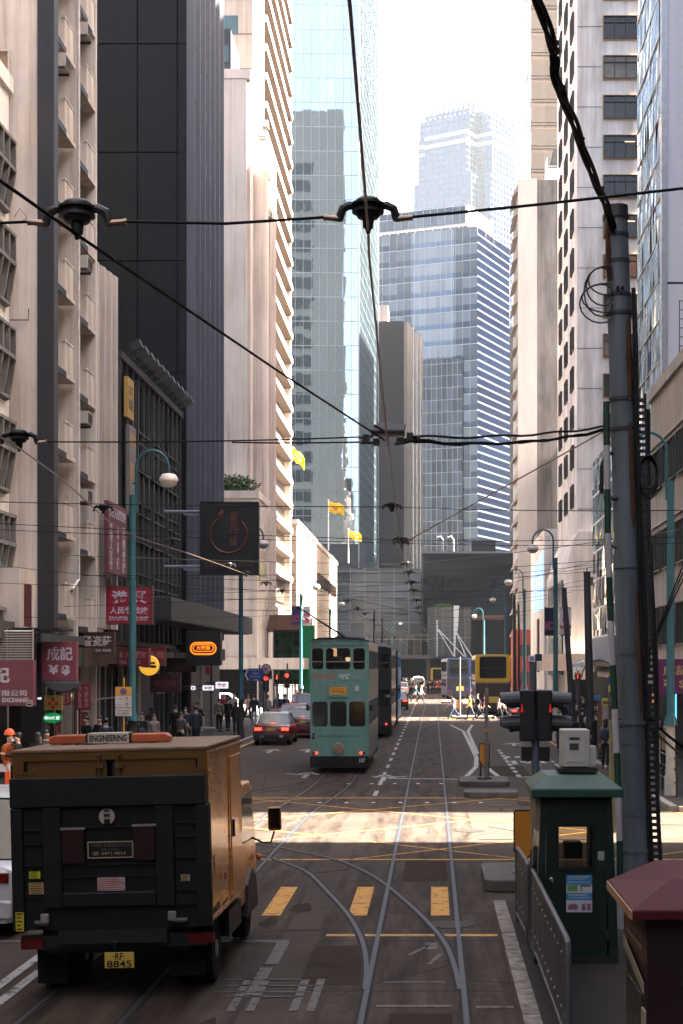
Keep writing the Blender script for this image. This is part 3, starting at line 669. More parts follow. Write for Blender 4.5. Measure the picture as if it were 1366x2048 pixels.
MB().box(9.4, 15.2, -.6, -.1, Z(1240, 300), Z(1230, 300)).build('planter', mat('terracotta', (.36, .2, .13), .8), b)
tt = MB()
for x in (3.9, 5.9): tt.tube([(x, .5, pz), (x, .5, pz + 2.2), (x - .5, .5, pz + 2.9), (x - 1.2, .5, pz + 2.7)], .08, 6)
tt.build('roof_davit', whitew, b)
ry = MB().box(9.3, 13.8, 2, 6, pz, pz + 2.1).build('roof_plant', dgrey, b)
# --- glass lobby pavilion with white mast
b = thing('glass_pavilion', 'translucent glass lobby with white mast and slanting struts before the dark podium', 'building', (X(856, 262), 262, 0))
MB().box(0, 7, 0, 9, 5, 13.1).build('wall', facade('pavilion_glass', (.11, .11, .1), (.2, .19, .18), 1.2, 8, .05, .01, .2, .3, var=.15), b)
MB().box(.2, 6.8, .5, 8.8, .1, 4.6).build('lobby', dark, b)
MB().box(-.3, 8.2, -2.2, .5, 4.6, 4.95).build('canopy', mgrey, b)
wst = mat('white_steel', (.72, .7, .66), .4)
MB().prism([(4.2, 13.3), (5.1, 13.3), (4.9, 9.6), (4.55, 8.2), (4.45, 4.9), (4.2, 4.9)], -.5, -.15, 'y').build('mast', wst, b)
for p in (((1.5, -.4, 9.6), (4.3, -2, 4.9)), ((1.5, -.4, 9.6), (6, -2, 4.9)), ((4.6, -.4, 9), (6.2, -2, 4.9)), ((4.6, -.4, 9), (7.2, -2, 4.9))): MB().tube(p, .09, 6).build('strut', wst, b)
MB().tube([(1.5, -.4, 4.9), (1.5, -.4, 11)], .1, 6).build('post', wst, b)
b = thing('roof_garden_plant', 'lit green plants along the glass pavilion roof', 'plant', (X(858, 262), 263, 13.1))
foliage(500, (2.6, .8, .4), .12, (2.4, 0, .3), 5).build('crown', mat('sunlit_leaf', (.12, .2, .035), .6, var=.4, scale=5), b)  # lighter green than the podium shrubs
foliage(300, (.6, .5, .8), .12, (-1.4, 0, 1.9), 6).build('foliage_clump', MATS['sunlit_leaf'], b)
MB().tube([(-1.4, 0, -.02), (-1.4, 0, 1.8)], .06, 5).build('trunk', MATS['bark'], b)
fb = thing('footbridge', 'low grey glazed footbridge crossing beyond the trams', 'footbridge', (X(788, 255), 252, 4.6))
MB().box(-5, 6, 0, 3, 0, .6).build('deck', mgrey, fb)
MB().box(-5, 6, .1, .16, .6, 3.6).build('glazing', facade('bridge_glass', (.08, .09, .095), (.17, .16, .15), 1.1, 3, .06, .03, .1, .4, wob=.04, var=.5), fb)
MB().box(-5, 6, 0, 3, 3.6, 3.9).build('roof', mgrey, fb)
for x in (-4.6, 5.5): MB().tube([(x, 1.5, -4.6), (x, 1.5, 0)], .3, 10).build('pier', mgrey, fb)
# --- skyscraper in the haze
iz = 1000.0
b = thing('hazy_skyscraper', 'stepped pale glass skyscraper with a crown of fins fading in the haze', 'skyscraper', (X(968, iz), iz, 0), R(-31))
ifm = facade('skyscraper_glass', (.02, .042, .08), (.03, .036, .045), 4.2, 4.0, .14, .2, .1, .93, wob=.01, band=None, var=.1, edge=(.1, .15, .22))
def notched(w, n, z0, z1, name, m, off=0):
    a = off; q = w - off
    o = [(-q + n, a), (-a - n, a), (-a - n, a + n), (-a, a + n), (-a, q - n), (-a - n, q - n), (-a - n, q), (-q + n, q), (-q + n, q - n), (-q, q - n), (-q, a + n), (-q + n, a + n)]
    MB().prism(o, z0, z1, 'z').build(name, m, b)
notched(58, 5, 0, Z(505, iz), 'base_shaft', ifm)
notched(58, 9, Z(505, iz), Z(335, iz), 'lower_shaft', ifm, .6)
notched(58, 12, Z(335, iz), Z(240, iz), 'middle_shaft', ifm, 1.6)
notched(58, 9, Z(240, iz), Z(205, iz), 'upper_shaft', ifm, 3.4)
for py in (275, 258): notched(58, 12, Z(py, iz), Z(py - 9, iz), 'plant_band', mat('plant_louvre', (.17, .18, .2), .5), 1.35 if py > 260 else 1.35)
for k in range(13):                              # crown fins lean inward
    for ax in (0, 1):
        t = 5 + k * 3.6; zb = Z(215, iz); h = 22 + 4 * math.sin(k * math.pi / 12)
        p, q = (-t, 3.2), (-t, 8)
        if ax: p, q = (-3.2, t), (-8, t)
        f = MB(); w_ = .5
        if ax == 0: f.hexa([(p[0] - w_, p[1], zb), (p[0] + w_, p[1], zb), (p[0] + w_, p[1] + 1.6, zb), (p[0] - w_, p[1] + 1.6, zb), (q[0] - w_, q[1], zb + h), (q[0] + w_, q[1], zb + h), (q[0] + w_, q[1] + .6, zb + h), (q[0] - w_, q[1] + .6, zb + h)])
        else: f.hexa([(p[0] - 1.6, p[1] - w_, zb), (p[0], p[1] - w_, zb), (p[0], p[1] + w_, zb), (p[0] - 1.6, p[1] + w_, zb), (q[0] - .6, q[1] - w_, zb + h), (q[0], q[1] - w_, zb + h), (q[0], q[1] + w_, zb + h), (q[0] - .6, q[1] + w_, zb + h)])
        f.build('crown_fin', wst, b)
notched(58, 12, Z(205, iz), Z(190, iz), 'crown_core', ifm, 7); notched(58, 9, Z(190, iz), Z(176, iz), 'crown_core', ifm, 11)
# --- distant slab to the right of the street end
b = thing('distant_slab', 'pinkish grey distant slab seen between the banded tower and raw concrete tower', 'building', (X(1014, 470), 470, 0))
MB().box(3, 16, 0, 20, 0, Z(650, 470)).build('wall', mat('distant_pink', (.3, .25, .235), .8), b)
MB().box(4, 16, 2, 20, Z(650, 470), Z(590, 470)).build('roof_house', mat('tan_brick', (.5, .36, .28), .8), b)
MB().box(6, 16, 4, 20, Z(590, 470), Z(520, 470)).build('upper_block', mat('distant_grey', (.25, .25, .25), .8), b)
MB().box(0, 3, -.5, 10, 0, Z(655, 470)).build('dark_slab', dgrey, b)
# ================================================================ right side
# --- gold glass tower
b = thing('gold_glass_tower', 'tall gold tinted glass tower rising behind the raw concrete tower', 'building', (X(1062, 240), 240, 0))
gold = facade('gold_glass', (.27, .185, .115), (.3, .2, .13), 1.9, 3.5, .035, .05, .04, .9, wob=.012, var=.05)
grn = facade('green_glass', (.3, .33, .28), (.2, .2, .16), 4, 3.5, .02, .08, .08, .6, wob=.05, var=.25)
MB().box(.05, 18, .05, 23, 0, 118).build('core', slate, b)
pm = MB(); panes(pm, Vector((0, -.02, 0)), Vector((1, 0, 0)), 3, 34, 1.9, 3.5, .01, rr); pm.build('curtain_wall', gold, b)
pm = MB(); panes(pm, Vector((0, 23, 0)), Vector((0, -1, 0)), 8, 34, 23 / 8, 3.5, .02, rr); pm.build('side_curtain_wall', grn, b)
lnm = MB().box(-.08, 5.8, -.1, -.03, -.05, .05).mesh('transom', brown)
for k in range(20):
    for d in (0, .45): inst(lnm, 'transom', b, (0, 0, 60 + k * 3.5 + d))
# --- raw concrete tower
b = thing('raw_concrete_tower', 'stained grey raw concrete tower with a pale white strip at its left edge', 'building', (X(1036, 196), 196, 0))
ct = Z(357, 196); cw = X(1120, 196) - X(1036, 196)
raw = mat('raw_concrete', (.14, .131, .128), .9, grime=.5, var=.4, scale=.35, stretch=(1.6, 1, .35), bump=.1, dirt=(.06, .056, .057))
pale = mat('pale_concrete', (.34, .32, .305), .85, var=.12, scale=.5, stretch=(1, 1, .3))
xs_ = X(1074, 196) - X(1036, 196)
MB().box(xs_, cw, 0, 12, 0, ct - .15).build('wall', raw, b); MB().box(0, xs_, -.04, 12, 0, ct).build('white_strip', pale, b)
hoodm = MB().prism([(0, 0), (-.65, -.55), (-.65, -.45), (0, 1.0)], .4, 8, 'y').mesh('window_hood', mat('hood_concrete', (.3, .25, .22), .8))
for k in range(22): inst(hoodm, 'window_hood', b, (-.02, 0, 5 + k * 2.7))
b2 = thing('rooftop_room', 'white rooftop room on the raw concrete tower', 'rooftop room', (X(1094, 198), 198, ct))
MB().box(0, 2.2, 0, 4, 0, 1.9).build('wall', whitew, b2)
rl_ = MB()
for k in range(5): rl_.tube([(0, k * .8, 1.9), (0, k * .8, 3.2)], .03, 5)
for z in (2.5, 3.2): rl_.tube([(0, 0, z), (0, 3.4, z), (2, 3.4, z)], .03, 5)
rl_.build('railing', alu, b2)
# --- cream tower with window bays
b = thing('cream_tower', 'tall stained cream tower with a column of dark windows facing the camera', 'building', (10.0, 111, 0))
cw2 = mat('stained_cream', (.84, .79, .73), .85, grime=.3, var=.16, scale=.5, stretch=(2, 1, .3), bump=.05, dirt=(.5, .44, .4))
MB().box(0, 4.35, 0, 17.6, 12.8, 62).build('wall', cw2, b); MB().box(4.36, 12, .3, 17.6, 0, 62).build('rear_wall', cw2, b)
MB().box(-.85, 4.35, -.45, 17.6, 0, 10.2).build('base', cw2, b)
MB().prism([(-.85, 10.2), (4.35, 10.2), (4.35, 12.8), (0, 12.8), (-.3, 12.2)], -.44, 17.6, 'y').build('corbel', cw2, b)
jnm = MB().box(.02, 4.34, -.02, -.003, 0, .03).mesh('floor_joint', mgrey)
for k in range(17): inst(jnm, 'floor_joint', b, (0, 0, 14.4 + k * 2.79))
frm = MB(); w_, h_ = 2.32, 1.6
frm.box(-w_ / 2 - .07, w_ / 2 + .07, -.06, .1, h_ / 2, h_ / 2 + .07); frm.box(-w_ / 2 - .07, w_ / 2 + .07, -.09, .1, -h_ / 2 - .07, -h_ / 2); frm.box(-w_ / 2 - .07, -w_ / 2, -.06, .1, -h_ / 2, h_ / 2); frm.box(w_ / 2, w_ / 2 + .07, -.06, .1, -h_ / 2, h_ / 2)
frmm = frm.mesh('window', rust)
wv = [win_mesh(2.32, 1.6, .2, 3, .3, dgrey, g) for g in (wing, mat('orange_blind', (.3, .13, .055), .4), mat('tan_blind', (.16, .13, .1), .35, var=.4, scale=1.2))]
for k in range(17):
    zc = Z(1010 - 79.5 * k, 111); f = inst(frmm, 'window', b, (2.98, -.02, zc)); f2 = inst(wv[(1, 0, 2, 0, 2, 0, 1, 0, 0, 0, 0, 2, 0)[k % 13] if k < 13 else (0, 2, 0, 1)[k - 13]], 'pane', f, (0, -.17, 0))
    if k in (3, 7, 9): inst(MB().box(.3, 1.0, -.21, -.195, .3, .34).mesh('lit_tube', emit('lit_tube', (1, .65, .3), 3)), 'lit_tube', f, (0, 0, 0))
sb = MB()
for k in range(17): sb.box(4.37, 4.75, -.5, .3, 13.4 + k * 2.79, 14.3 + k * 2.79)
sb.build('bracket_ledge', pink, b)
wsd = win_mesh(2.1, 1.6, .2, 3, .3, mgrey, wing)
for k in range(17):
    for j in range(3): inst(wsd, 'window', b, (-.14, 3.4 + j * 5.2, 15.6 + k * 2.79), R(-90))
MB().box(-.95, -.84, 1.5, 15, 2.9, 9.6).build('side_glazing', facade('side_glazing_glass', (.06, .065, .07), (.2, .2, .2), 1.6, 1.9, .06, .04, .15, .3, wob=.03, var=.5), b)
MB().box(.75, 1.5, -.5, -.44, 9.1, 9.7).build('vent_grille', mgrey, b)
MB().tube([(1.75, -.5, 9), (1.75, -.5, 3.2)], .1, 8).build('drain_pipe', pipe_w, b)
MB().box(.9, 1.75, -.52, -.44, 3.5, 4.9).build('louvre_panel', mat('tan_louvre', (.4, .3, .24), .6), b)
MB().box(-.7, 4.2, -.46, -.44, .15, 2.6).build('shopfront', dark, b)
ca = thing('concrete_canopy', 'broad pale concrete canopy wrapping the cream tower corner', 'canopy', (9.2, 111, 3.2))
MB().prism([(-1.6, 10), (-1.6, -.6), (-1, -1.6), (4.8, -1.6), (4.8, -.47), (-.06, -.47), (-.06, 10)], 0, 1.15, 'z').build('fascia', mat('canopy_cream', (.52, .42, .34), .8, var=.2, scale=1), ca)
b = thing('white_annex', 'white street front with blue lit vertical strips next to cream tower', 'building', (9.0, 129.3, 0))
MB().box(0, 8, 0, 18, 0, 14.6).build('wall', whitew, b)
bl = emit('blue_strip', (.25, .5, 1), 1.1)
for k in range(6): MB().box(-.06, -.005, 1 + k * 2.4, 1.9 + k * 2.4, 8.2, 13 - k * .15).build('light_strip', bl, b)
MB().box(-.1, -.01, 6, 8, 3, 7.5).build('doorway', brown, b)
b = thing('red_building', 'low red fronted building behind the yellow bus', 'building', (X(1031, 176), 176, 0))
MB().box(0, 2.4, 0, 10, 0, 7.5).build('wall', mat('red_panel', (.24, .035, .025), .6, var=.15), b)
for k in range(2): inst(win_mesh(1.6, 1.3, .1, 2, 0, dgrey, wing), 'window', b, (1.2, -.08, 5.2 - k * 3))
# --- low glass block
b = thing('glass_block', 'low glass fronted block with gridded panes between grey tower and cream tower', 'building', (10.0, 86, 0))
MB().box(.06, 12, .05, 14, 0, 16.2).build('core', slate, b)
pm = MB(); panes(pm, Vector((0, 14, 4)), Vector((0, -1, 0)), 10, 7, 1.4, 1.75, .02, rr); pm.build('curtain_wall', facade('block_glass', (.2, .24, .24), (.4, .39, .36), 1.4, 1.75, .07, .07, .06, .75, wob=.05, var=.35), b)
MB().box(-.35, 0, -.2, 14.1, 3.3, 5.2).build('fascia', mat('grey_fascia', (.16, .17, .19), .6), b)
MB().box(.0, .05, 0, 14, .15, 3.2).build('shopfront', dark, b)
gr = MB()
for k in range(9): gr.tube([(.3 + k * .5, .2, 16.2), (.3 + k * .5, .2, 20)], .03, 5)
for k in range(5): gr.tube([(.3, .2, 16.4 + k * .85), (4.3, .2, 16.4 + k * .85)], .03, 5)
gr.build('roof_cage', dgrey, b)
cv = thing('barrel_canopy', 'grey glass barrel canopy over an entrance below the low glass block', 'canopy', (8.6, 87, 2.9))
o = [(math.cos(a) * .95, math.sin(a) * 1.0) for a in [math.pi * k / 10 for k in range(11)]]
MB().prism([(x + .4, z) for x, z in o] + [(x * .93 + .4, z * .93) for x, z in o[::-1]], 0, 9, 'y').build('shell', mat('canopy_glass', (.12, .14, .15), .2, .3), cv)
for y0 in (0, 4.4, 8.9): MB().prism([(x * 1.03 + .4, z * 1.03) for x, z in o] + [(x + .4, z) for x, z in o[::-1]], y0, y0 + .25, 'y').build('rib', alu, cv)
# --- dark tower with glazed street face
b = thing('grey_tower', 'grey concrete tower with a slanted glass street face at top right', 'building', (10.6, 74, 0))
MB().box(.25, 16, -.05, 9, 14, 38).build('wall', mat('tower_grey', (.6, .59, .62), .8, var=.12, scale=.5, stretch=(1, 1, .3)), b)
MB().box(.05, .25, .6, 9, 14, 38).build('core', slate, b)
MB().box(-.04, .24, -.1, .3, 14, 38).build('corner_strip', alu, b)
pm = MB(); rr2 = random.Random(3)
panes(pm, Vector((0, 9, 14)), Vector((0, -1, 0)), 9, 13, 1.0, 1.9, .02, rr2)
pm.build('glazing', facade('tower_glass', (.17, .2, .215), (.2, .21, .22), .45, 1.9, .1, .04, .1, .4, wob=.05, var=.2), b)
cl = MB()
for k in range(13): cl.tube([(-.02, 8.9, 14 + k * 1.9), (-.02, .1, 14 + k * 1.9)], .035, 5)
cl.build('diagonal_transom', alu, b)
# --- beige office block
b = thing('beige_block', 'beige office block with ribbon windows at the right edge behind the lamp', 'building', (10.0, 41.5, 0))
bw = mat('beige_render', (.46, .385, .325), .85, grime=.5, var=.12, scale=.5, stretch=(1, 1, .3))
MB().box(0, 14, 0, 32, 3.3, 15.6).build('wall', bw, b); MB().box(-.15, 14, -.1, 32.1, 15.6, 16.1).build('parapet', bw, b)
bwm = win_mesh(3.3, 1.75, .2, 4, 0, dgrey, mat('office_glass', (.06, .055, .05), .12, var=.6, scale=.8))
for z0 in (12.2, 8.6, 5.3):
    for k in range(8): inst(bwm, 'window', b, (-.14, 2.2 + k * 3.95, z0), R(-90))
fr_ = MB()
for z0 in (13.35, 9.75): fr_.box(-.1, -.002, .2, 31.8, z0, z0 + .08)
fr_.build('string_course', pink, b)
MB().box(-1.6, 0, 1, 31, 2.8, 3.3).build('canopy', bw, b)
MB().box(.0, 14, .2, 31.9, .15, 3.28).build('shopfront', dark, b)
ms = MB()
for k in range(16): ms.tube([(.4 + k * .3, 26, 16), (.4 + k * .3, 26, 19)], .02, 4)
for k in range(8): ms.tube([(.4, 26, 16.3 + k * .38), (5, 26, 16.3 + k * .38)], .02, 4)
ms.tube([(-.2, 25.5, 19.6), (6, 25.5, 19.6)], .05, 6); ms.build('roof_scaffold', dgrey, b)
# --- added unseen blocks, placed and sized to steer sun and shade on the street
for nm, lab, box in (('corner_tower', 'tall plain tower on the near right corner', (12, 40, -120, 32.45, 0, 45)), ('rear_block', 'plain tower behind the beige block', (25, 45, 39.05, 103.5, 0, 75)),
        ('rear_block', 'plain tower behind the cream tower', (22.5, 45, 112, 149, 0, 75)), ('rear_block', 'plain mid rise behind the cream tower', (14.5, 45, 173, 196, 0, 29)), ('rear_block', 'plain tower behind the raw concrete tower', (15.5, 45, 206, 222, 0, 70)),
        ('rear_block', 'plain tower behind the gold glass tower', (20, 45, 243, 300, 0, 90)), ('rear_block', 'plain slab behind the gold glass tower and raw concrete tower', (27, 50, 305, 375, 0, 105)),
        ('corner_tower', 'tall plain tower on the near left corner', (-40, -13, -120, 30, 0, 50)), ('end_tower', 'plain tower closing the street behind the camera', (-40, 40, -150, -120.5, 0, 50)), ('rear_block', 'plain tower behind the balcony building', (-45, -26, 41, 95, 0, 55))):
    b = thing(nm, lab, 'building', (box[0], box[2], 0)); MB().box(0, box[1] - box[0], 0, box[3] - box[2], 0, box[5]).build('wall', mgrey, b)
# ================================================================ street furniture
teal = mat('teal_paint', (.012, .08, .095), .45, var=.15, scale=2)
gpole = mat('grey_pole_paint', (.12, .15, .18), .5, .2, var=.25, scale=1.5, stretch=(1, 1, .3), dirt=(.075, .085, .095))
dpole = mat('dark_pole', (.035, .035, .04), .5, .2)
black = mat('black_metal', (.008, .008, .009), .5)
blackr = mat('black_rubber', (.012, .012, .012), .8)
lampw = mat('lamp_white', (.7, .62, .56), .4)
lens = mat('lamp_glass', (.5, .47, .42), .2)
copper = mat('copper_wire', (.3, .17, .09), .4, .7)
brass = mat('pale_metal', (.3, .27, .24), .4, .6)
def lamp(x, y, side, label, h=9.7):
    """arched street lamp; side = +1 arm towards +X"""
    t = thing('street_lamp', label, 'street lamp', (x, y, .14), 0, 'teal arched street lamps along the kerb')
    MB().lathe([(.16, 0), (.16, .5), (.13, .55), (.12, 1.85)], n=14).build('base', pave if side > 0 else mat('cream_base', (.4, .36, .3), .6), t, True)
    MB().lathe([(.2, 1.86), (.17, 1.98), (.11, 2.15), (.1, h - 1.4)], n=14).build('pole', teal, t, True)
    arc = [(side * (.1 + .47 * (1 - math.cos(a))), 0, h - .62 + .5 * math.sin(a)) for a in [math.pi * k / 14 for k in range(15)]]
    MB().tube([(side * .1, 0, h - 1.9)] + arc + [(arc[-1][0], 0, h - .8)], .04, 8).build('arm', teal, t, True)
    for sx in (.36, .68):
        MB().tube([(side * (sx + .12 * math.cos(a) * (1 - a / 9)), 0, h - .52 + .12 * math.sin(a) * (1 - a / 9)) for a in [.5 * k for k in range(15)]], .01, 5).build('scroll', teal, t)
    for zc in (h - 1.75, h - 1.1): MB().box(min(0, side * .12), max(0, side * .12), -.02, .02, zc, zc + .05).build('arm_clamp', teal, t)
    hx = arc[-1][0]; hd = MB().lathe([(.05, .2), (.19, .17), (.26, .07), (.275, 0), (.265, -.025)], (hx, 0, h - .98), 18).build('lamp_head', lampw, t, True)
    MB().lathe([(.255, -.03), (.23, -.12), (.13, -.19), (.02, -.21)], (hx, 0, h - .98), 16).build('diffuser', lens, hd, True)
    return t
for px, z, s, lab in ((265, 46, 1, 'teal street lamp nearest on the left beside the red money exchange sign'), (482, 75, 1, 'teal street lamp half hidden behind the dark square billboard'), (602, 109, 1, 'teal street lamp carrying banners in front of the sunlit low block'),
        (660, 140, 1, 'teal street lamp standing up directly behind the green tram'), (1341, 42.5, -1, 'teal street lamp at the right edge before the purple sign'), (1111, 73, -1, 'teal street lamp carrying banners before the cream tower'),
        (1049, 103, -1, 'teal street lamp before the raw concrete tower'), (1011, 131, -1, 'teal street lamp with a bright lit pole just behind the yellow bus')):
    lamp(X(px, z), z, s, lab, 9.75 if px != 482 else 10.1)
lamp(X(968, 170), 170, -1, 'teal street lamp farthest along the right kerb', 9.6); lamp(X(845 - 60, 200), 200, 1, 'teal street lamp far off behind the black tram', 9.6)
def banner(post, sx, z, w, h, m, label, extra=None):
    pass
def hang_banner(x, y, z0, z1, w, label, base, art):
    t = thing('street_banner', label, 'banner', (x, y, z0), 0, 'banners hung on street lamps')
    MB().box(-w / 2, w / 2, -.02, .02, 0, z1 - z0).build('cloth', base, t)
    for q in (z1 - z0, 0): MB().tube([(-w / 2, 0, q), (w / 2, 0, q)], .03, 6).build('rod', dpole, t)
    h = z1 - z0
    if art == 'ribbon':
        for k, c in enumerate(((.5, .04, .03), (.5, .2, .02), (.15, .03, .25))):
            MB().tube([(-w / 2 + w * j / 10, -.026, h * (.24 + .05 * k) + h * .07 * math.sin(j * .75 + k * 1.5)) for j in range(11)], .035, 5).build('ribbon', mat('ribbon%s' % 'abc'[k], c, .6), t)
        [MB().box(-w * .32, w * .32, -.03, -.022, h * (.5 + .06 * k), h * (.54 + .06 * k)).build('lettering', mat('ribbona', (.5, .04, .03)), t) for k in range(2)]
    else:
        q = MB()
        for k in range(26): q.ball((random.uniform(-.4, .4) * w, -.025, h * random.uniform(.2, .5)), (.05, .01, .06), 5)
        q.build('print', mat('dark_print', (.25, .06, .12), .6, var=.6, scale=9), t)
navy = mat('navy_cloth', (.016, .014, .035), .6); wcloth = mat('white_cloth', (.5, .47, .5), .7)
hang_banner(X(1098, 73), 73, Z(1270, 73), Z(1216, 73), X(1110, 73) - X(1087, 73) - .1, 'dark printed banner hung left of the lamp before the cream tower', navy, 'print')
hang_banner(X(1131, 73), 73, Z(1270, 73), Z(1216, 73), .5, 'white banner with ribbons hung beside lamp before the cream tower', wcloth, 'ribbon')
hang_banner(X(591, 109), 109, Z(1250, 109), Z(1213, 109), .55, 'dark purple banner hung on the lamp above green netting', mat('purple_cloth', (.05, .03, .1), .6), 'print')
hang_banner(X(613, 109), 109, Z(1252, 109), Z(1213, 109), .5, 'white banner with ribbons hung on the lamp above green netting', wcloth, 'ribbon')
# --- the big span wire pole
pole = thing('overhead_wire_pole', 'thick weathered grey steel pole carrying the overhead wires, leaning slightly', 'pole', (X(1286, 21.5) - .06, 21.5, .14))
lean = Vector((-.0318, 0, 1))
wp = mat('weathered_pole', (.115, .14, .16), .55, .15, var=.35, scale=1.2, stretch=(2, 2, .3), bump=.08, dirt=(.06, .068, .076))
def pl(h, dx=0, dy=0): return tuple(lean * h + Vector((dx, dy, 0)))
MB().tube([pl(h) for h in (0, 2.65)], [.205, .195], 20).build('lower_tube', wp, pole, True)
MB().tube([pl(h) for h in (2.651, 4.75)], [.185, .178], 20).build('middle_tube', wp, pole, True)
MB().tube([pl(h) for h in (4.751, 9.45)], [.168, .155], 20).build('upper_tube', wp, pole, True)
cp = MB().tube([pl(9.45), pl(9.5), pl(9.501), pl(9.62)], [.18, .18, .165, .165], 18).build('cap', dpole, pole, True)
for h, r in ((9.2, .16), (8.85, .162), (8.4, .163), (8.15, .165), (7.0, .17), (6.6, .17), (4.76, .187), (3.6, .185), (2.66, .207), (2.4, .2), (1.45, .202), (.95, .205)):
    MB().tube([pl(h), pl(h + .05)], r + .006, 18).build('clamp_band', dpole if h > 6 else wp, pole)
rs = MB()
for h0, h1, a in ((7.0, 8.1, .6), (5.3, 6.7, .5), (8.6, 9.4, -.9), (1.0, 2.6, .75), (2.8, 4.5, .6)):
    rs.tube([pl(h0 + (h1 - h0) * k / 6, math.sin(a) * .168, -math.cos(a) * .168) for k in range(7)], [.02, .035, .03, .04, .03, .03, .012], 6)
rs.build('rust_streak', mat('rust', (.09, .04, .018), .9, var=.5, scale=4), pole)
lad = MB()
for k in range(75): lad.box(.2 + .04, .235 + .04, -.03, .03, .8 + k * .085, .825 + k * .085)
for dx in (.235, .29): lad.tube([(dx, 0, .1), (dx - .0318 * 3, 0, 3.5), (dx - .21, 0, 7.0)], .02, 6)
i0 = lad
cb = MB()
for k in range(75):
    h = .7 + k * .085; x0 = -.0318 * h; cb.box(x0 + .215, x0 + .3, -.03, .0, h, h + .045)
for dx, r in ((.205, .018), (.31, .018)): cb.tube([(dx - .0318 * h, -.015, h) for h in (.2, 3, 7.1)], r, 6)
cb.build('cable_tray', black, pole)
for k, (a, d, r) in enumerate(((.17, -.1, .03), (.19, -.06, .026), (.33, .02, .03), (.16, -.14, .02))):
    MB().tube([(a - .0318 * h + .02 * math.sin(h * 1.7 + k), d, h) for h in [.1 + .4 * j for j in range(int((8.9 if k < 2 else 7.2) / .4))]], r, 7).build('riser_cable', black, pole, True)
for k in range(5):
    q = [(-.0318 * 8.5 - .1 - (.32 + .03 * k) * (.5 - .5 * math.cos(t)) , -.16 - .01 * k, 8.75 - .08 * k - .32 * (t / 6.283) + (.1 + .07 * (k % 3)) * math.sin(t)) for t in [.45 * j for j in range(15)]]
    MB().tube(q, .011, 6).build('cable_loop', black, pole, True)
for k in range(4):
    MB().tube([(.12 + .13 * math.cos(t) , -.1 + .03 * k, 6.05 + (.22 + .02 * k) * math.sin(t) - .03 * k) for t in [.42 * j for j in range(16)]], .014, 6).build('cable_coil', black, pole, True)
MB().tube([pl(6.3, -.15, -.05), pl(6.28, -.25, -.1), pl(6.1, -.31, -.1), pl(5.75, -.33, -.1)], .03, 7).build('feeder_elbow', black, pole, True)
MB().tube([pl(5.68, .1, -.1), pl(5.7, -.3, -.1)], .035, 7).build('bracket_arm', dpole, pole)
# striped pole
sp = thing('striped_pole', 'thin green and white striped guard pole against the thick grey pole', 'pole', (X(1262, 20.4) - .13, 20.4, .14))
gp = mat('bottle_green', (.008, .045, .026), .5, var=.2, scale=2); wpp = mat('chalk_white', (.42, .39, .4), .6, var=.1, scale=2)
for k in range(12):
    h0, h1 = .1 + k * .56, .1 + k * .56 + .557; f = lambda h: (-.0285 * h + .02 * math.sin(h), 0, h)
    MB().tube([f(h0), f((h0 + h1) / 2), f(h1)], .042, 12).build('green_band' if k % 2 else 'white_band', gp if k % 2 else wpp, sp, True)
for h in (1.0, 2.75, 5.0): MB().tube([(-.0285 * h, 0, h), (-.0285 * h + .16, .7, h)], .015, 6).build('bracket', dpole, sp)
# --- traffic light, black, two heads
tl = thing('traffic_light', 'black traffic light on a grey post beside the green kiosk, heads facing sideways', 'traffic light', (X(1071, 24.5), 24.5, .15))
MB().tube([(0, 0, 0), (0, 0, 2.6)], .062, 12).build('post', gpole, tl, True)
MB().tube([(-.03, .1, 2.4), (-.03, .1, 3.5)], .055, 10).build('upper_post', gpole, tl, True)
MB().box(-.22, .22, -.03, .03, 1.98, 2.2).build('sign_board', black, tl, bevel=.01)
redl = emit('red_signal', (1, .03, .02), .22)
for s in (-1, 1):
    hd = MB().box(min(s * .012, s * .245), max(s * .012, s * .245), -.16, .16, 2.29, 3.07).build('signal_head', black, tl, bevel=.02)
    for zc in (2.89, 2.53):
        v_ = MB(); n = 14
        for k in range(n + 1):
            a = math.radians(-35 + 250 * k / n); c, q = math.cos(a), math.sin(a); ln_ = .3 if q > -.2 else .12
        pts0 = [(s * .24, .15 * math.cos(math.radians(-35 + 250 * k / n)), zc + .15 * math.sin(math.radians(-35 + 250 * k / n))) for k in range(n + 1)]
        pts1 = [(s * (.24 + (.3 if k in range(2, n - 1) else .16)), p[1] * 1.04, p[2] - .02) for k, p in enumerate(pts0)]
        for k in range(n): v_.face([pts0[k], pts0[k + 1], pts1[k + 1], pts1[k]])
        h_ = v_.build('hood', black, hd); sm = h_.modifiers.new('thick', 'SOLIDIFY'); sm.thickness = .008
        MB().lathe([(.13, 0), (.12, .02), (.02, .035)], (s * .245, 0, zc), 14, 'x').build('signal_lens', mat('dark_lens', (.05, .008, .008), .2), hd)
    mn = MB(); x0 = s * .215
    mn.tube([(x0 - .016, -.166, 2.73), (x0, -.166, 2.82)], .008, 5); mn.tube([(x0 + .016, -.166, 2.73), (x0, -.166, 2.82)], .008, 5); mn.tube([(x0, -.166, 2.77), (x0, -.166, 2.85)], .01, 5)
    mn.build('red_figure', redl, hd)
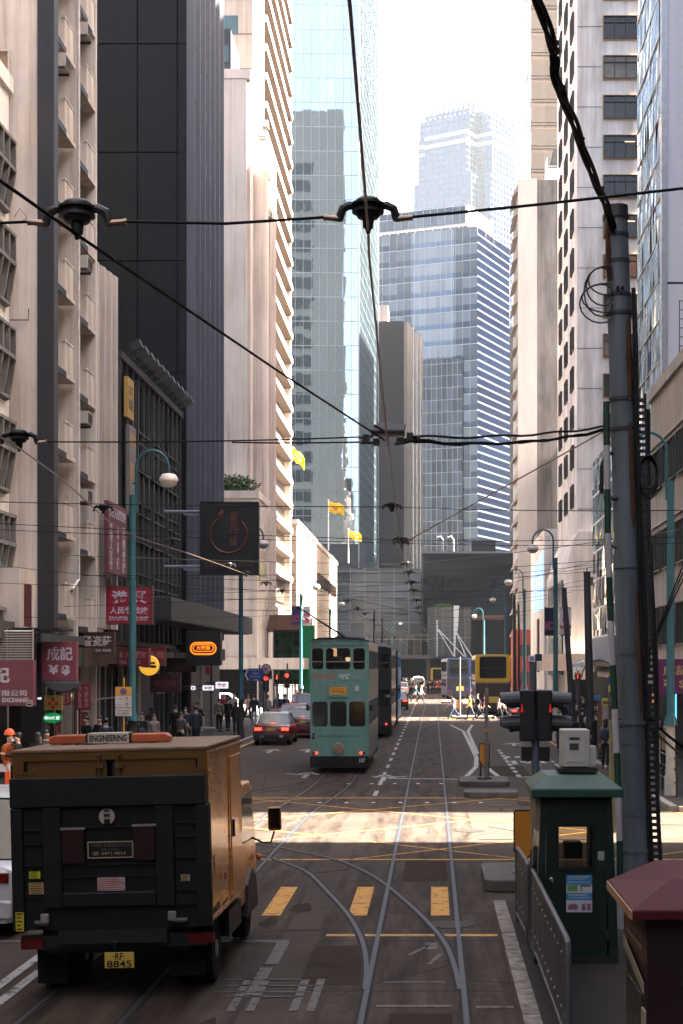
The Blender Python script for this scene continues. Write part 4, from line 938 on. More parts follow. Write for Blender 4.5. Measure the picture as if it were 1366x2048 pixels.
# --- islands and keep left bollards
def bollard(px, py, zz, pole_h, label, plate=(.33, .75), pz=.32):
    x = X(px, zz); t = thing('traffic_island_sign', label, 'island sign', (x, zz, .16), 0, 'yellow shield plates on traffic islands')
    w, h = plate
    MB().prism([(-w / 2, pz + .18), (0, pz), (w / 2, pz + .18), (w / 2, pz + h - .03), (w / 2 - .03, pz + h), (-w / 2 + .03, pz + h), (-w / 2, pz + h - .03)], .04, .06, 'y').build('rim', black, t)
    MB().prism([(-w / 2 + .025, pz + .195), (0, pz + .03), (w / 2 - .025, pz + .195), (w / 2 - .025, pz + h - .03), (-w / 2 + .025, pz + h - .03)], .034, .039, 'y').build('plate', mat('amber_plate', (.52, .21, .015), .5, var=.1), t)
    if pole_h:
        MB().tube([(.06, -.04, 0), (.06, -.04, pole_h)], .055, 12).build('pole', mat('pole_galv', (.17, .165, .16), .5, .3), t, True)
        MB().tube([(.06, -.04, pole_h * .52), (.06, -.04, pole_h * .55)], .062, 12).build('yellow_band', mat('amber_plate', (1, 1, 1)), t)
    MB().tube([(-.12, .02, pz + .2), (-.12, .02, 0)], .025, 6).tube([(.12, .02, pz + .2), (.12, .02, 0)], .025, 6).lathe([(.24, 0), (.22, .05), (.08, .09)], n=14).build('foot', black, t)
    return t
isl = mat('island_stone', (.1, .09, .08), .85, var=.35, scale=2)
def island(x0, x1, y0, y1, h, name='traffic_island'):
    mb = MB(); n = 8; o = []
    xm = (y1 - y0) / 2
    o = [(x0, y0 + .15), (x0 + .15, y0), (x1 - .15, y0), (x1, y0 + .15), (x1, y1 - .15), (x1 - .15, y1), (x0 + .15, y1), (x0, y1 - .15)]
    mb.prism(o, 0, h, 'z'); ob = mb.build(name, isl, None, bevel=.03); return tag(ob, kind='structure')
island(.78, 2.28, 47.3, 49.6, .16); island(.84, 2.32, 43.2, 44.3, .17); island(.82, 1.5, 25.3, 27.6, .2); island(1.3, 4.2, 106.5, 110, .16); island(X(885, 155), X(915, 155) + .6, 150, 156, .16)
bollard(969, 0, 48.3, 2.75, 'yellow shield plate and tall pole on the middle traffic island')
bollard(1049, 0, 26.3, 0, 'large yellow plate half hidden by the green kiosk railing', (.36, .86), .2)
bollard(918, 0, 107.5, 4.0, 'farthest yellow shield plate and pole by the walking woman', (.36, .8), .35)
# --- railings on the platform
def railing(x0, y0, x1, y1, label):
    d = Vector((x1 - x0, y1 - y0, 0)); L_ = d.length; t = thing('pedestrian_railing', label, 'railing', (x0, y0, .15), math.atan2(d.y, d.x), 'grey railing panels on the tram platform')
    r = .028; h = 1.0
    fr = [(0, 0, .12), (0, 0, h - .12), (.03, 0, h - .03), (.12, 0, h), (L_ - .12, 0, h), (L_ - .03, 0, h - .03), (L_, 0, h - .12), (L_, 0, .12)]
    MB().tube(fr, r, 8).tube([(0, 0, .12), (L_, 0, .12)], r * .8, 8).tube([(0, 0, -.02), (0, 0, .13)], r, 8).tube([(L_, 0, -.02), (L_, 0, .13)], r, 8).build('frame', mat('galvanised', (.085, .085, .095), .5, .2, var=.3, scale=3), t, True)
    MB().box(.04, L_ - .04, -.008, .008, .15, h - .05).build('mesh_panel', mat('dark_mesh', (.06, .06, .062), .6, .2, var=.3, scale=5, stretch=(8, 1, 1)), t)
    n = max(2, int(L_ / .75)); stl = MB().tube([(0, 0, .14), (0, 0, h - .03)], .014, 6).mesh('stile', MATS['galvanised']); bol = MB().lathe([(.015, -.018), (.015, .018)], n=8, ax='y').mesh('bolt', alu)
    for k in range(1, n + 1): inst(stl, 'stile', t, (L_ * k / (n + 1), 0, 0))
    for k in range(n * 2):
        for z in (.3, .8): inst(bol, 'bolt', t, (L_ * (k + .6) / (n * 2), 0, z))
railing(1.13, 21.5, 1.17, 19.75, 'short grey railing panel beside the green kiosk, farther of two')
railing(1.19, 19.2, 1.2, 14.2, 'long grey railing panel on the platform, nearer of two')
# --- green kiosk
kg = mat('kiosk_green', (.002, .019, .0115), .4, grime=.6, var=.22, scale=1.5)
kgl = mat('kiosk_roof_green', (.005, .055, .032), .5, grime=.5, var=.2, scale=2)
kb_ = mat('kiosk_frame_beige', (.2, .17, .12), .7, var=.2)
kz = 18.5; kx = X(1153, kz)
k_ = thing('tram_regulator_kiosk', 'green tapered booth with windowed door on the tram platform', 'kiosk', (kx, kz, .15)); k_.scale = (.94, 1, .955)
w0, w1, dp = .52, .435, 1.15; H = 2.02
def side(x): return (w0 + (w1 - w0) * x / H)
kg_see = clear_glass('kiosk_glass', (.62, .58, .5), .82)
bd_ = MB(); t_ = .05
def wallq(sx):                                    # side wall with an opening for the window
    for (y0, y1, z0, z1) in ((0, dp, 0, .98), (0, .14, .98, 1.62), (dp - .14, dp, .98, 1.62), (0, dp, 1.62, H)):
        a, c = side(z0) * sx, side(z1) * sx; i = -t_ * sx
        bd_.hexa([(a, y0, z0), (a + i, y0, z0), (a + i, y1, z0), (a, y1, z0), (c, y0, z1), (c + i, y0, z1), (c + i, y1, z1), (c, y1, z1)])
wallq(-1); wallq(1)
for (x0, x1, z0, z1) in ((-9, 9, 0, .98), (-9, -.3, .98, 1.72), (.3, 9, .98, 1.72), (-9, 9, 1.72, H)):
    f = lambda x, z: max(-side(z) + t_, min(side(z) - t_, x))
    bd_.hexa([(f(x0, z0), dp - t_, z0), (f(x1, z0), dp - t_, z0), (f(x1, z0), dp, z0), (f(x0, z0), dp, z0), (f(x0, z1), dp - t_, z1), (f(x1, z1), dp - t_, z1), (f(x1, z1), dp, z1), (f(x0, z1), dp, z1)])
bd_.hexa([(-side(0) + t_, 0, 0), (-.4, 0, 0), (-.4, t_, 0), (-side(0) + t_, t_, 0), (-side(H) + t_, 0, H), (-.37, 0, H), (-.37, t_, H), (-side(H) + t_, t_, H)])
bd_.hexa([(.4, 0, 0), (side(0) - t_, 0, 0), (side(0) - t_, t_, 0), (.4, t_, 0), (.37, 0, H), (side(H) - t_, 0, H), (side(H) - t_, t_, H), (.37, t_, H)])
bd_.box(-.47, .47, .05, dp - .05, .0, .05)
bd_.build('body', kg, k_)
dr = MB(); dw = .375
for (x0, x1, z0, z1) in ((-dw, dw, .03, 1.17), (-dw, -.225, 1.17, 1.66), (.19, dw, 1.17, 1.66), (-dw, dw, 1.66, H - .04)): dr.box(x0, x1, -.015, .03, z0, z1)
door = dr.build('door', mat('door_green', (.0016, .0145, .0088), .4, grime=.5, var=.18, scale=2), k_)
gk = MB(); gk.box(-.225, .19, -.006, .002, 1.17, 1.66); gk.build('pane', kg_see, door)
gt = MB(); [gt.box(a, b, -.024, -.0155, c, d) for a, b, c, d in ((-.25, -.22, 1.14, 1.69), (.185, .225, 1.14, 1.69), (-.22, .185, 1.655, 1.69), (-.22, .185, 1.12, 1.165))]; gt.build('window_gasket', blackr, door, bevel=.006)
MB().lathe([(.01, -.09), (.032, -.085), (.036, -.06), (.016, -.045), (.016, -.016)], (-.315, 0, 1.02), 14, 'y').build('handle', mat('chrome', (.6, .58, .55), .15, .95), door, True)
MB().box(-.2, .2, -.03, -.015, 1.88, 1.92).build('door_closer', black, door)
MB().box(-.1, .12, .5, .8, 1.2, 1.4).build('monitor', black, k_); MB().box(-.4, .42, .3, 1.05, .98, 1.02).build('desk', kb_, k_)
MB().box(.2, .4, .35, .75, 1.03, 1.6).build('stacked_binder', dpole, k_)
for sx in (-1, 1): MB().hexa([(side(.98) * sx, .14, .98), ((side(.98) - .02) * sx, .14, .98), ((side(.98) - .02) * sx, dp - .14, .98), (side(.98) * sx, dp - .14, .98), (side(1.62) * sx, .14, 1.62), ((side(1.62) - .02) * sx, .14, 1.62), ((side(1.62) - .02) * sx, dp - .14, 1.62), (side(1.62) * sx, dp - .14, 1.62)]).build('side_pane', kg_see, k_)
MB().box(-.5, -.445, .0, 1.1, 1.6, 2.0).build('side_board', kb_, k_)
ro = MB(); e, q = .56, .36; y0, y1 = -.16, dp + .12
ro.hexa([(-e, y0, 2.02), (e, y0, 2.02), (e, y1, 2.02), (-e, y1, 2.02), (-e, y0, 2.12), (e, y0, 2.12), (e, y1, 2.12), (-e, y1, 2.12)]); ro.hexa([(-e, y0, 2.12), (e, y0, 2.12), (e, y1, 2.12), (-e, y1, 2.12), (-q, y0 + .22, 2.27), (q, y0 + .22, 2.27), (q, y1 - .2, 2.27), (-q, y1 - .2, 2.27)])
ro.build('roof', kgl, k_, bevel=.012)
for z in (.35, 1.1, 1.8): MB().tube([(.385, -.02, z - .05), (.385, -.02, z + .05)], .014, 8).build('hinge', dpole, k_)
for x in (-.46, .45): MB().hexa([(x, -.006, .02), (x + .008, -.006, .02), (x + .008, 0, .02), (x, 0, .02), (x * .87, -.006, 2.0), (x * .87 + .008, -.006, 2.0), (x * .87 + .008, 0, 2.0), (x * .87, 0, 2.0)]).build('corner_seam', black, k_)
MB().box(-.5, .5, -.02, 0, -.0, .1).build('skirting', black, k_); MB().box(.26, .34, -.02, -.0155, 1.25, 1.36).build('sticker', mat('sheet_white2', (.3, .3, .28), .6), k_)
for x in (-.25, -.17, -.09): MB().box(x, x + .05, -.018, -.0155, 1.76, 1.8).build('vent_slot', black, k_)
ac = thing('air_conditioner', 'white outdoor air conditioner box on the green kiosk roof', 'air conditioner', (X(1150, 18.9), 18.9, .15 + 2.27 * .955))
MB().box(-.2, .26, -.1, .4, .02, .07).build('tray', black, ac)
acb = MB().box(-.16, .17, -.05, .35, .08, .52).build('casing', mat('ac_white', (.4, .38, .34), .55, var=.1, scale=4), ac, bevel=.012)
MB().box(-.1, .1, -.058, -.05, .14, .46).build('front_panel', mat('ac_panel', (.44, .42, .38), .5), acb); MB().box(-.07, .05, -.064, -.0585, .4, .43).build('grip', dpole, acb)
MB().box(-.07, .04, -.062, -.0585, .28, .36).build('rating_label', mgrey, acb); MB().box(.17, .25, 0, .25, .1, .32).build('valve_cover', MATS['ac_white'], ac)
po_ = thing('poster', 'blue and white notice stuck on the green kiosk door', 'poster', (kx - .01 + .0, kz - .0165, .15 + .59))
po_.location.x = X(1158, kz); po_.location.z = Z(1824, kz)
MB().box(-.15, .15, -.003, 0, 0, .43).build('sheet', mat('sheet_white', (.42, .42, .42), .6, var=.05), po_)
q = MB(); q.box(-.15, .15, -.005, -.0035, .32, .43); q.box(-.15, .15, -.005, -.0035, .14, .225); q.build('blue_field', mat('sheet_blue', (.04, .19, .36), .6, var=.2, scale=12), po_)
q = MB(); q.box(-.135, -.02, -.006, -.004, .245, .312); q.build('green_card', mat('card_green', (.09, .25, .06), .6), po_)
q = MB(); q.box(.02, .13, -.006, -.004, .3, .315); q.box(.02, .03, -.006, -.004, .24, .3); q.build('dark_card', dpole, po_)
q = MB()
for x in (-.1, -.045): q.lathe([(.035, -.006), (.028, -.0062)], (x, 0, .06), 14, 'y')
q.tube([(-.1, -.006, .06), (-.08, -.006, .1), (-.05, -.006, .09), (-.045, -.006, .06)], .005, 4); q.box(.03, .075, -.006, -.004, .02, .1); q.box(.09, .135, -.006, -.004, .02, .1); q.build('print', mat('print_mauve', (.2, .1, .17), .6, var=.5, scale=30), po_)
q = MB()
for k in range(7): q.box(-.13, .13 - .03 * (k % 3), -.0062, -.0052, (.41, .395, .38, .345, .205, .19, .165)[k], (.415, .4, .385, .352, .211, .196, .171)[k])
q.build('lettering', MATS['sheet_white'], po_)
# --- red kiosk
kr = mat('kiosk_maroon', (.014, .0007, .0012), .5, var=.2, scale=1.5); krr = mat('kiosk_roof_maroon', (.07, .0075, .011), .62, grime=.2, var=.22, scale=2.5)
kr_ = thing('red_kiosk', 'maroon ticket booth with hipped roof cut off by the right edge', 'kiosk', (X(1285, 11.6), 11.6, .15))
MB().box(.04, 1.45, .05, 1.3, 0, 1.7).build('body', kr, kr_)
hw = MB()
hw.hexa([(-.09, -.14, 1.62), (1.6, -.14, 1.62), (1.6, 1.5, 1.62), (-.09, 1.5, 1.62), (-.09, -.14, 1.69), (1.6, -.14, 1.69), (1.6, 1.5, 1.69), (-.09, 1.5, 1.69)])
hw.hexa([(-.09, -.14, 1.69), (1.6, -.14, 1.69), (1.6, 1.5, 1.69), (-.09, 1.5, 1.69), (.24, .28, 1.86), (1.3, .28, 1.86), (1.3, 1.1, 1.9), (.24, 1.1, 1.9)])
hw.build('roof', krr, kr_, bevel=.01)
MB().box(-.1, -.09, -.13, 1.49, 1.62, 1.685).build('eave_trim', mat('copper_trim', (.36, .19, .1), .5), kr_)
q = MB(); q.box(.02, .039, .06, 1.28, 1.28, 1.6); q.build('side_signboard', mat('sign_brown', (.12, .055, .035), .6), kr_)
q = MB(); q.hexa([(.012, .06, 1.05), (.019, .06, 1.05), (.019, 1.28, 1.2), (.012, 1.28, 1.2), (.012, .06, 1.13), (.019, .06, 1.13), (.019, 1.28, 1.28), (.012, 1.28, 1.28)]); q.build('beige_stripe', mat('stripe_beige', (.28, .24, .18), .6), kr_)
MB().box(.02, .039, .35, 1.15, .45, 1.0).build('side_window', wing, kr_); MB().box(-.04, .039, .3, 1.2, .38, .44).build('sill', alu, kr_)
MB().box(.02, .036, .07, .24, .25, .92).build('notice_strip', mat('notice_beige', (.33, .3, .22), .6), kr_)
for k in range(9): MB().box(.012, .0195, .2 + k * .1, .225 + k * .1, 1.42, 1.52).build('lettering', MATS['stripe_beige'], kr_); MB().box(.012, .0195, .2 + k * .1, .25 + k * .1, 1.35, 1.38).build('lettering', MATS['stripe_beige'], kr_)
lg = mat('lettering_grey', (.2, .19, .19), .6)
letter(kr_, 'DE', (.2 + .16, .045, 1.02), .1, .055, lg, bold=.01); q = MB(); q.box(.3, .6, .042, .049, 1.12, 1.15); q.box(.34, .42, .042, .049, 1.151, 1.25); q.build('emblem', lg, kr_)
MB().box(.5, 1.3, .035, .049, .35, .9).build('window', wing, kr_)
# ================================================================ vehicles
tyre = mat('tyre', (.012, .012, .012), .85); rimm = mat('wheel_rim', (.28, .28, .28), .35, .7)
tail_on = emit('tail_light_on', (1, .045, .02), 3.5); tail_off = mat('tail_light_off', (.12, .006, .006), .2)
amber = mat('amber_lens', (.3, .06, .02), .25)
carglass = mat('car_glass', (.012, .015, .016), .05, spec=.9)
platey = mat('plate_yellow', (.5, .33, .05), .5, var=.1); ink = mat('ink', (.012, .011, .011), .6)
chrome = mat('chrome', (.6, .58, .55), .15, .95)
def wheel(parent, x, y, r, w=.2):
    ww = MB().lathe([(r * .6, -w / 2), (r * .93, -w / 2), (r, -w / 2 + .03), (r, w / 2 - .03), (r * .93, w / 2), (r * .6, w / 2)], (0, 0, 0), 20, 'x').build('wheel', tyre, parent, True, loc=(x, y, r))
    MB().lathe([(.03, -w / 2 - .012), (r * .2, -w / 2 - .01), (r * .58, -w / 2 + .03), (r * .6, -w / 2 + .04), (r * .6, w / 2 - .04), (r * .58, w / 2 - .03), (r * .2, w / 2 + .01), (.03, w / 2 + .012)], n=16, ax='x').build('rim', rimm, ww, True)
# --- engineering box truck
tk = thing('box_truck', 'yellow engineering box truck seen from behind with dark raised tail lift', 'truck', (X(231, 17.25), 17.25, 0), R(-1.2))
tk.rotation_euler.y = R(-1.4)
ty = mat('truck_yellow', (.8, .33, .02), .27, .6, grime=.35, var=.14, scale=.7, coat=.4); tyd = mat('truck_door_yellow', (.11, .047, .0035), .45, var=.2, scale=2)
tg = mat('tail_lift_steel', (.0045, .0047, .0054), .5, .3, var=.35, scale=2.5, bump=.08); tg2 = mat('tail_lift_plate', (.0045, .0045, .0045), .6, .3, var=.5, scale=30, bump=.3)
u = lambda zx: (zx - 544) * (2.1 / 936)          # zoomed pixel -> metres across the rear
h = lambda zy: .78 + (1040 - zy) * (1.93 / 895)
bx = MB(); bx.box(-1.05, -1.0, 0, 2.55, .78, 2.68); bx.box(1.0, 1.05, .02, 1.55, .8, 2.66); bx.box(-1.0, 1.0, 2.5, 2.55, .78, 2.66); bx.box(-1.0, 1.0, .06, 2.5, .78, .84); bx.box(1.0, 1.05, 1.56, 2.55, .78, 2.66)
bx.build('cargo_box', ty, tk, bevel=.012)
MB().box(-1.06, 1.06, -.03, 2.57, 2.665, 2.705).build('roof', mat('truck_roof', (.17, .105, .06), .6, var=.3, scale=3), tk, bevel=.012)
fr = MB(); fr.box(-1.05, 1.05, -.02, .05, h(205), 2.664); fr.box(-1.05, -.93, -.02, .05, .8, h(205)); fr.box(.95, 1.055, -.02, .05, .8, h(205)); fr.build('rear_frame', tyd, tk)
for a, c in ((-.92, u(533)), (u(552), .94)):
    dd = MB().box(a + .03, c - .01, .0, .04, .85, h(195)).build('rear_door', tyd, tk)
    g_ = MB(); g_.box(a, c, .005, .03, h(195), h(183)); g_.box(a, a + .025, .004, .03, h(290), h(195)); g_.build('door_seal', blackr, dd)
    MB().box(a + .025, c - .02, -.003, .004, h(194), h(190)).build('trim', alu, dd)
for zx in (495, 590): 
    lk = MB().tube([(u(zx), -.03, .9), (u(zx), -.03, h(165))], .014, 6); lk.box(u(zx) - .045, u(zx) + .045, -.05, -.015, h(245), h(225)); lk.box(u(zx) - .03, u(zx) + .03, -.05, -.015, h(185), h(175)); lk.build('lock_rod', tyd, tk)
for zx, w_ in ((90, .2), (925, .2)): 
    hn = MB(); [hn.box(u(zx), u(zx) + w_, -.035, -.021, h(285) + k * .035, h(285) + .022 + k * .035) for k in range(2)]; hn.build('hinge', tyd, tk)
lf = MB().box(u(80), u(1012), -.2, -.06, h(430), h(285)).build('tail_lift', tg2, tk, bevel=.01)
MB().box(u(80), u(1030), -.13, -.06, h(1040), h(431)).build('lift_panel', tg, lf)
for a, c in ((80, 136), (232, 320), (770, 858), (962, 1028)): MB().box(u(a), u(c), -.185, -.131, h(930 if a > 100 and a < 900 else 1035), h(434)).build('lift_rib', tg, lf, bevel=.008)
for a, c, rows in ((138, 230, (540, 610, 715, 870, 945)), (322, 768, (530, 715, 775)), (860, 960, (515, 585, 690, 850, 920))):
    for r_ in rows: MB().box(u(a), u(c), -.165, -.131, h(r_ + 9), h(r_)).build('lift_slat', tg, lf)
MB().box(u(322), u(768), -.21, -.131, h(925), h(855)).build('lift_step', tg, lf, bevel=.01)
for a, c, z0, z1 in ((325, 430, 710, 540), (668, 768, 700, 530)):
    fp = MB().prism([(u(a), h(z1)), (u(c), h(z1)), (u(c), h(z0 - 12)), (u(c - 8), h(z0)), (u(a + 8), h(z0)), (u(a), h(z0 - 12))], -.2, -.19, 'y').build('flap', mat('flap_brown', (.022, .009, .007), .7, var=.3), lf)
    MB().box(u(a - 5), u(c + 8), -.206, -.186, h(z1 + 3), h(z1 - 8)).build('flap_rail', brass, fp)
disc = MB().lathe([(.085, -.166), (.085, -.172)], (u(541), 0, h(482)), 26, 'y').build('emblem', mat('emblem_beige', (.36, .3, .25), .6), lf)
q = MB(); q.box(u(527), u(556), -.176, -.1725, h(515), h(450)); q.box(u(533), u(549), -.176, -.1725, h(449), h(444)); q.prism([(u(522), h(524)), (u(560), h(524)), (u(552), h(512)), (u(530), h(512))], -.176, -.1725, 'y'); q.build('tram_mark', ink, disc)
q = MB(); [q.box(u(530 + 9 * k), u(536 + 9 * k), -.178, -.1765, h(zy + 12), h(zy)) for k in range(3) for zy in (458, 483)]; q.build('tram_mark_window', MATS['emblem_beige'], disc)
pl_ = MB().box(u(443), u(665), -.171, -.1655, h(690), h(603)).build('name_plate', ink, lf)
q = MB(); [q.box(u(a), u(c), -.175, -.1715, h(e), h(f)) for a, c, e, f in ((445, 663, 610, 605), (445, 663, 688, 683), (445, 450, 683, 610), (658, 663, 683, 610))]; gold_ink = mat('gold_ink', (.36, .27, .18), .6); q.build('border', gold_ink, pl_)
letter(pl_, '☎ 2471 0623', (u(547), -.173, h(664)), .36, .042, gold_ink, bold=.01)
dim_ink = mat('dim_ink', (.13, .1, .08), .7); letter(pl_, '代理商 永豐隆有限公司', (u(555), -.173, h(624)), .42, .036, dim_ink); letter(pl_, '液壓升降尾板', (u(552), -.173, h(645)), .2, .022, dim_ink)
sk = mat('pink_sticker', (.4, .28, .26), .6, var=.25, scale=12)
q = MB().box(u(488), u(620), -.172, -.166, h(850), h(784)).build('sticker', sk, lf)
z_ = MB(); [z_.box(u(490 + (k % 2) * 6), u(618 - (k % 3) * 14), -.1745, -.1725, h(845 - k * 10), h(842 - k * 10)) for k in range(6)]; z_.build('print', mat('red_print', (.3, .08, .07), .6), q)
for a, c, e, f, col in ((163, 215, 782, 746, (.5, .45, .02)), (160, 230, 860, 802, (.4, .26, .12)), (888, 930, 810, 777, (.36, .25, .13)), (95, 135, 1040, 946, (.42, .33, .03))):
    st_ = MB().box(u(a), u(c), -.192 if a < 140 else -.172, -.186 if a < 140 else -.166, h(e), h(f)).build('sticker', mat('sticker%d' % a, col, .6, var=.2, scale=10), lf)
    z_ = MB(); n = 5
    for k in range(n): z_.box(u(a + 6), u(c - 6 - (k * 7) % 12), -.1945 if a < 140 else -.1745, -.1925 if a < 140 else -.1725, h(f + (e - f) * (k + .6) / n), h(f + (e - f) * (k + .25) / n))
    z_.build('print', ink, st_)
for a in (238, 845):
    hb = MB().box(u(a - 20), u(a + 20), -.23, -.19, h(1000), h(955)).build('lift_hinge', brass, lf, bevel=.006); MB().lathe([(.035, -.05), (.035, .1)], (u(a) + .06 * (1 if a > 500 else -1), -.2, h(1003)), 12, 'x').build('pin', dpole, hb, True)
MB().box(u(290), u(810), -.12, .1, .62, .8).build('lift_beam', black, tk); MB().box(-.85, .75, .3, 3.4, .45, .75).build('chassis', black, tk)
MB().box(-1.0, 1.0, -.02, .1, .56, .7).build('bumper', black, tk)
lb = MB().box(u(100), u(205), -.06, .02, .56, .68).build('tail_light', tail_off, tk); rb_ = MB().box(u(905), u(1030), -.06, .02, .6, .7).build('tail_light', tail_off, tk)
np = MB().box(u(512), u(653), -.16, -.15, .36, .53).build('licence_plate', platey, tk, bevel=.006)
letter(np, '·RF·', (u(582), -.163, .487), .13, .07, ink, bold=.02); letter(np, '8845', (u(582), -.163, .405), .27, .075, ink, bold=.02)
MB().tube([(u(560), -.1, .56), (u(565), -.14, .64)], .025, 8).build('tow_hook', black, tk)
MB().box(-.95, -.62, .42, .45, .1, .62).build('mud_flap', blackr, tk); MB().box(.52, .9, .42, .45, .16, .62).build('mud_flap', blackr, tk)
for x in (-.86, -.62, .62, .86): wheel(tk, x, .92, .36, .2)
for x in (-.82, .82): wheel(tk, x, 3.78, .36, .2)
lb_ = MB().box(.72, 1.02, 1.5, 2.5, .4, .7).build('side_locker', black, tk)
sd = MB(); sd.box(1.051, 1.062, .06, 1.5, .8, .84); sd.box(1.051, 1.062, 1.45, 1.5, .84, 2.6); sd.box(1.051, 1.06, .0, .06, .8, 2.66); sd.box(1.051, 1.062, .06, 2.5, 2.6, 2.66); sd.build('side_trim', ty, tk)
dr_ = MB(); dr_.box(1.051, 1.066, 1.58, 2.42, .9, 2.5); sdo = dr_.build('side_door', mat('truck_side_door', (.74, .3, .02), .27, .6, var=.14, scale=.7, coat=.4), tk, bevel=.008)
q = MB(); q.box(1.067, 1.075, 1.66, 2.34, 1.0, 2.42); MB().box(1.067, 1.085, 1.66, 1.72, 1.55, 1.75).build('handle', black, sdo)
MB().box(1.067, 1.09, .9, .94, 1.15, 1.22).build('marker_lamp', amber, tk)
rvm = MB().lathe([(.012, 1.05), (.009, 1.058), (.003, 1.06)], n=8, ax='x').mesh('rivet', brass)
for k in range(16):
    for z in (.82, 2.63): inst(rvm, 'rivet', tk, (.0125, .1 + k * .16, z))
for k in range(11): inst(rvm, 'rivet', tk, (.012, .035, .9 + k * .17)); inst(rvm, 'rivet', tk, (.0125, 1.475, .9 + k * .17))
for a, c, z0, z1 in ((.15, .7, .86, .95), (.8, 1.3, .86, .9), (.3, .36, 1.3, 1.5)): MB().prism([(a, z0), (c, z0), (c - .08, z1), (a + .05, z1 - .02)], 1.0505, 1.0525, 'x').build('dirt_patch', mat('road_dirt', (.11, .065, .03), .9, var=.5, scale=9), tk)
# cab
cab = MB().prism([(2.62, .5), (4.35, .5), (4.42, 1.2), (4.2, 1.9), (4.0, 2.05), (2.75, 2.05), (2.62, 1.95)], -.93, .96, 'x').build('cab', ty, tk, bevel=.04)
MB().prism([(3.0, 1.3), (4.1, 1.3), (4.05, 1.8), (3.9, 1.9), (3.0, 1.9)], .955, .968, 'x').build('cab_window', carglass, cab)
MB().tube([(.95, 4.1, 1.28), (1.1, 4.15, 1.2), (1.2, 4.15, 1.2), (1.25, 4.15, 1.35)], .014, 8).build('mirror_arm', black, tk, True)
mr = MB().box(1.17, 1.35, 4.1, 4.17, 1.36, 1.68).build('mirror', mat('mirror_shell', (.35, .16, .02), .4), tk, bevel=.03); MB().box(1.185, 1.335, 4.088, 4.0995, 1.4, 1.66).build('mirror_glass', mat('mirror_face', (.05, .05, .05), .03, .95), mr)
MB().lathe([(.03, 0), (.05, .03), (.03, .07)], (.98, 4.25, 1.0), 8, 'x').build('side_repeater', mat('orange_lens', (.5, .1, .02), .3), tk)
MB().prism([(3.25, .36), (3.35, .75), (3.78, .92), (4.2, .75), (4.3, .4), (4.25, .36)], .9, .99, 'x').build('wheel_arch', black, tk)
# light bar
bar = thing('light_bar', 'orange beacon bar with ENGINEERING panel on the truck roof', 'light bar', (X(221, 18.4), 18.4, 2.708 - .02), R(-1.2)); bar.rotation_euler.y = R(-1.4)
am = mat('beacon_orange', (.42, .09, .03), .35, var=.2, scale=3)
for x0, x1, s in ((-.69, -.265, 1), (.26, .7, -1)):
    o = [(x0, .02), (x1, .02), (x1, .12), (x0 + (.08 if s > 0 else 0), .12), (x0, .1)] if s > 0 else [(x0, .02), (x1, .02), (x1, .08), (x1 - .05, .12), (x0, .12)]
    MB().prism(o, -.1, .1, 'y').build('beacon', am, bar, bevel=.015)
pnl = MB().box(-.235, .235, -.11, .11, .015, .135).build('sign_panel', mat('sign_beige', (.5, .44, .36), .5), bar); letter(pnl, 'ENGINEERING', (0, -.113, .075), .43, .075, ink, bold=.035)
for x in (-.25, .247): MB().box(x - .012, x + .012, -.1, .1, .015, .13).build('end_clamp', black, bar)
for x in (-.5, .5): MB().box(x - .05, x + .05, -.05, .05, 0, .02).build('foot', black, bar)
MB().tube([(-.35, -.2, .01), (-.3, -.26, .03), (-.1, -.2, .01), (0, -.1, .01)], .012, 6).build('cable', black, bar)
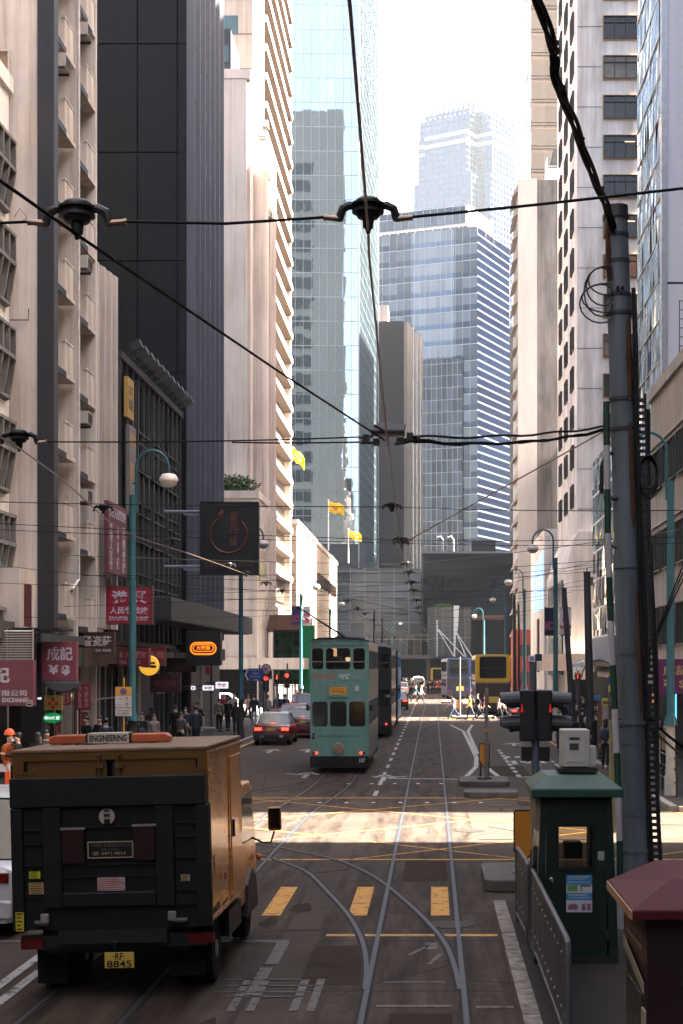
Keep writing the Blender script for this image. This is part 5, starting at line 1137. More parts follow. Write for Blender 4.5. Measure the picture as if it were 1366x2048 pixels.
# --- cars
def car(name, label, x, y, paint, L=4.55, Wd=1.7, Ht=1.45, roof=None, rz=0, suv=False, group=None, lit=True, plate=True, sign=False):
    t = thing(name, label, 'car', (x, y, 0), rz, group); w = Wd / 2
    bh = .92 if not suv else 1.0; k = Ht
    def sec(y0, zt, ww, zb=.22): return [(-ww, zb + .12), (-ww * .93, zb), (ww * .93, zb), (ww, zb + .12), (ww * 1.0, zb + .35), (ww * .96, zt - .06), (ww * .84, zt), (-ww * .84, zt), (-ww * .96, zt - .06), (-ww * 1.0, zb + .35)]
    st = [(0, bh - .18, w * .93), (.06, bh - .05, w * .98), (.2, bh, w), (1.0, bh + .02, w), (2.6, bh + .02, w), (3.3, bh - .03, w), (L - .35, bh - .16, w * .96), (L - .08, bh - .28, w * .9), (L, .55, w * .82)]
    mb = MB(); i = 0; n = 10
    for (yy, zt, ww) in st: mb.v += [(a, yy, z) for a, z in sec(yy, zt, ww)]
    for a in range(len(st) - 1):
        for c in range(n): mb.f.append((a * n + c, a * n + (c + 1) % n, (a + 1) * n + (c + 1) % n, (a + 1) * n + c)); mb.m.append(0)
    mb.f.append(tuple(range(n))); mb.f.append(tuple(range((len(st) - 1) * n, len(st) * n))); mb.m += [0, 0]
    body = mb.build('body', paint, t, True)
    r0, r1 = (.35, .85) if suv else (.75, 1.35); f0, f1 = 3.35, 2.55
    rf = MB(); wt = w * .74; wb = w * .9
    rf.hexa([(-wb, r0, bh), (wb, r0, bh), (wb, f0, bh), (-wb, f0, bh), (-wt, r1, k - .05), (wt, r1, k - .05), (wt, f1, k - .05), (-wt, f1, k - .05)])
    cabn = rf.build('cabin', carglass, t, bevel=.03)
    q = MB().hexa([(-wt - .02, r1 - .04, k - .06), (wt + .02, r1 - .04, k - .06), (wt + .02, f1 + .04, k - .06), (-wt - .02, f1 + .04, k - .06), (-wt * .9, r1 + .1, k), (wt * .9, r1 + .1, k), (wt * .9, f1 - .1, k), (-wt * .9, f1 - .1, k)]).build('roof', roof or paint, t, True)
    pp = MB()
    for s in (-1, 1):
        pp.tube([(s * wb, r0 + .01, bh), (s * (wt + .01), r1, k - .05)], .035, 6); pp.tube([(s * wb, f0, bh), (s * (wt + .01), f1, k - .05)], .03, 6); pp.tube([(s * (wb + .005), 2.05, bh), (s * (wt + .01), 2.0, k - .05)], .03, 6)
    pp.build('pillar', roof or paint, t)
    for s in (-1, 1):
        a = MB().box(min(s * w * .52, s * w * .9), max(s * w * .52, s * w * .9), -.02, .05, bh - .25, bh - .12).build('tail_light', tail_on if lit else tail_off, t, bevel=.01)
        MB().box(min(s * w * .98, s * (w + .16)), max(s * w * .98, s * (w + .16)), 3.0, 3.1, bh, bh + .12).build('mirror', paint, t, bevel=.02)
        MB().box(min(s * w * .55, s * w * .86), max(s * w * .55, s * w * .86), L - .12, L - .02, .58, .7).build('headlight', lens, t, bevel=.02)
    MB().box(-w * .95, w * .95, -.05, .1, .28, .52).build('bumper', black if not suv else paint, t, bevel=.03)
    if plate:
        p_ = MB().box(-.2, .2, -.03, -.012, bh - .24, bh - .12).build('licence_plate', platey, t); MB().box(-.26, .26, -.045, -.02, bh - .115, bh - .09).build('plate_trim', chrome, t)
        letter(p_, 'VF 372', (0, -.034, bh - .18), .3, .075, ink, bold=.02) if False else None
    if lit: MB().box(-.1, .1, r0 + .06, r0 + .1, bh + .04, bh + .08).build('brake_light', tail_on, t)
    if sign:
        s_ = MB().prism([(-.26, 0), (.26, 0), (.22, .13), (-.22, .13)], 1.9, 2.05, 'y').build('roof_sign', mat('taxi_sign', (.5, .3, .32), .4), t, loc=(0, 0, k - .005))
        letter(s_, 'TAXI', (0, 1.895, .065), .3, .075, mat('taxi_red', (.3, .02, .03), .5), bold=.03)
    for yy in (.85, L - .85):
        for s in (-1, 1): wheel(t, s * (w - .12), yy, .31, .19)
    return t
red = mat('taxi_red_paint', (.13, .008, .012), .25, var=.08); silver = mat('silver_paint', (.3, .31, .32), .3, .4); darkred = mat('dark_red_paint', (.075, .006, .009), .2)
t1 = car('taxi', 'red taxi with silver roof and green badge waiting nearest in the queue', X(543, 71.5), 71.5, red, roof=silver, sign=True)
MB().box(-.52, -.32, -.075, -.052, .36, .47).build('green_badge', mat('green_badge', (.03, .16, .12), .5), t1); MB().box(.36, .52, -.075, -.052, .36, .47).build('white_badge', mat('white_badge', (.4, .4, .38), .5), t1)
car('car', 'dark red hatchback braking between the red taxi and the green tram', X(604, 78.5), 78.5, darkred, L=4.4, Wd=1.78, Ht=1.5, suv=True)
car('taxi', 'maroon taxi with lit brake lamp ahead of the dark red hatchback', X(585, 88), 88, red, sign=True, roof=mat('taxi_roof', (.2, .05, .06), .3))
car('car', 'black people carrier farthest ahead in the left queue', X(615, 97), 97, mat('black_paint', (.01, .01, .012), .2), L=4.6, Wd=1.85, Ht=1.85, suv=True)
car('car', 'white car crossing in the sunny side street behind the pedestrians', -16.2, 107.2, mat('white_car_paint', (.7, .69, .66), .25), L=4.7, Wd=1.8, Ht=1.72, suv=True, rz=R(-90), lit=False)
car('car', 'silver hatchback far off right of the black tram', X(803, 188), 188, mat('pale_silver', (.5, .5, .5), .3, .3), suv=True, Ht=1.55)
car('car', 'dark red car half hidden by the black tram', X(795, 128), 128, darkred, lit=True)
car('taxi', 'white roofed far taxi among the crowd at the street end', X(836, 222), 222, mat('white_car_paint', (1, 1, 1)), Ht=1.95, suv=True, sign=True)
car('car', 'small red car half hidden by the black traffic light', X(1047, 100), 100, darkred, Wd=1.6, Ht=1.4)
v = car('people_carrier', 'white people carrier cut off by the left edge beside the truck', X(31, 20.9) - .9, 20.9, mat('van_white', (.5, .5, .5), .25, .1), L=4.7, Wd=1.8, Ht=1.86, suv=True, lit=False, plate=False)
# --- trams
mint = mat('tram_mint', (.13, .27, .235), .35, grime=.3, var=.1, scale=1.2); mintside = mat('tram_side_grey', (.11, .16, .15), .3, .3, var=.35, scale=2)
tglass = clear_glass('tram_glass', (.5, .45, .38), .5)
seat_w = mat('tram_wood', (.16, .075, .03), .5)
def rrect(x0, x1, z0, z1, r=.1, n=4):
    o = []
    for cx_, cz_, a0 in ((x1 - r, z1 - r, 0), (x0 + r, z1 - r, 90), (x0 + r, z0 + r, 180), (x1 - r, z0 + r, 270)):
        for k in range(n + 1): a = R(a0 + 90 * k / n); o.append((cx_ + r * math.cos(a), cz_ + r * math.sin(a)))
    return o
def plate_with_holes(mb, x0, x1, z0, z1, y0, y1, holes, r=.1):
    """a wall in the XZ plane with rounded openings, all holes in one row"""
    holes = sorted(holes); zl, zh = holes[0][2], holes[0][3]
    mb.box(x0, x1, y0, y1, z0, zl); mb.box(x0, x1, y0, y1, zh, z1); cur = x0
    for a, c, _, _ in holes: mb.box(cur, a, y0, y1, zl, zh); cur = c
    mb.box(cur, x1, y0, y1, zl, zh)
    for a, c, _, _ in holes:
        for sx, sz in ((0, 0), (1, 0), (1, 1), (0, 1)):
            cx_, cz_ = (c, a)[1 - sx], (zh, zl)[1 - sz]; dx, dz = (1, -1)[sx], (1, -1)[sz]
            arc = [(cx_ + dx * r * (1 - math.cos(R(90 * k / 4))), cz_ + dz * r * (1 - math.sin(R(90 * k / 4)))) for k in range(5)]
            pts = [(cx_, cz_)] + arc
            mb.prism(pts if dx * dz > 0 else pts[::-1], y0, y1, 'y')
def tram(name, label, x, y, body, sidem_, livery, group='double deck trams'):
    t = thing(name, label, 'tram', (x, y, 0), 0, group); w = .97; L = 9.0; zz = lambda v: (1697 - v) * .003474
    ux = lambda v: (v - 483) * .00340
    rear = MB()
    plate_with_holes(rear, -w, w, zz(980), zz(470), 0, .06, [(ux(215), ux(325), zz(703), zz(500)), (ux(350), ux(588), zz(703), zz(500)), (ux(617), ux(730), zz(703), zz(500))])
    plate_with_holes(rear, -w, w, zz(1530), zz(980), 0, .06, [(ux(217), ux(368), zz(1248), zz(1010)), (ux(390), ux(552), zz(1248), zz(1010)), (ux(575), ux(735), zz(1248), zz(1010))])
    rear.build('rear_panel', body, t)
    for a, c, e, f in ((215, 325, 703, 500), (350, 588, 703, 500), (617, 730, 703, 500), (217, 368, 1248, 1010), (390, 552, 1248, 1010), (575, 735, 1248, 1010)):
        MB().box(ux(a), ux(c), .03, .036, zz(e), zz(f)).build('window', tglass, t)
    MB().prism([(-w, zz(470)), (w, zz(470)), (w, zz(430)), (w * .7, zz(420)), (0, zz(414)), (-w * .7, zz(420)), (-w, zz(430))], -.03, .1, 'y').build('destination_fascia', body, t)
    MB().prism([(-w - .03, zz(428)), (-w * .7, zz(416)), (0, zz(410)), (w * .7, zz(416)), (w + .03, zz(428)), (w * .7, zz(400)), (0, zz(392)), (-w * .7, zz(400))], -.08, L, 'y').build('roof', mat('tram_roof', (.03, .032, .034), .6), t)
    for s in (-1, 1):
        sd_ = MB(); a, c = (w - .05, w) if s > 0 else (-w, -w + .05)
        for z0, z1 in ((zz(1640) + .25, zz(1240)), (zz(1010), zz(700)), (zz(520), zz(428))): sd_.box(a, c, .06, L, z0, z1)
        for k in range(9): sd_.box(a, c, .06 + k * 1.1, .2 + k * 1.1, zz(1240), zz(1010)); sd_.box(a, c, .06 + k * 1.1, .2 + k * 1.1, zz(700), zz(520))
        sd_.build('side_panel', [sidem_], t)
        for k in range(8):
            for z0, z1 in ((zz(1240), zz(1010)), (zz(700), zz(520))): MB().box(min(s * (w - .03), s * (w - .024)), max(s * (w - .03), s * (w - .024)), .2 + k * 1.1, 1.16 + k * 1.1, z0, z1).build('window', tglass, t)
        MB().box(min(s * (w + .005), s * (w + .01)), max(s * (w + .005), s * (w + .01)), .1, L - .1, zz(840), zz(720)).build('advert_panel', livery[1], t)
    MB().box(-w + .05, w - .05, .1, L - .1, zz(990), zz(960)).build('upper_floor', seat_w, t); MB().box(-w + .05, w - .05, .1, L - .1, .7, .8).build('lower_floor', seat_w, t)
    MB().box(-w, w, L - .06, L, .25, zz(1010)).build('front_panel', body, t)
    fw = MB(); [fw.box(x_ - .04, x_ + .04, L - .06, L, zz(1010), zz(470)) for x_ in (-.93, -.35, .35, .93)]; fw.box(-w, w, L - .06, L, zz(980), zz(720)); fw.build('front_pillar', body, t)
    for k in range(5):
        for s in (-.5, .5):
            MB().box(s - .38, s + .38, 1.4 + k * 1.4, 1.45 + k * 1.4, zz(960), zz(960) + .85).build('seat', seat_w, t)
    bh_ = MB(); bh_.box(-.88, -.3, .5, .54, zz(1300), zz(1010)); bh_.box(.32, .88, .5, .54, zz(1300), zz(1010)); bh_.build('bulkhead', mat('tram_bulkhead', (.3, .17, .06), .5), t)
    MB().tube([(-.9, .03, zz(630)), (.9, .03, zz(630))], .012, 6).build('guard_rail', alu, t)
    MB().box(-w, w, -.03, .5, zz(1640), zz(1530)).build('skirt', ink, t); MB().box(-w + .05, w - .05, .4, L - .2, .3, .7).build('underframe', ink, t)
    MB().lathe([(.155, -.03), (.15, -.05), (.03, -.06)], (ux(473), 0, zz(1455)), 20, 'y').build('lamp', mat('old_lamp_glass', (.25, .16, .09), .25), t, True); MB().lathe([(.175, -.02), (.19, -.035), (.155, -.045)], (ux(473), 0, zz(1455)), 20, 'y').build('lamp_ring', brass, t, True)
    for a, c, on in ((230, 1320, 0), (230, 1352, 0), (232, 1500, 0), (258, 1500, 1), (692, 1500, 1), (722, 1500, 0)): MB().lathe([(.048, -.002), (.045, -.03), (.01, -.04)], (ux(a), 0, zz(c)), 14, 'y').build('tail_light', tail_on if on else tail_off, t)
    for s in (-1, 1): mi = MB().box(min(s * .98, s * 1.1), max(s * .98, s * 1.1), -.12, -.05, zz(1095), zz(1045)).tube([(s * .95, .02, zz(1060)), (s * 1.04, -.08, zz(1060))], .015, 6).build('mirror', black, t)
    for yy in (3.3, 5.7):
        for s in (-1, 1): MB().lathe([(.02, -.06), (.36, -.06), (.38, 0), (.36, .06), (.02, .06)], (s * .53, yy, .4), 18, 'x').build('wheel', ink, t)
    MB().box(.1, .75, 1.2, 2.2, zz(396), zz(340)).build('roof_unit', alu, t)
    tb = MB().box(-.25, .35, 1.8, 3.2, zz(400), zz(375)).prism([(1.5, zz(372)), (3.4, zz(350)), (3.3, zz(362)), (1.7, zz(385))], -.06, .06, 'x').build('trolley_base', ink, t)
    return t, ux, zz, tb
g1, ux, zz, tb = tram('tram', 'mint green double deck tram 107 seen from behind', X(679, 53), 53, mint, mintside, (mint, mintside))
tip = Vector((X(597, 50.5) - g1.location.x, -2.6, Z(1215, 50.5)))
MB().tube([(0, 2.2, zz(372)), tip], [.04, .022], 8).build('trolley_pole', ink, g1, True); MB().ball(tuple(tip), (.05, .12, .06), 6).build('trolley_head', ink, g1)
redt = mat('pale_red_text', (.42, .1, .09), .5); greyt = mat('grey_text', (.3, .36, .34), .5); wht = mat('white_text', (.6, .6, .57), .5); dkt = mat('dark_green_text', (.02, .07, .065), .5)
letter(g1, '關注乳房', (ux(337), -.004, zz(768)), .77, .17, redt, bold=.02); letter(g1, '守護', (ux(540), -.004, zz(770)), .41, .19, wht, bold=.02); letter(g1, '自己', (ux(665), -.004, zz(768)), .34, .15, greyt)
letter(g1, 'CARE FOR YOUR BREASTS', (ux(340), -.004, zz(810)), .78, .045, greyt); letter(g1, 'CHERISH YOUR HEALTH', (ux(605), -.004, zz(808)), .75, .045, dkt)
bxp = MB().box(ux(365), ux(572), -.03, -.002, zz(972), zz(850)).build('destination_box', mint, g1, bevel=.01); yl = MB().box(ux(388), ux(552), -.036, -.0305, zz(942), zz(870)).build('destination_blind', mat('blind_yellow', (.62, .3, .02), .5), g1)
letter(yl, '跑馬地', (ux(470), -.039, zz(915)), .4, .1, mat('blind_red', (.35, .05, .01), .5), bold=.01); letter(yl, 'HAPPY VALLEY', (ux(470), -.039, zz(884)), .42, .04, mat('blind_red', (1, 0, 0)))
lg_ = MB().box(ux(635), ux(670), -.006, -.001, zz(908), zz(862)).build('ad_mark', wht, g1); MB().box(ux(648), ux(657), -.009, -.0065, zz(902), zz(868)).build('ad_stroke', redt, g1); letter(g1, '衞生署', (ux(652), -.004, zz(920)), .16, .04, dkt)
letter(g1, 'www.cancer.gov.hk/bctool', (ux(475), -.004, zz(1340)), 1.33, .1, dkt, bold=.008)
letter(g1, '107', (ux(705), -.034, zz(1570)), .19, .13, wht, bold=.01); letter(g1, '107', (ux(250), -.034, zz(450)), .2, .09, ink); letter(g1, '107', (ux(690), -.034, zz(450)), .2, .09, ink)
blk = mat('tram_black', (.012, .014, .016), .3, var=.2)
g2, _, _, _ = tram('tram', 'black double deck tram just ahead of the mint tram', -3.02, 79, blk, mat('tram_black_side', (.2, .2, .2), .2, .5, var=.4, scale=3), (blk, mat('advert_grey', (.12, .12, .13), .3)))
MB().tube([(0, 2.5, zz(372)), (.15, -.5, 6.3)], [.04, .025], 7).build('trolley_pole', ink, g2); letter(g2, '118', (.78, -.034, zz(1100)), .2, .13, wht)
g3, _, _, _ = tram('tram', 'tram with a bright blue advert panel farthest ahead', -3.0, 92, blk, mat('tram_blue_side', (.03, .2, .36), .4), (blk, mat('advert_blue', (.03, .22, .4), .4)))
MB().tube([(0, 2.5, zz(372)), (.1, -.5, 6.3)], [.04, .025], 7).build('trolley_pole', ink, g3)
# --- buses
def bus(label, x, y, paint, Ht=4.35, L=11, Wd=2.5, dbl=True, rz=0, lowm=None):
    t = thing('bus', label, 'bus', (x, y, 0), rz); w = Wd / 2
    zb = 2.35 if dbl else .4
    if dbl: MB().box(-w, w, 0, L, .35, zb).build('lower_body', lowm or paint, t, bevel=.08)
    up = MB(); o = rrect(-w, w, zb, Ht, .22); up.prism(o, 0, L, 'y'); up.build('upper_body', paint, t, bevel=.03)
    MB().prism(rrect(-w + .3, w - .3, zb + .3, Ht - .15, .15), -.02, .02, 'y').build('rear_window', carglass, t)
    if dbl: MB().box(-w + .15, w - .15, -.03, .02, 1.5, 2.2).build('engine_panel', mat('bus_dark', (.02, .02, .022), .3), t); MB().box(-.3, .5, -.045, -.031, .9, 1.35).build('yellow_board', platey, t); MB().tube([(-w + .35, -.03, zb + 1.0), (w - .35, -.03, zb + 1.0)], .025, 6).build('grab_rail', mat('bus_dark', (1, 1, 1)), t)
    for s in (-1, 1):
        sw_ = MB(); sw_.box(min(s * w, s * (w + .012)), max(s * w, s * (w + .012)), .6, L - .6, zb + .55, Ht - .35)
        if dbl: sw_.box(min(s * w, s * (w + .012)), max(s * w, s * (w + .012)), 1.5, L - .6, 1.3, 2.1)
        sw_.build('side_window', carglass, t); MB().box(min(s * .75, s * 1.1), max(s * .75, s * 1.1), -.045, -.02, .7, .9).build('tail_light', tail_off, t)
        for yy in (2.3, L - 2.2): wheel(t, s * (w - .16), yy, .48, .28)
    MB().box(-w + .05, w - .05, -.04, .2, .3, .6).build('bumper', black, t)
    return t
busdark = mat('bus_dark', (.012, .012, .013), .3)
byel = mat('bus_yellow', (.4, .25, .008), .35, var=.08)
bus('yellow double deck bus with dark rear window behind the traffic light', X(986, 114), 114, byel, lowm=mat('bus_dark', (1, 1, 1)))
bus('blue double deck bus turning behind the yellow bus', X(918, 168), 168, mat('bus_blue', (.008, .018, .06), .4, var=.5, scale=.6), Ht=4.3, rz=R(3))
bus('yellow single deck bus at the far street end', X(880, 212), 212, byel, Ht=3.2, dbl=False, L=8)
# ================================================================ people
skin_ = mat('skin', (.42, .26, .19), .55, var=.08); hair_ = mat('black_hair', (.012, .01, .009), .5); shoe = mat('dark_shoe', (.015, .014, .014), .6)
def skinned(name, verts, edges, radii, mats, sub=2):
    me = bpy.data.meshes.new(name); me.from_pydata(verts, edges, []); o = bpy.data.objects.new(name, me); COL.objects.link(o)
    md = o.modifiers.new('skin', 'SKIN'); md.use_smooth_shade = True
    for i, r in enumerate(radii): me.skin_vertices[0].data[i].radius = r if isinstance(r, tuple) else (r, r)
    me.skin_vertices[0].data[0].use_root = True
    s = o.modifiers.new('sub', 'SUBSURF'); s.levels = s.render_levels = sub
    dg = bpy.context.evaluated_depsgraph_get(); dg.update()
    out = bpy.data.meshes.new_from_object(o.evaluated_get(dg)); out.name = name; out.materials.clear(); out.materials.append(mats)
    bpy.data.objects.remove(o); return out
def figure(pose, woman=False, bulk=1.0, coat=False):
    """meshes of one standing or walking figure, 1.7 m, looking to -Y, soles at z = 0"""
    st, arm, elb, lean_ = pose['step'], pose['arm'], pose['elbow'], pose.get('lean', 0)
    V, E_, Rr = [], [], []
    def add(p, r, par=None):
        V.append(tuple(p)); Rr.append(r); i = len(V) - 1
        if par is not None: E_.append((par, i))
        return i
    hipw = .085; sh = .165 if woman else .185
    pel = add((0, 0, .93), (.125, .1)); ab = add((0, -.01 - lean_ * .1, 1.1), (.112 if not woman else .1, .085), pel); ch = add((0, -lean_ * .25, 1.3), (.135, .095), ab); cl = add((0, -lean_ * .3, 1.41), (.08, .06), ch)
    nk = add((0, -.01 - lean_ * .34, 1.47), .05, cl); hd = add((0, -.03 - lean_ * .38, 1.56), (.072, .082), nk); hd2 = add((0, -.03 - lean_ * .4, 1.65), (.066, .078), hd)
    nose = add((0, -.12 - lean_ * .38, 1.565), .014, hd)
    for s in (-1, 1): add((s * .078, -.02 - lean_ * .38, 1.58), .016, hd)
    wr = []
    for s in (-1, 1):
        a = arm * s * (1 if pose.get('swing', 1) else 0) + pose.get('armf', (0, 0))[(s + 1) // 2]; e = elb[(s + 1) // 2]
        so = Vector((s * sh, -lean_ * .28, 1.385)); el = so + Vector((s * .045, -math.sin(a) * .28, -math.cos(a) * .28)); w_ = el + Vector((s * -.005, -math.sin(a + e) * .25, -math.cos(a + e) * .25))
        i = add(so, .052, cl); j = add(el, .04, i); k = add(w_, .028, j); d = (w_ - el).normalized(); pm = add(w_ + d * .06, (.036, .02), k)
        for f in range(4):
            off = Vector((0, (f - 1.5) * .018, 0)) if abs(d.z) > .5 else Vector(((f - 1.5) * .018, 0, 0)); c1 = add(w_ + d * (.1) + off, .0085, pm); ln_ = (.05, .062, .058, .042)[f]; add(w_ + d * (.1 + ln_) + off * 1.1 + Vector((-s * .02, -.012, 0)), .007, c1)
        th = add(w_ + d * .055 + Vector((-s * .01, -.035, 0)), .0095, pm); add(w_ + d * .095 + Vector((-s * .02, -.045, 0)), .008, th); wr.append((so, el, w_))
    legs = []
    for s in (-1, 1):
        a = st * s; kb_ = pose['knee'][(s + 1) // 2]
        hp = Vector((s * hipw, 0, .88)); kn = hp + Vector((0, -math.sin(a) * .42, -math.cos(a) * .42)); an = kn + Vector((0, -math.sin(a - kb_) * .4, -math.cos(a - kb_) * .4))
        i = add(hp, .085, pel); j = add(kn, .056, i); k = add(an, .038, j); to = an + Vector((0, -.14 if kb_ < .8 else -.1, -.035 if kb_ < .5 else -.1)); add(to, .032, k); legs.append((hp, kn, an, to))
    drop = -min(min(l[2].z, l[3].z + .02) for l in legs) + .055
    V = [(x, y, z + drop) for x, y, z in V]
    body = skinned('body', V, E_, Rr, skin_)
    def T(p): return (p[0], p[1], p[2] + drop)
    v2 = [T((0, 0, .96 if not coat else .72)), T((0, -.01 - lean_ * .1, 1.1)), T((0, -lean_ * .25, 1.3)), T((0, -lean_ * .3, 1.4)), T((0, -.01 - lean_ * .33, 1.455))]; e2 = [(0, 1), (1, 2), (2, 3), (3, 4)]
    r2 = [(.16 * bulk, .13 * bulk), (.145 * bulk, .115 * bulk), (.165 * bulk, .12 * bulk), (.1 * bulk, .08), .062]
    for so, el, w_ in wr:
        i = len(v2); v2 += [T(so), T(el), T(w_ + (el - w_) * .06)]; e2 += [(3, i), (i, i + 1), (i + 1, i + 2)]; r2 += [.07 * bulk, .056 * bulk, .042 * bulk]
    top = skinned('jacket', v2, e2, r2, hair_)
    v3 = [T((0, 0, .97)), T((0, 0, .9))]; e3 = [(0, 1)]; r3 = [(.14, .112), (.15, .12)]
    for hp, kn, an, to in legs:
        i = len(v3); v3 += [T(hp), T(kn), T(an + (kn - an) * .08)]; e3 += [(1, i), (i, i + 1), (i + 1, i + 2)]; r3 += [.1, .07, .055]
    tr = skinned('trousers', v3, e3, r3, hair_)
    hb = MB(); hx, hy, hz_ = T((0, -.02 - lean_ * .39, 1.635)); hb.ball((hx, hy + .022, hz_ + .02), (.088, .098, .09), 10)
    if woman: hb.ball((hx, hy + .065, hz_ - .12), (.085, .055, .17), 10)
    for s in (-1, 1): hb.ball((s * .03, hy - .078, hz_ - .045), (.013, .006, .007), 6)
    hb.ball((0, hy - .082, hz_ - .125), (.022, .005, .006), 6)
    hair = hb.mesh('hair', hair_, True)
    sh_ = MB()
    for hp, kn, an, to in legs:
        a_, t_ = Vector(T(an)), Vector(T(to)); sh_.tube([a_ + Vector((0, .05, -.02)), a_ + Vector((0, 0, -.01)), (a_ + t_) / 2 + Vector((0, -.02, -.0)), t_ + Vector((0, -.03, -.005))], [.035, .048, .045, .03], 10)
    shoes = sh_.mesh('shoes', shoe, True)
    return dict(body=body, jacket=top, trousers=tr, hair=hair, shoes=shoes)
W1 = dict(step=.42, arm=-.4, elbow=(.35, .25), knee=(.5, .1), lean=.15); W2 = dict(step=-.36, arm=.35, elbow=(.2, .4), knee=(.12, .55), lean=.12)
ST = dict(step=.05, arm=.05, elbow=(.2, .25), knee=(.03, .05)); PH = dict(step=-.06, arm=0, elbow=(.3, 1.5), knee=(.05, .04), armf=(.1, .35)); PK = dict(step=.1, arm=0, elbow=(.5, .5), knee=(.1, .05), armf=(-.15, -.1))
KIT = {'w1': figure(W1), 'w2': figure(W2), 'w1f': figure(W1, True), 'w2f': figure(W2, True, .95), 'st': figure(ST), 'stf': figure(ST, True, .95), 'ph': figure(PH, False, 1.05), 'pk': figure(PK, False, 1.12, True), 'pkf': figure(PK, True, 1.05, True)}
CLO = {}
def cloth(c): 
    k = 'cloth_%d_%d_%d' % tuple(int(x * 255) for x in c); return mat(k, c, .85, var=.2, scale=8)
def person(kit, x, y, rz, label, top, leg=(.015, .016, .022), h=1.7, group=None, z=.14, bag=None, hair=None, mask=False, extra=None):
    t = thing('person', label, 'person', (x, y, z), rz, group); t.scale = (h / 1.72,) * 3; k = KIT[kit]
    for nm in ('body', 'jacket', 'trousers', 'hair', 'shoes'):
        o = bpy.data.objects.new(nm, k[nm]); COL.objects.link(o); o.parent = t
        m = {'jacket': cloth(top), 'trousers': cloth(leg), 'hair': hair}.get(nm)
        if m: o.material_slots[0].link = 'OBJECT'; o.material_slots[0].material = m
    if bag == 'back': MB().ball((0, .2, 1.2), (.16, .1, .22), 8).build('backpack', cloth((.03, .035, .05)), t, True)
    if bag == 'hand': MB().prism([(-.02, .35), (.16, .35), (.13, .72), (.02, .72)], -.04, .06, 'y').tube([(.03, 0, .72), (.07, 0, .86), (.12, 0, .72)], .01, 5).build('carrier_bag', cloth((.5, .5, .5)), t, loc=(-.33, -.05, 0))
    if mask: MB().ball((0, -.12, 1.54), (.05, .03, .045), 8).build('face_mask', mat('mask_white', (.5, .52, .52), .7), t, True)
    return t
A = R
person('w1', *G(830, 1405), A(100), 'person in blue jacket and black trousers crossing the sunny road beside white shirt', (.03, .07, .1), h=1.72, z=0)
person('w2', *G(842, 1406), A(100), 'person in white shirt and black trousers crossing the sunny road', (.7, .68, .66), h=1.74, z=0)
person('w1f', X(907, 107.5), 107.5, A(-80), 'long haired person in lilac top and jeans stepping off the far island', (.26, .24, .33), (.06, .1, .16), h=1.68, z=.0)
person('w2f', X(941, 105.5), 105.5, A(-70), 'person in mustard yellow jacket walking left of the yellow bus', (.5, .26, .03), (.03, .045, .06), h=1.66, z=0, bag='back')
person('w1', X(957, 105), 105, A(-75), 'person all in black walking before the yellow bus', (.014, .014, .015), h=1.75, z=0)
person('w2', X(968, 104), 104, A(95), 'person in red scarf and black coat before the yellow bus', (.1, .02, .02), h=1.76, z=0)
person('w2f', X(999, 104.5), 104.5, A(80), 'person in pale pink top with dark bag right of the yellow bus', (.45, .28, .24), h=1.7, z=0)
person('w1', X(1008, 106), 106, A(-90), 'person in brown coat striding behind the traffic light', (.08, .05, .04), h=1.7, z=0)
rr = random.Random(11); tops = ((.02, .02, .025), (.03, .035, .05), (.015, .015, .015), (.1, .09, .08), (.05, .06, .09), (.3, .29, .28), (.08, .02, .02), (.12, .1, .07), (.02, .03, .04))
for k in range(64):                              # crowd on the far crossing
    z = rr.uniform(196, 214) if k < 34 else rr.uniform(214, 240); px = 796 + 108 * ((k * 7) % 64) / 64 + rr.uniform(-2, 2)
    if 852 < px < 912 and z > 208: z = 200
    person(('w1', 'w2', 'w1f', 'w2f', 'st', 'pk')[k % 6], X(px, z), z, A(rr.choice((90, -90, 80, -100)) + rr.uniform(-20, 20)), 'person in a dark coat in the crowd on the far crossing', tops[k % 5] if k % 5 != 3 else tops[0], h=rr.uniform(1.6, 1.78), group='crowd on the far crossing', z=0)
person('st', X(876, 195), 195, 0, 'person with red top standing before the far yellow bus', (.3, .03, .03), h=1.7, z=0)
# left pavement
person('st', X(438, 83), 83, A(175), 'person in grey hooded top seen from behind on left pavement', (.17, .15, .13), h=1.72)
person('pk', X(456, 84), 84, A(170), 'person in long black coat right of the grey hooded top', (.012, .012, .013), h=1.72)
person('pkf', X(472, 79), 79, A(185), 'person in dark coat with pale shoes just left of billboard lamp', (.03, .025, .022), h=1.64)
person('st', X(480, 80.5), 80.5, A(165), 'person in black right beside the second street lamp', (.014, .013, .015), (.02, .02, .02), h=1.62)
person('pkf', X(448, 98), 98, A(20), 'person in dark red top lit from behind at the side street', (.2, .02, .03), h=1.68)
person('stf', X(468, 99), 99, A(-20), 'person in pale top facing us at the sunny corner', (.4, .33, .28), h=1.66)
person('w1', X(496, 98), 98, A(30), 'person in peach coat at the sunny corner', (.5, .3, .22), h=1.68)
person('pk', X(508, 92), 92, A(200), 'person in dark jacket with light grey trousers by the blue road sign', (.03, .035, .045), (.25, .25, .25), h=1.76)
person('st', X(536, 93), 93, A(150), 'person in cream and black waiting below the red signals', (.3, .26, .22), h=1.7)
person('st', X(556, 92), 92, A(10), 'person in navy standing below the middle red signal', (.025, .03, .05), h=1.8)
person('pk', X(570, 94), 94, A(190), 'person in black coat between the red signals', (.013, .013, .014), h=1.74)
person('stf', X(592, 113), 113, A(0), 'person in light blue top near the green netting', (.25, .28, .36), h=1.68)
person('pk', X(600, 114), 114, A(180), 'person in dark coat near the green netting', (.02, .02, .02), h=1.72)
person('st', X(610, 115), 115, A(180), 'person in navy beside the green netting column', (.03, .04, .08), h=1.66)
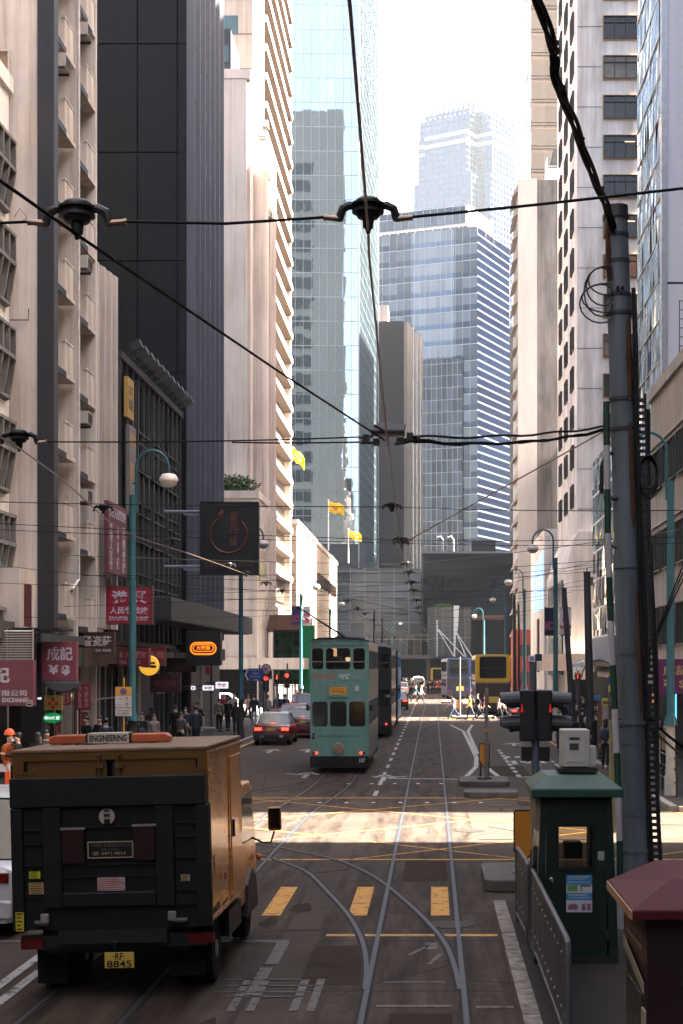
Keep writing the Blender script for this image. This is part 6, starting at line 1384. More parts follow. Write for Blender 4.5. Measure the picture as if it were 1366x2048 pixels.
person('pk', X(351, 68), 68, A(180), 'person in black walking close to the orange oval sign', (.012, .011, .011), h=1.74)
person('ph', X(395, 74), 74, A(30), 'person in black using a phone beside the white notice board', (.012, .012, .014), h=1.7)
person('pkf', X(308, 60), 60, A(20), 'person in pale shirt in the dark shopfront right of the nearest lamp', (.2, .17, .15), h=1.6)
person('st', X(284, 60), 60, A(-10), 'person in dark suit in the shopfront behind the nearest lamp', (.03, .025, .03), h=1.65)
person('ph', X(37, 40.8), 40.8, A(-80), 'person with short black hair in profile behind the truck', (.014, .014, .015), h=1.72)
person('pkf', X(76, 41.5), 41.5, A(175), 'person with long black hair seen from behind above the truck', (.02, .02, .02), h=1.7)
person('st', X(92, 44), 44, A(40), 'person with glasses peeping over the truck roof', (.05, .05, .06), h=1.66)
wk = person('ph', X(6, 40.2) + .0, 40.8, A(60), 'worker in orange helmet and mask at the left edge', (.26, .06, .012), (.02, .02, .02), h=1.72, mask=True)
MB().lathe([(.135, 1.66), (.13, 1.7), (.11, 1.77), (.06, 1.815), (.01, 1.825)], (0, 0, .02), 14).build('helmet', mat('helmet_orange', (.7, .1, .02), .35), wk, True)
# right pavement
person('pkf', X(1332, 50.5), 50.5, A(-5), 'person in beige sweater and face mask carrying a white bag', (.34, .25, .16), h=1.66, bag='hand', mask=True)
person('pk', X(1317, 52), 52, A(10), 'person in dark coat with lanyard left of the beige sweater', (.02, .022, .03), h=1.74)
person('stf', X(1211, 53), 53, A(170), 'person in grey hood with backpack walking away beside striped pole', (.1, .1, .115), h=1.66, bag='back')
person('pk', X(1158, 58), 58, A(10), 'person in black sweater facing us above the green kiosk', (.012, .012, .014), h=1.66)
person('st', X(1181, 62), 62, A(175), 'person in white top with dark backpack seen from behind', (.4, .36, .31), h=1.75, bag='back')
person('w2', X(1119, 66), 66, A(5), 'person in dark coat and pale scarf walking along the kerb', (.03, .03, .035), h=1.74, z=0)
person('pk', X(1195, 59), 59, A(200), 'person in black coat close to the bus stop sign', (.012, .012, .012), h=1.7)
for k in range(26):
    z = rr.uniform(64, 97); px = 1110 + 92 * ((k * 5) % 26) / 26; person(('st', 'pk', 'w1', 'pkf')[k % 4], max(6.3, X(px, z)), z, A(rr.uniform(-30, 30) + 180 * (k % 2)), 'person in dark clothes in the crowd on the right pavement', tops[k % 3], h=rr.uniform(1.6, 1.78), group='crowd on the right pavement')

for k in range(12):
    z = rr.uniform(50, 70); person(('st', 'pk', 'ph', 'pkf', 'w1', 'w2f')[k % 6], rr.uniform(-11.8, -9.6), z, A(rr.choice((0, 180)) + rr.uniform(-40, 40)), 'person in dark clothes among the shoppers under the left signs', tops[k % 5], h=rr.uniform(1.58, 1.76), group='shoppers under the left signs')
for k, (dx, dy, dz, kit, lab) in enumerate(((-.5, 2.2, .8, 'st', 'person standing inside the lower deck of the mint tram, left'), (.45, 1.6, .8, 'pk', 'person standing inside the lower deck of the mint tram, right'), (-.45, 3.0, 2.52, 'stf', 'person on the upper deck of the mint tram'))):
    person(kit, g1.location.x + dx, 53 + dy, A(180), lab, tops[(k * 3) % 9], h=1.62, z=dz)
# ================================================================ overhead wires
wirem = mat('wire_black', (.004, .004, .0045), .7); conm = mat('contact_wire', (.2, .13, .09), .35, .8)
iron = mat('hanger_iron', (.02, .022, .024), .45, .4); tin = mat('tinned_fitting', (.32, .22, .15), .35, .7)
def wire(name, label, pts, r, m, cat='wire', group=None):
    c = Vector(pts[0]); o = MB().tube([Vector(p) - c for p in pts], r, 7).build(name, m, None, True, loc=tuple(c)); return tag(o, label, cat, group)
def hanger(x, y, z, s, label, group=None, m=None, small=False):
    t = thing('wire_hanger', label, 'wire hanger', (x, y, z), 0, group); n = 10 if small else 20
    m = m or iron
    MB().lathe([(.03, -.1), (.035, -.045), (.062, -.04), (.075, -.015), (.095, -.01), (.095, .005), (.07, .012), (.075, .03), (.1, .034), (.1, .045), (.075, .05), (.072, .065), (.06, .075), (.02, .078)], n=n).build('insulator', m, t, True)
    half = [(.07, .03, .022), (.11, .035, .026), (.15, .015, .026), (.165, -.03, .024), (.168, -.055, .02)]; arch = [(-x, 0, z, r) for x, z, r in half[::-1]] + [(x, 0, z, r) for x, z, r in half]
    ar = MB().tube([q[:3] for q in arch], [q[3] for q in arch], 8)
    ar.build('arch_arm', m, t, True)
    if not small:
        for k in (-1, 1): MB().tube([(k * .16, 0, -.045), (k * .235, 0, -.038), (k * .262, 0, -.035)], [.02, .016, .02], 8).build('sleeve', tin, t, True)
        MB().tube([(0, 0, -.1), (0, 0, -.13)], [.02, .012], 8).build('wire_clip', m, t)
    t.scale = (s,) * 3; return t
cwx = [(-.28, -6, 6.05), (-.30, 5.8, 5.98), (-.345, 8.5, 5.9), (-.475, 16.7, 5.92), (-.63, 31, 5.92), (-.64, 46, 5.9), (-.63, 70, 5.9), (-.55, 110, 5.9), (-.4, 200, 5.9), (-.3, 260, 5.9)]
wire('contact_wire', 'contact wire running straight ahead down the middle of the street', [(-.28, -6, 6.05), (-.30, 5.8, 5.98), (-.335, 8, 5.91), (-.345, 8.5, 5.905), (-.36, 9, 5.91), (-.475, 16.7, 5.92), (-.63, 31, 5.92), (-.64, 46, 5.9), (-.63, 70, 5.9), (-.55, 110, 5.9), (-.4, 200, 5.9), (-.3, 260, 5.9)], .0075, conm)
hanger(-.345, 8.5, 6.01, .9, 'nearest black wire hanger, over the middle of the street')
hanger(-1.89, 8.5, 5.99, 1.0, 'black wire hanger at left before the dark slate tower', m=mat('hanger_grey', (.06, .055, .05), .45, .5))
zs_ = 5.96
wire('span_wire', 'thick span wire carrying the two nearest hangers', [(-7, 8.5, 5.93), (-3, 8.5, 5.915), (-2.13, 8.5, 5.956)], .008, wirem, group=None)
wire('span_wire', 'span wire between the two nearest hangers', [(-1.65, 8.5, 5.956), (-1.1, 8.5, 5.945), (-.57, 8.5, 5.979)], .008, wirem)
wire('span_wire', 'span wire rising right from the nearest hanger', [(-.12, 8.5, 5.979), (.5, 8.5, 6.04), (1.4, 8.5, 6.14), (3.2, 8.5, 6.35)], .008, wirem)
wire('contact_wire', 'contact wire slanting from the upper left to the dark wire junction', [(-3.2, 1, 5.95), (-2.2, 6.7, 5.9), (-1.89, 8.5, 5.885), (-1.2, 12.5, 5.89), (-.5, 16.6, 5.93)], .009, wirem)
jn_ = thing('wire_junction', 'dark clustered wire junction with a grey cover plate above the tracks', 'wire junction', (-.475, 16.7, 5.97))
MB().box(-.17, .18, -.12, .12, .03, .07).build('frame', iron, jn_, bevel=.01); MB().prism([(-.15, .07), (.17, .07), (.19, .13), (-.02, .15), (-.17, .12)], -.1, .1, 'y').build('cover', mat('cover_grey', (.25, .25, .27), .4, .3), jn_)
for a, c in ((-.26, -.02), (-.15, -.06), (.1, -.05), (.2, .0)): MB().box(a, a + .07, -.05, .05, c - .02, c + .05).build('insulator_block', iron, jn_)
for p in (((-.3, 0, 0), (-.15, 0, .02)), ((-.28, -.05, -.06), (-.1, 0, -.05)), ((.1, 0, -.03), (.33, .1, .02)), ((.08, 0, -.07), (.35, .1, .0)), ((0, -.3, .0), (0, .3, -.02)), ((-.12, -.3, .08), (0, 0, .05))): MB().tube(p, .014, 6).build('link', iron, jn_)
wire('span_wire', 'double span wire from the left wall hanger to the wire junction', sag((-4.1, 16.7, 5.93), (-.75, 16.7, 5.98), .02), .008, wirem)
wire('span_wire', 'lower span wire joining the wire junction from the left', sag((-2.1, 16.7, 5.925), (-.7, 16.7, 5.93), .01), .008, wirem)
wire('span_wire', 'span wire left of the wall hanger at the left edge', [(-7.5, 16.7, 5.96), (-4.6, 16.7, 5.93)], .008, wirem)
hanger(-4.32, 16.7, 5.97, 1.1, 'black wire hanger at the left edge over the boxed bays')
pt_ = Vector((2.53, 21.3, 5.82 + .14)); pA = Vector((X(1212, 21.2), 21.2, Z(853, 21.2)))
for k, (lab, dz, r) in enumerate((('upper black cable from the thick pole to the wire junction', 0, .014), ('lower black cable from the thick pole to the wire junction', -.05, .017), ('thin black cable wrapped along the pole cables', -.025, .01))):
    a = Vector((-.2, 16.75, 5.99 + dz * 1.1)); q = sag(a, pA + Vector((0, 0, dz)), .05 + .03 * k, 16)
    wire('feeder_cable', lab, [p + Vector((0, 0, .012 * math.sin(j * (1.3 + .4 * k)))) for j, p in enumerate(q)], r, wirem, 'cable')
wire('contact_wire', 'pale contact wire sloping down the left side past the nearest lamp', smooth_pts([(-4.25, 5, 5.95), (-4.3, 16.7, 5.85), (-5.25, 27, 5.88), (-4.95, 33, 5.87), (-4.65, 41, 5.87), (-4.4, 55, 5.88), (-3.3, 80, 5.9), (-3.0, 120, 5.9), (-2.9, 230, 5.9)], 5), .009, conm)
wire('guy_wire', 'brown guy wire slanting from the thick pole to the far junction', [pA + Vector((0, 0, -.05)), (-.5, 31, 6.0)], .011, conm)
tw = [Vector((-1.2, 6, 9.75)), Vector((.95, 14.5, Z(0, 14.5))), Vector((1.3, 16.3, 9.45)), Vector((2.36, 21.2, Z(452, 21.2) + .05)), Vector((2.5, 21.35, 8.6))]
tp = smooth_pts(tw, 40)
twc = thing('service_cable', 'thick black twisted cable hanging from above down to the thick pole top', 'cable', tuple(tw[3]))
for k in range(3): MB().tube([p - tw[3] + Vector((math.cos(j * .19 + k * 2.1) * .034, 0, math.sin(j * .19 + k * 2.1) * .034 + .03 * math.sin(j * .23))) for j, p in enumerate(tp)], .024, 7).build('strand', wirem, twc, True)
for j in range(10, len(tp), 14): MB().tube([tp[j] - tw[3] + Vector((0, -.02, -.052)), tp[j] - tw[3] + Vector((.03, .02, .05))], [.02, .028], 6).build('tape_wrap', blackr, twc)
spans = [(24.5, -8.6, 6.15, 6.0), (31, -9.5, 6.4, 6.1), (31.8, -9.5, 6.33, 6.03), (38.5, -9, 6.25, 6.85), (42, -9.2, 5.95, 6.5), (47, -8.8, 6.2, 6.7), (52, -12, 5.5, 6.9), (60, -8.8, 6.1, 6.6), (68, -8.8, 5.9, 6.7), (75, -8.8, 6.2, 6.8), (86, -8.8, 6.1, 6.6), (98, -8.7, 6.2, 6.7), (109, -8.6, 6.3, 6.6), (124, -8.6, 6.2, 6.6), (140, -8.6, 6.2, 6.5), (165, -8.5, 6.2, 6.4), (190, -8.4, 6.2, 6.4)]
small = MB(); hcache = None
for i, (y, xl, zl, zr) in enumerate(spans):
    xr = 5.9 if i > 2 else 5.2; r = .006 + .00004 * y
    pts = sag((xl, y, zl), (-.63, y, 6.02), .03, 6) + sag((-.63, y, 6.02), (xr, y, zr), .05, 6)[1:]
    wire('span_wire', 'one of the thin black wires strung across the street between the poles', pts, r, wirem, group='thin wires across the street')
    for hx in ((-.63, -4.9 if y < 55 else -3.2) if i not in (2,) else (-.63,)):
        if y < 36 and hx < -1: hx = -5.05
        if hcache is None: hcache = hanger(hx, y, 6.03, .85, 'small dark wire hanger in the row over the tracks', 'wire hangers over the tracks', small=True)
        else: dup(hcache, (hx, y, 6.03 if hx > -1 else 6.0))
for i, (a, c) in enumerate((((-12, 36, 6.1), (-1, 58, 6.0)), ((-12.3, 40, 5.7), (5.9, 62, 6.5)), ((-8.6, 46, 7.2), (-.6, 74, 6.0)), ((-12, 47, 5.0), (-3, 70, 6.0)), ((5.9, 73, 7.2), (-4, 98, 6.1)), ((6.1, 42.5, 6.9), (-.6, 60, 6.0)), ((-8.6, 75, 6.6), (5.9, 100, 6.4)), ((5.9, 62, 6.9), (-8.7, 112, 6.2)), ((-12.4, 62, 6.3), (5.9, 50, 6.6)))):
    wire('guy_wire', 'one of the thin slanting wires between the walls and the track wires', sag(a, c, .15), .007, wirem, group='slanting guy wires')
# poles without lamps on the right
def plain_pole(px0, y0, px1, y1, z, r, label):
    a = Vector((X(px1, z), z, .14)); t = thing('tram_pole', label, 'pole', tuple(a)); b_ = Vector((X(px0, z), z, Z(y0, z))) - a
    MB().tube([(0, 0, 0), b_], [r, r * .75], 12).build('shaft', dpole, t, True); MB().tube([b_, b_ + Vector((0, 0, .05))], r * .9, 10).tube([b_, b_ + Vector((0, 0, .2))], .02, 6).build('cap', dpole, t)
    return t
plain_pole(1128, 1178, 1150, 1470, 66, .14, 'leaning dark tram pole between the banners and upright dark pole'); plain_pole(1174, 1146, 1182, 1490, 61, .17, 'upright dark tram pole before the barrel canopy')
plain_pole(1037, 1210, 1039, 1425, 118, .1, 'slim dark pole before the red fronted building'); plain_pole(1028, 1190, 1030, 1420, 125, .16, 'rusty dark pole right of the yellow bus')
plain_pole(1157, 1360, 1163, 1540, 54, .06, 'short grey post beside the person in black sweater'); plain_pole(1310, 1365, 1316, 1565, 49, .06, 'grey post with yellow tag left of the purple sign')
# ================================================================ signs
def board(name, label, px0, px1, py0, py1, z, col, cat='sign', depth=.25, frame=None, arm=None, em=0, rz=0, texts=(), group=None, m=None):
    x0, x1, z1, z0 = X(px0, z), X(px1, z), Z(py0, z), Z(py1, z); w, h = x1 - x0, z1 - z0
    t = thing(name, label, cat, ((x0 + x1) / 2, z, z0), rz, group)
    mm = m or (emit('lit_%d_%d_%d' % tuple(int(c * 99) for c in col), col, em) if em else mat('board_%d_%d_%d' % tuple(int(c * 999) for c in col), col, .45, var=.12, scale=1.5))
    bd = MB().box(-w / 2, w / 2, 0, depth, 0, h).build('board', mm, t, bevel=.01)
    if frame:
        f = MB(); e = .04; f.box(-w / 2 - e, w / 2 + e, -.02, depth + .01, h, h + e); f.box(-w / 2 - e, w / 2 + e, -.02, depth + .01, -e, 0); f.box(-w / 2 - e, -w / 2, -.02, depth + .01, 0, h); f.box(w / 2, w / 2 + e, -.02, depth + .01, 0, h); f.build('frame', frame, t)
    if arm:                                       # arms back to the wall on the left
        for zz_ in (h * .15, h * .9): MB().tube([(-w / 2, depth / 2, zz_), (-w / 2 - arm, depth / 2, zz_)], .03, 6).build('bracket', dpole, t)
    for (s, cx_, cy_, tw_, th_, tm, bold) in texts:
        letter(bd, s, ((cx_ - .5) * w, -.006, (1 - cy_) * h), tw_ * w if tw_ else None, th_ * h if th_ else None, tm, bold=bold, ext=.002)
    return t, w, h, bd
lit_w = mat('sign_white', (.62, .58, .6), .5); beige_t = mat('sign_cream', (.5, .44, .36), .5); lil = mat('sign_lilac', (.55, .5, .58), .5)
maroon = (.2, .06, .075)
board('shop_sign', 'big maroon exchange shop sign cut off by the left edge under the louvres', -60, 66, 1320, 1412, 46.5, maroon, depth=.4, texts=(('成記', .38, .33, .5, .36, lit_w, .035), ('有限公司', .63, .72, .54, .13, lit_w, .02), ('EXCHANG', .72, .87, .42, .1, lit_w, .05)))
nl = thing('small_plate', 'small cream plate at the lower corner of the big maroon sign', 'plate', (X(59, 46.45), 46.46, Z(1413, 46.45))); MB().box(-.09, .09, -.02, 0, 0, .19).build('plate', mat('plate_cream', (.5, .4, .33), .6), nl); q = MB(); q.box(-.07, .07, -.024, -.021, .12, .135); q.box(-.06, .06, -.024, -.021, .04, .08); q.build('print', ink, nl)
lv_ = thing('louvre_screen', 'cream louvred screen above the big maroon exchange sign', 'louvre', (X(0, 47), 47, Z(1319, 47))); q = MB(); [q.hexa([(-.9, 0, k * .074), (.95, 0, k * .074), (.95, .08, k * .074 + .03), (-.9, .08, k * .074 + .03), (-.9, 0, k * .074 + .02), (.95, 0, k * .074 + .02), (.95, .08, k * .074 + .05), (-.9, .08, k * .074 + .05)]) for k in range(12)]; q.build('blades', cream, lv_); MB().box(-1, 1.0, .1, .3, 0, .9).build('backing', dark, lv_); q = MB(); q.box(-.92, -.9, -.01, .1, 0, .9); q.box(.95, .97, -.01, .1, 0, .9); q.box(.2, .22, -.01, 0, 0, .9); q.build('frame', cream, lv_)
ph_ = thing('shop_porch', 'cream plastered box porch over the first shops on the left', 'porch', (-13.2, 48.2, Z(1318, 48))); MB().box(-2, .75, 0, 2, .95, 2.75).build('box', cream, ph_); MB().box(.752, .76, .5, 1.4, 1.0, 2.3).build('doorway', mat('dark_red_door', (.1, .03, .03), .6), ph_); MB().box(-2, 2.0, -.3, 1.6, .86, .94).build('ledge', black, ph_)
sk_, w, h, bd = board('hanging_sign', 'maroon square sign with yen and dollar symbols hanging at left', 83, 153, 1284, 1362, 49, (.23, .05, .065), depth=.3, arm=1.2, texts=(('成記', .52, .3, .74, .36, lil, .02), ('¥ $', .5, .72, .62, .27, lil, .05)))
aw = thing('awning', 'dark curved awning right under the maroon yen sign', 'awning', (X(122, 48.8), 48.6, Z(1384, 48.8))); MB().prism([(-.5, .32), (.48, .3), (.45, .12), (.3, 0), (-.1, 0), (-.4, .15)], 0, .8, 'y').build('hood', mat('awning_grey', (.07, .075, .08), .5), aw, bevel=.03)
board('hanging_sign', 'dark wine china shop sign behind the maroon yen sign', 137, 227, 1266, 1308, 57, (.045, .012, .016), depth=.25, frame=mat('brown_frame', (.1, .06, .05), .6), arm=.8, texts=(('利豐瓷莊', .52, .38, .86, .5, beige_t, .02), ('LEE FUNG CHINA WARE', .55, .83, .8, .14, beige_t, .02)))
board('hanging_sign', 'bright red money exchange sign hanging behind the nearest lamp', 213, 303, 1174, 1247, 61, (.3, .006, .028), depth=.3, frame=mat('brown_frame', (1, 1, 1)), arm=.6, texts=(('港 興', .5, .28, .78, .36, lil, .035), ('人民幣找換', .5, .64, .86, .19, lil, .02), ('國內匯款 安全快捷', .5, .86, .88, .12, lil, .02)))
board('banner_sign', 'red telephone banner below the bright red exchange sign', 190, 297, 1296, 1333, 62, (.17, .006, .012), depth=.5, texts=(('大額找換 大額匯款', .54, .37, .84, .38, mat('pink_ink', (.45, .2, .2), .6), .015), ('Tel:2786 9212', .52, .76, .66, .22, mat('pink_ink', (1, 1, 1)), .02)))
board('banner_sign', 'red side banner joined to the telephone banner', 298, 330, 1293, 1330, 64.5, (.12, .008, .012), depth=.3, texts=(('港興人民幣找換', .5, .45, .9, .4, mat('pink_ink', (1, 1, 1)), .01),))
def side_board(name, label, y0, y1, z0, z1, x, col, texts, group=None):
    t = thing(name, label, 'sign', (x, (y0 + y1) / 2, z0)); w, h = y1 - y0, z1 - z0; bd = MB().box(-.15, 0, -w / 2, w / 2, 0, h).build('board', mat('board_%d_%d_%d' % tuple(int(c * 999) for c in col), col, .5, var=.15), t)
    for (s, cx_, cy_, tw_, th_, tm) in texts: letter(bd, s, (.008, (cx_ - .5) * w, (1 - cy_) * h), tw_ * w if tw_ else None, th_ * h if th_ else None, tm, R(90), bold=.02, ext=.002)
    return t
side_board('wall_sign', 'tall wine red wall sign with vertical characters on the finned block', 59.6, 63.2, Z(1150, 61.4), Z(1010, 61.4), -12.1, (.13, .03, .04), (('港興人民幣找換', .5, .14, .9, .15, lil), ('專\n營\n人\n民\n幣', .15, .62, .14, .66, lil), ('$\n¥\n€', .5, .62, .12, .6, lil), ('匯\n款\n快\n捷', .83, .62, .16, .66, lil)))
side_board('wall_sign', 'yellow letting board at the top of the ribbed block', 63.7, 65.0, Z(835, 64), Z(755, 64), -12.15, (.42, .26, .05), (('LET', .5, .3, .7, .2, dgrey), ('出租', .5, .65, .7, .28, dgrey)))
side_board('wall_sign', 'grey and orange panel sign beside the orange loop', 63.8, 65.2, 9.6, 13.2, -12.1, (.16, .14, .13), (('BED', .5, .15, .8, .12, mat('orange_ink', (.5, .24, .06), .5)), ('家居', .5, .5, .8, .2, mat('orange_ink', (1, 1, 1)))))
lo = thing('neon_loop', 'tall orange loop sign beside the nearest street lamp', 'sign', (X(256, 65.5), 65.5, Z(1082, 65.5)))
H_ = Z(948, 65.5) - Z(1082, 65.5); om = mat('loop_orange', (.3, .07, .02), .5)
MB().tube([(.38 * math.sin(t) * (.4 + .6 * math.sin(t / 2) ** 2), 0, H_ * .43 - H_ * .42 * math.cos(t)) for t in [2 * math.pi * k / 24 for k in range(25)]], .075, 8).build('large_loop', om, lo, True); MB().tube([(.17 * math.sin(t), 0, H_ * .93 - .22 * math.cos(t)) for t in [2 * math.pi * k / 16 for k in range(17)]], .07, 8).build('small_loop', om, lo, True)
[MB().tube([(0, 0, q), (-.9, 0, q)], .03, 6).build('bracket', dpole, lo) for q in (.3, H_ * .85)]
# the dark billboard
bz = 73.0
bb, w, h, bd = board('billboard', 'large dark square billboard with a dull red ring over the pavement', 401, 516, 1005, 1148, bz, (.003, .0024, .0024), 'billboard', depth=.35, frame=black)
dr2 = mat('dull_neon', (.13, .035, .012), .4); cxr, czr, rr_ = (457 - 458.5) * bz / F, Z(1069, bz) - Z(1148, bz), 37 * bz / F
MB().tube([(cxr + rr_ * math.cos(t), -.03, czr + rr_ * math.sin(t)) for t in [R(115) + R(290) * k / 36 for k in range(37)]], .045, 7).build('ring', dr2, bd, True)
MB().tube([(cxr - .4, -.03, czr + rr_ + .0), (cxr - .3, -.03, czr + rr_ + .12), (cxr - .24, -.03, czr + rr_ + .28)], [.1, .09, .03], 7).ball((cxr - .3, -.03, czr + rr_ + .2), (.1, .03, .06), 6).build('flame_mark', dr2, bd)
for ch, zz_ in zip('星月樓', (1034, 1057, 1082)): letter(bd, ch, ((467 - 458.5) * bz / F, -.01, Z(zz_, bz) - Z(1148, bz)), 16 * bz / F, 20 * bz / F, dr2, bold=.01)
letter(bd, 'SKY', ((430 - 458.5) * bz / F, -.01, Z(1129, bz) - Z(1148, bz)), 44 * bz / F, 10 * bz / F, dr2); letter(bd, 'CUISINE', ((483 - 458.5) * bz / F, -.01, Z(1129, bz) - Z(1148, bz)), 50 * bz / F, 8 * bz / F, dr2)
for zz_ in (.35, h - .4):
    a_ = MB(); a_.tube([(-w / 2, .2, zz_), (-12.3 - bb.location.x, .2, zz_)], .07, 6); a_.prism([(-w / 2 - .8, zz_ - .16), (-w / 2, zz_ - .22), (-w / 2, zz_ - .07), (-w / 2 - .8, zz_ - .07)], .12, .28, 'y')
    a_.build('support_arm', mat('arm_grey', (.16, .18, .22), .5), bb)
# oval neon box
ob, w, h, bd = board('sign_box', 'black sign box with a glowing orange oval restaurant emblem', 372, 441, 1263, 1331, 70, (.006, .006, .006), 'sign', depth=.6)
ne = emit('neon_orange', (1, .22, .015), 1.1)
def oval(rw, rh, cx_, cz_, y=-.02, n=10):
    o = []
    for k in range(n + 1): a = R(-90 + 180 * k / n); o.append((cx_ + rw - rh + rh * math.cos(a), y, cz_ + rh * math.sin(a)))
    for k in range(n + 1): a = R(90 + 180 * k / n); o.append((cx_ - rw + rh + rh * math.cos(a), y, cz_ + rh * math.sin(a)))
    return o + [o[0]]
c0 = Z(1297, 70) - Z(1331, 70)
MB().tube(oval(.55, .25, 0, c0), .035, 6).build('outer_ring', ne, bd); MB().tube(oval(.44, .15, 0, c0 + .02), .022, 6).build('inner_ring', ne, bd)
letter(bd, '大家樂', (0, -.02, c0 + .03), .62, .2, ne, bold=.03); letter(bd, 'CAFE DE CORAL', (0, -.02, c0 - .31), .6, .07, mat('dim_orange', (.2, .07, .02), .5))
board('shop_sign', 'dark wine welcome sign below the oval emblem', 333, 392, 1316, 1344, 71, (.035, .006, .008), depth=.4, texts=(('welcome', .55, .7, .6, .3, mat('welcome_ink', (.2, .05, .06), .5), .02),))
board('shop_sign', 'dim red shop fascia under the wine welcome sign', 300, 360, 1348, 1385, 69, (.05, .012, .014), depth=.4, texts=(('WELCOME', .5, .5, .75, .35, mat('welcome_ink', (1, 1, 1)), .02),))
yc = thing('round_sign', 'round glowing yellow sign tucked under the red telephone banner', 'sign', (X(298, 63.5), 63.5, Z(1331, 63.5))); MB().lathe([(.4, 0), (.4, -.12), (.37, -.14)], (0, .1, 0), 24, 'y').build('disc', emit('glow_yellow', (.9, .5, .05), .5), yc); q = MB(); q.prism([(-.3, -.06), (.28, -.1), (.3, 0), (-.26, .04)], -.06, -.045, 'y'); q.box(-.25, .25, -.06, -.045, .06, .14); q.build('logo_band', ink, yc); MB().box(-.03, .03, .02, .06, .3, .7).build('bracket', dpole, yc)
cr_ = thing('cross_sign', 'yellow sign with a red cross of squares under the awning', 'sign', (X(106, 50.5), 50.5, Z(1420, 50.5))); MB().box(-.28, .28, 0, .15, 0, .45).build('board', mat('cross_yellow', (.36, .25, .06), .5), cr_)
q = MB(); [q.box(a - .05, a + .05, -.012, -.002, c - .05, c + .05) for a, c in ((0, .32), (0, .1), (-.11, .21), (.11, .21))]; q.build('cross', mat('cross_red', (.4, .01, .01), .5), cr_); letter(cr_, '成視心', (0, -.006, .4), .4, .06, ink)
gs_ = thing('pharmacy_sign', 'glowing green oval sign with white characters below the red cross', 'sign', (X(104, 50.3), 50.3, Z(1436, 50.3))); MB().prism([(.29 * math.cos(t), .16 * math.sin(t)) for t in [2 * math.pi * k / 24 for k in range(24)]], 0, .1, 'y').build('oval', emit('glow_green', (.01, .3, .09), .35), gs_); letter(gs_, '信心(保證', (0, -.006, 0), .48, .12, emit('glow_white', (.8, 1, .9), .9), bold=.03)
for i, (px, py0, py1, z, lab) in enumerate(((132, 1373, 1410, 53, 'first red shop banner right of the red cross sign'), (166, 1368, 1420, 55, 'second red shop banner, taller, nearer the lamp'), (166, 1424, 1462, 55.5, 'low red banner under the second shop banner'), (95, 1448, 1480, 51, 'narrow red pillar sign left under the green oval'), (115, 1448, 1478, 51.4, 'narrow red pillar sign right under the green oval'))):
    hw = (9, 15, 9, 3, 5)[i]; board('shop_banner', lab, px - hw, px + hw, py0, py1, z, (.16, .015, .025), depth=.1, group='red shop banners on the left', texts=(('特\n價\n貨\n品', .3, .5, .3, .85, mat('pink_ink', (1, 1, 1)), .02), ('大\n減\n價\n中', .72, .5, .3, .85, mat('pink_ink', (1, 1, 1)), .02)) if hw > 8 else (('批\n發', .5, .5, .7, .8, mat('pink_ink', (1, 1, 1)), .02),))
ps = thing('parking_sign', 'yellow and white restriction sign plates on a yellow post', 'road sign', (X(247, 45), 45, .14)); MB().tube([(0, .05, 0), (0, .05, 3.1)], .03, 8).build('post', mat('post_yellow', (.35, .2, .03), .5), ps)
hz0 = Z(1432, 45) - .14; MB().box(-.23, .23, -.01, .02, hz0, hz0 + .22).build('lower_plate', mat('plate_white', (.45, .43, .42), .5), ps); wp_ = MB().box(-.23, .23, -.01, .02, hz0 + .24, hz0 + .56).build('time_plate', MATS['plate_white'], ps); yp = MB().box(-.23, .23, -.01, .02, hz0 + .565, hz0 + .82).build('restriction_plate', mat('plate_amber', (.5, .28, .04), .5), ps)
MB().lathe([(.1, -.012), (.1, -.02)], (0, 0, hz0 + .69), 20, 'y').build('red_ring', mat('ring_red', (.35, .04, .04), .5), yp); MB().lathe([(.078, -.021), (.078, -.026)], (0, 0, hz0 + .69), 20, 'y').build('blue_disc', mat('disc_blue', (.08, .08, .25), .5), yp)
for zz_ in (.48, .31): letter(wp_, '7', (.1, -.016, hz0 + zz_), .06, .1, ink, bold=.02); letter(wp_, 'a.m.' if zz_ > .4 else 'p.m.', (-.08, -.016, hz0 + zz_), .12, .04, ink)
letter(ps, 'except taxis', (0, -.016, hz0 + .15), .36, .05, ink); letter(ps, '的士除外', (0, -.016, hz0 + .07), .34, .06, ink)
bs = thing('direction_sign', 'blue arrow shaped direction sign pointing left', 'road sign', (X(508, 82), 82, .14)); z0_, z1_ = Z(1362, 82) - .14, Z(1337, 82) - .14; hw = .5
MB().prism([(-.52, (z0_ + z1_) / 2), (-.36, z1_), (.5, z1_), (.5, z0_), (-.36, z0_)], -.02, .02, 'y').build('panel', mat('sign_blue', (.015, .05, .2), .4), bs); MB().tube([(-.3, -.03, z1_ - .04), (-.44, -.03, (z0_ + z1_) / 2), (-.3, -.03, z0_ + .04)], .035, 6).build('chevron', lit_w, bs); MB().tube([(.28, .05, 0), (.28, .05, z1_ + .2)], .045, 8).build('post', gpole, bs)
for k, s_ in enumerate(('Connaught Rd C', '干諾道中', 'Sheung Wan', '上環')): letter(bs, s_, (.08, -.026, z1_ - .09 - .16 * k), (.62, .4, .55, .2)[k], .08, lit_w)
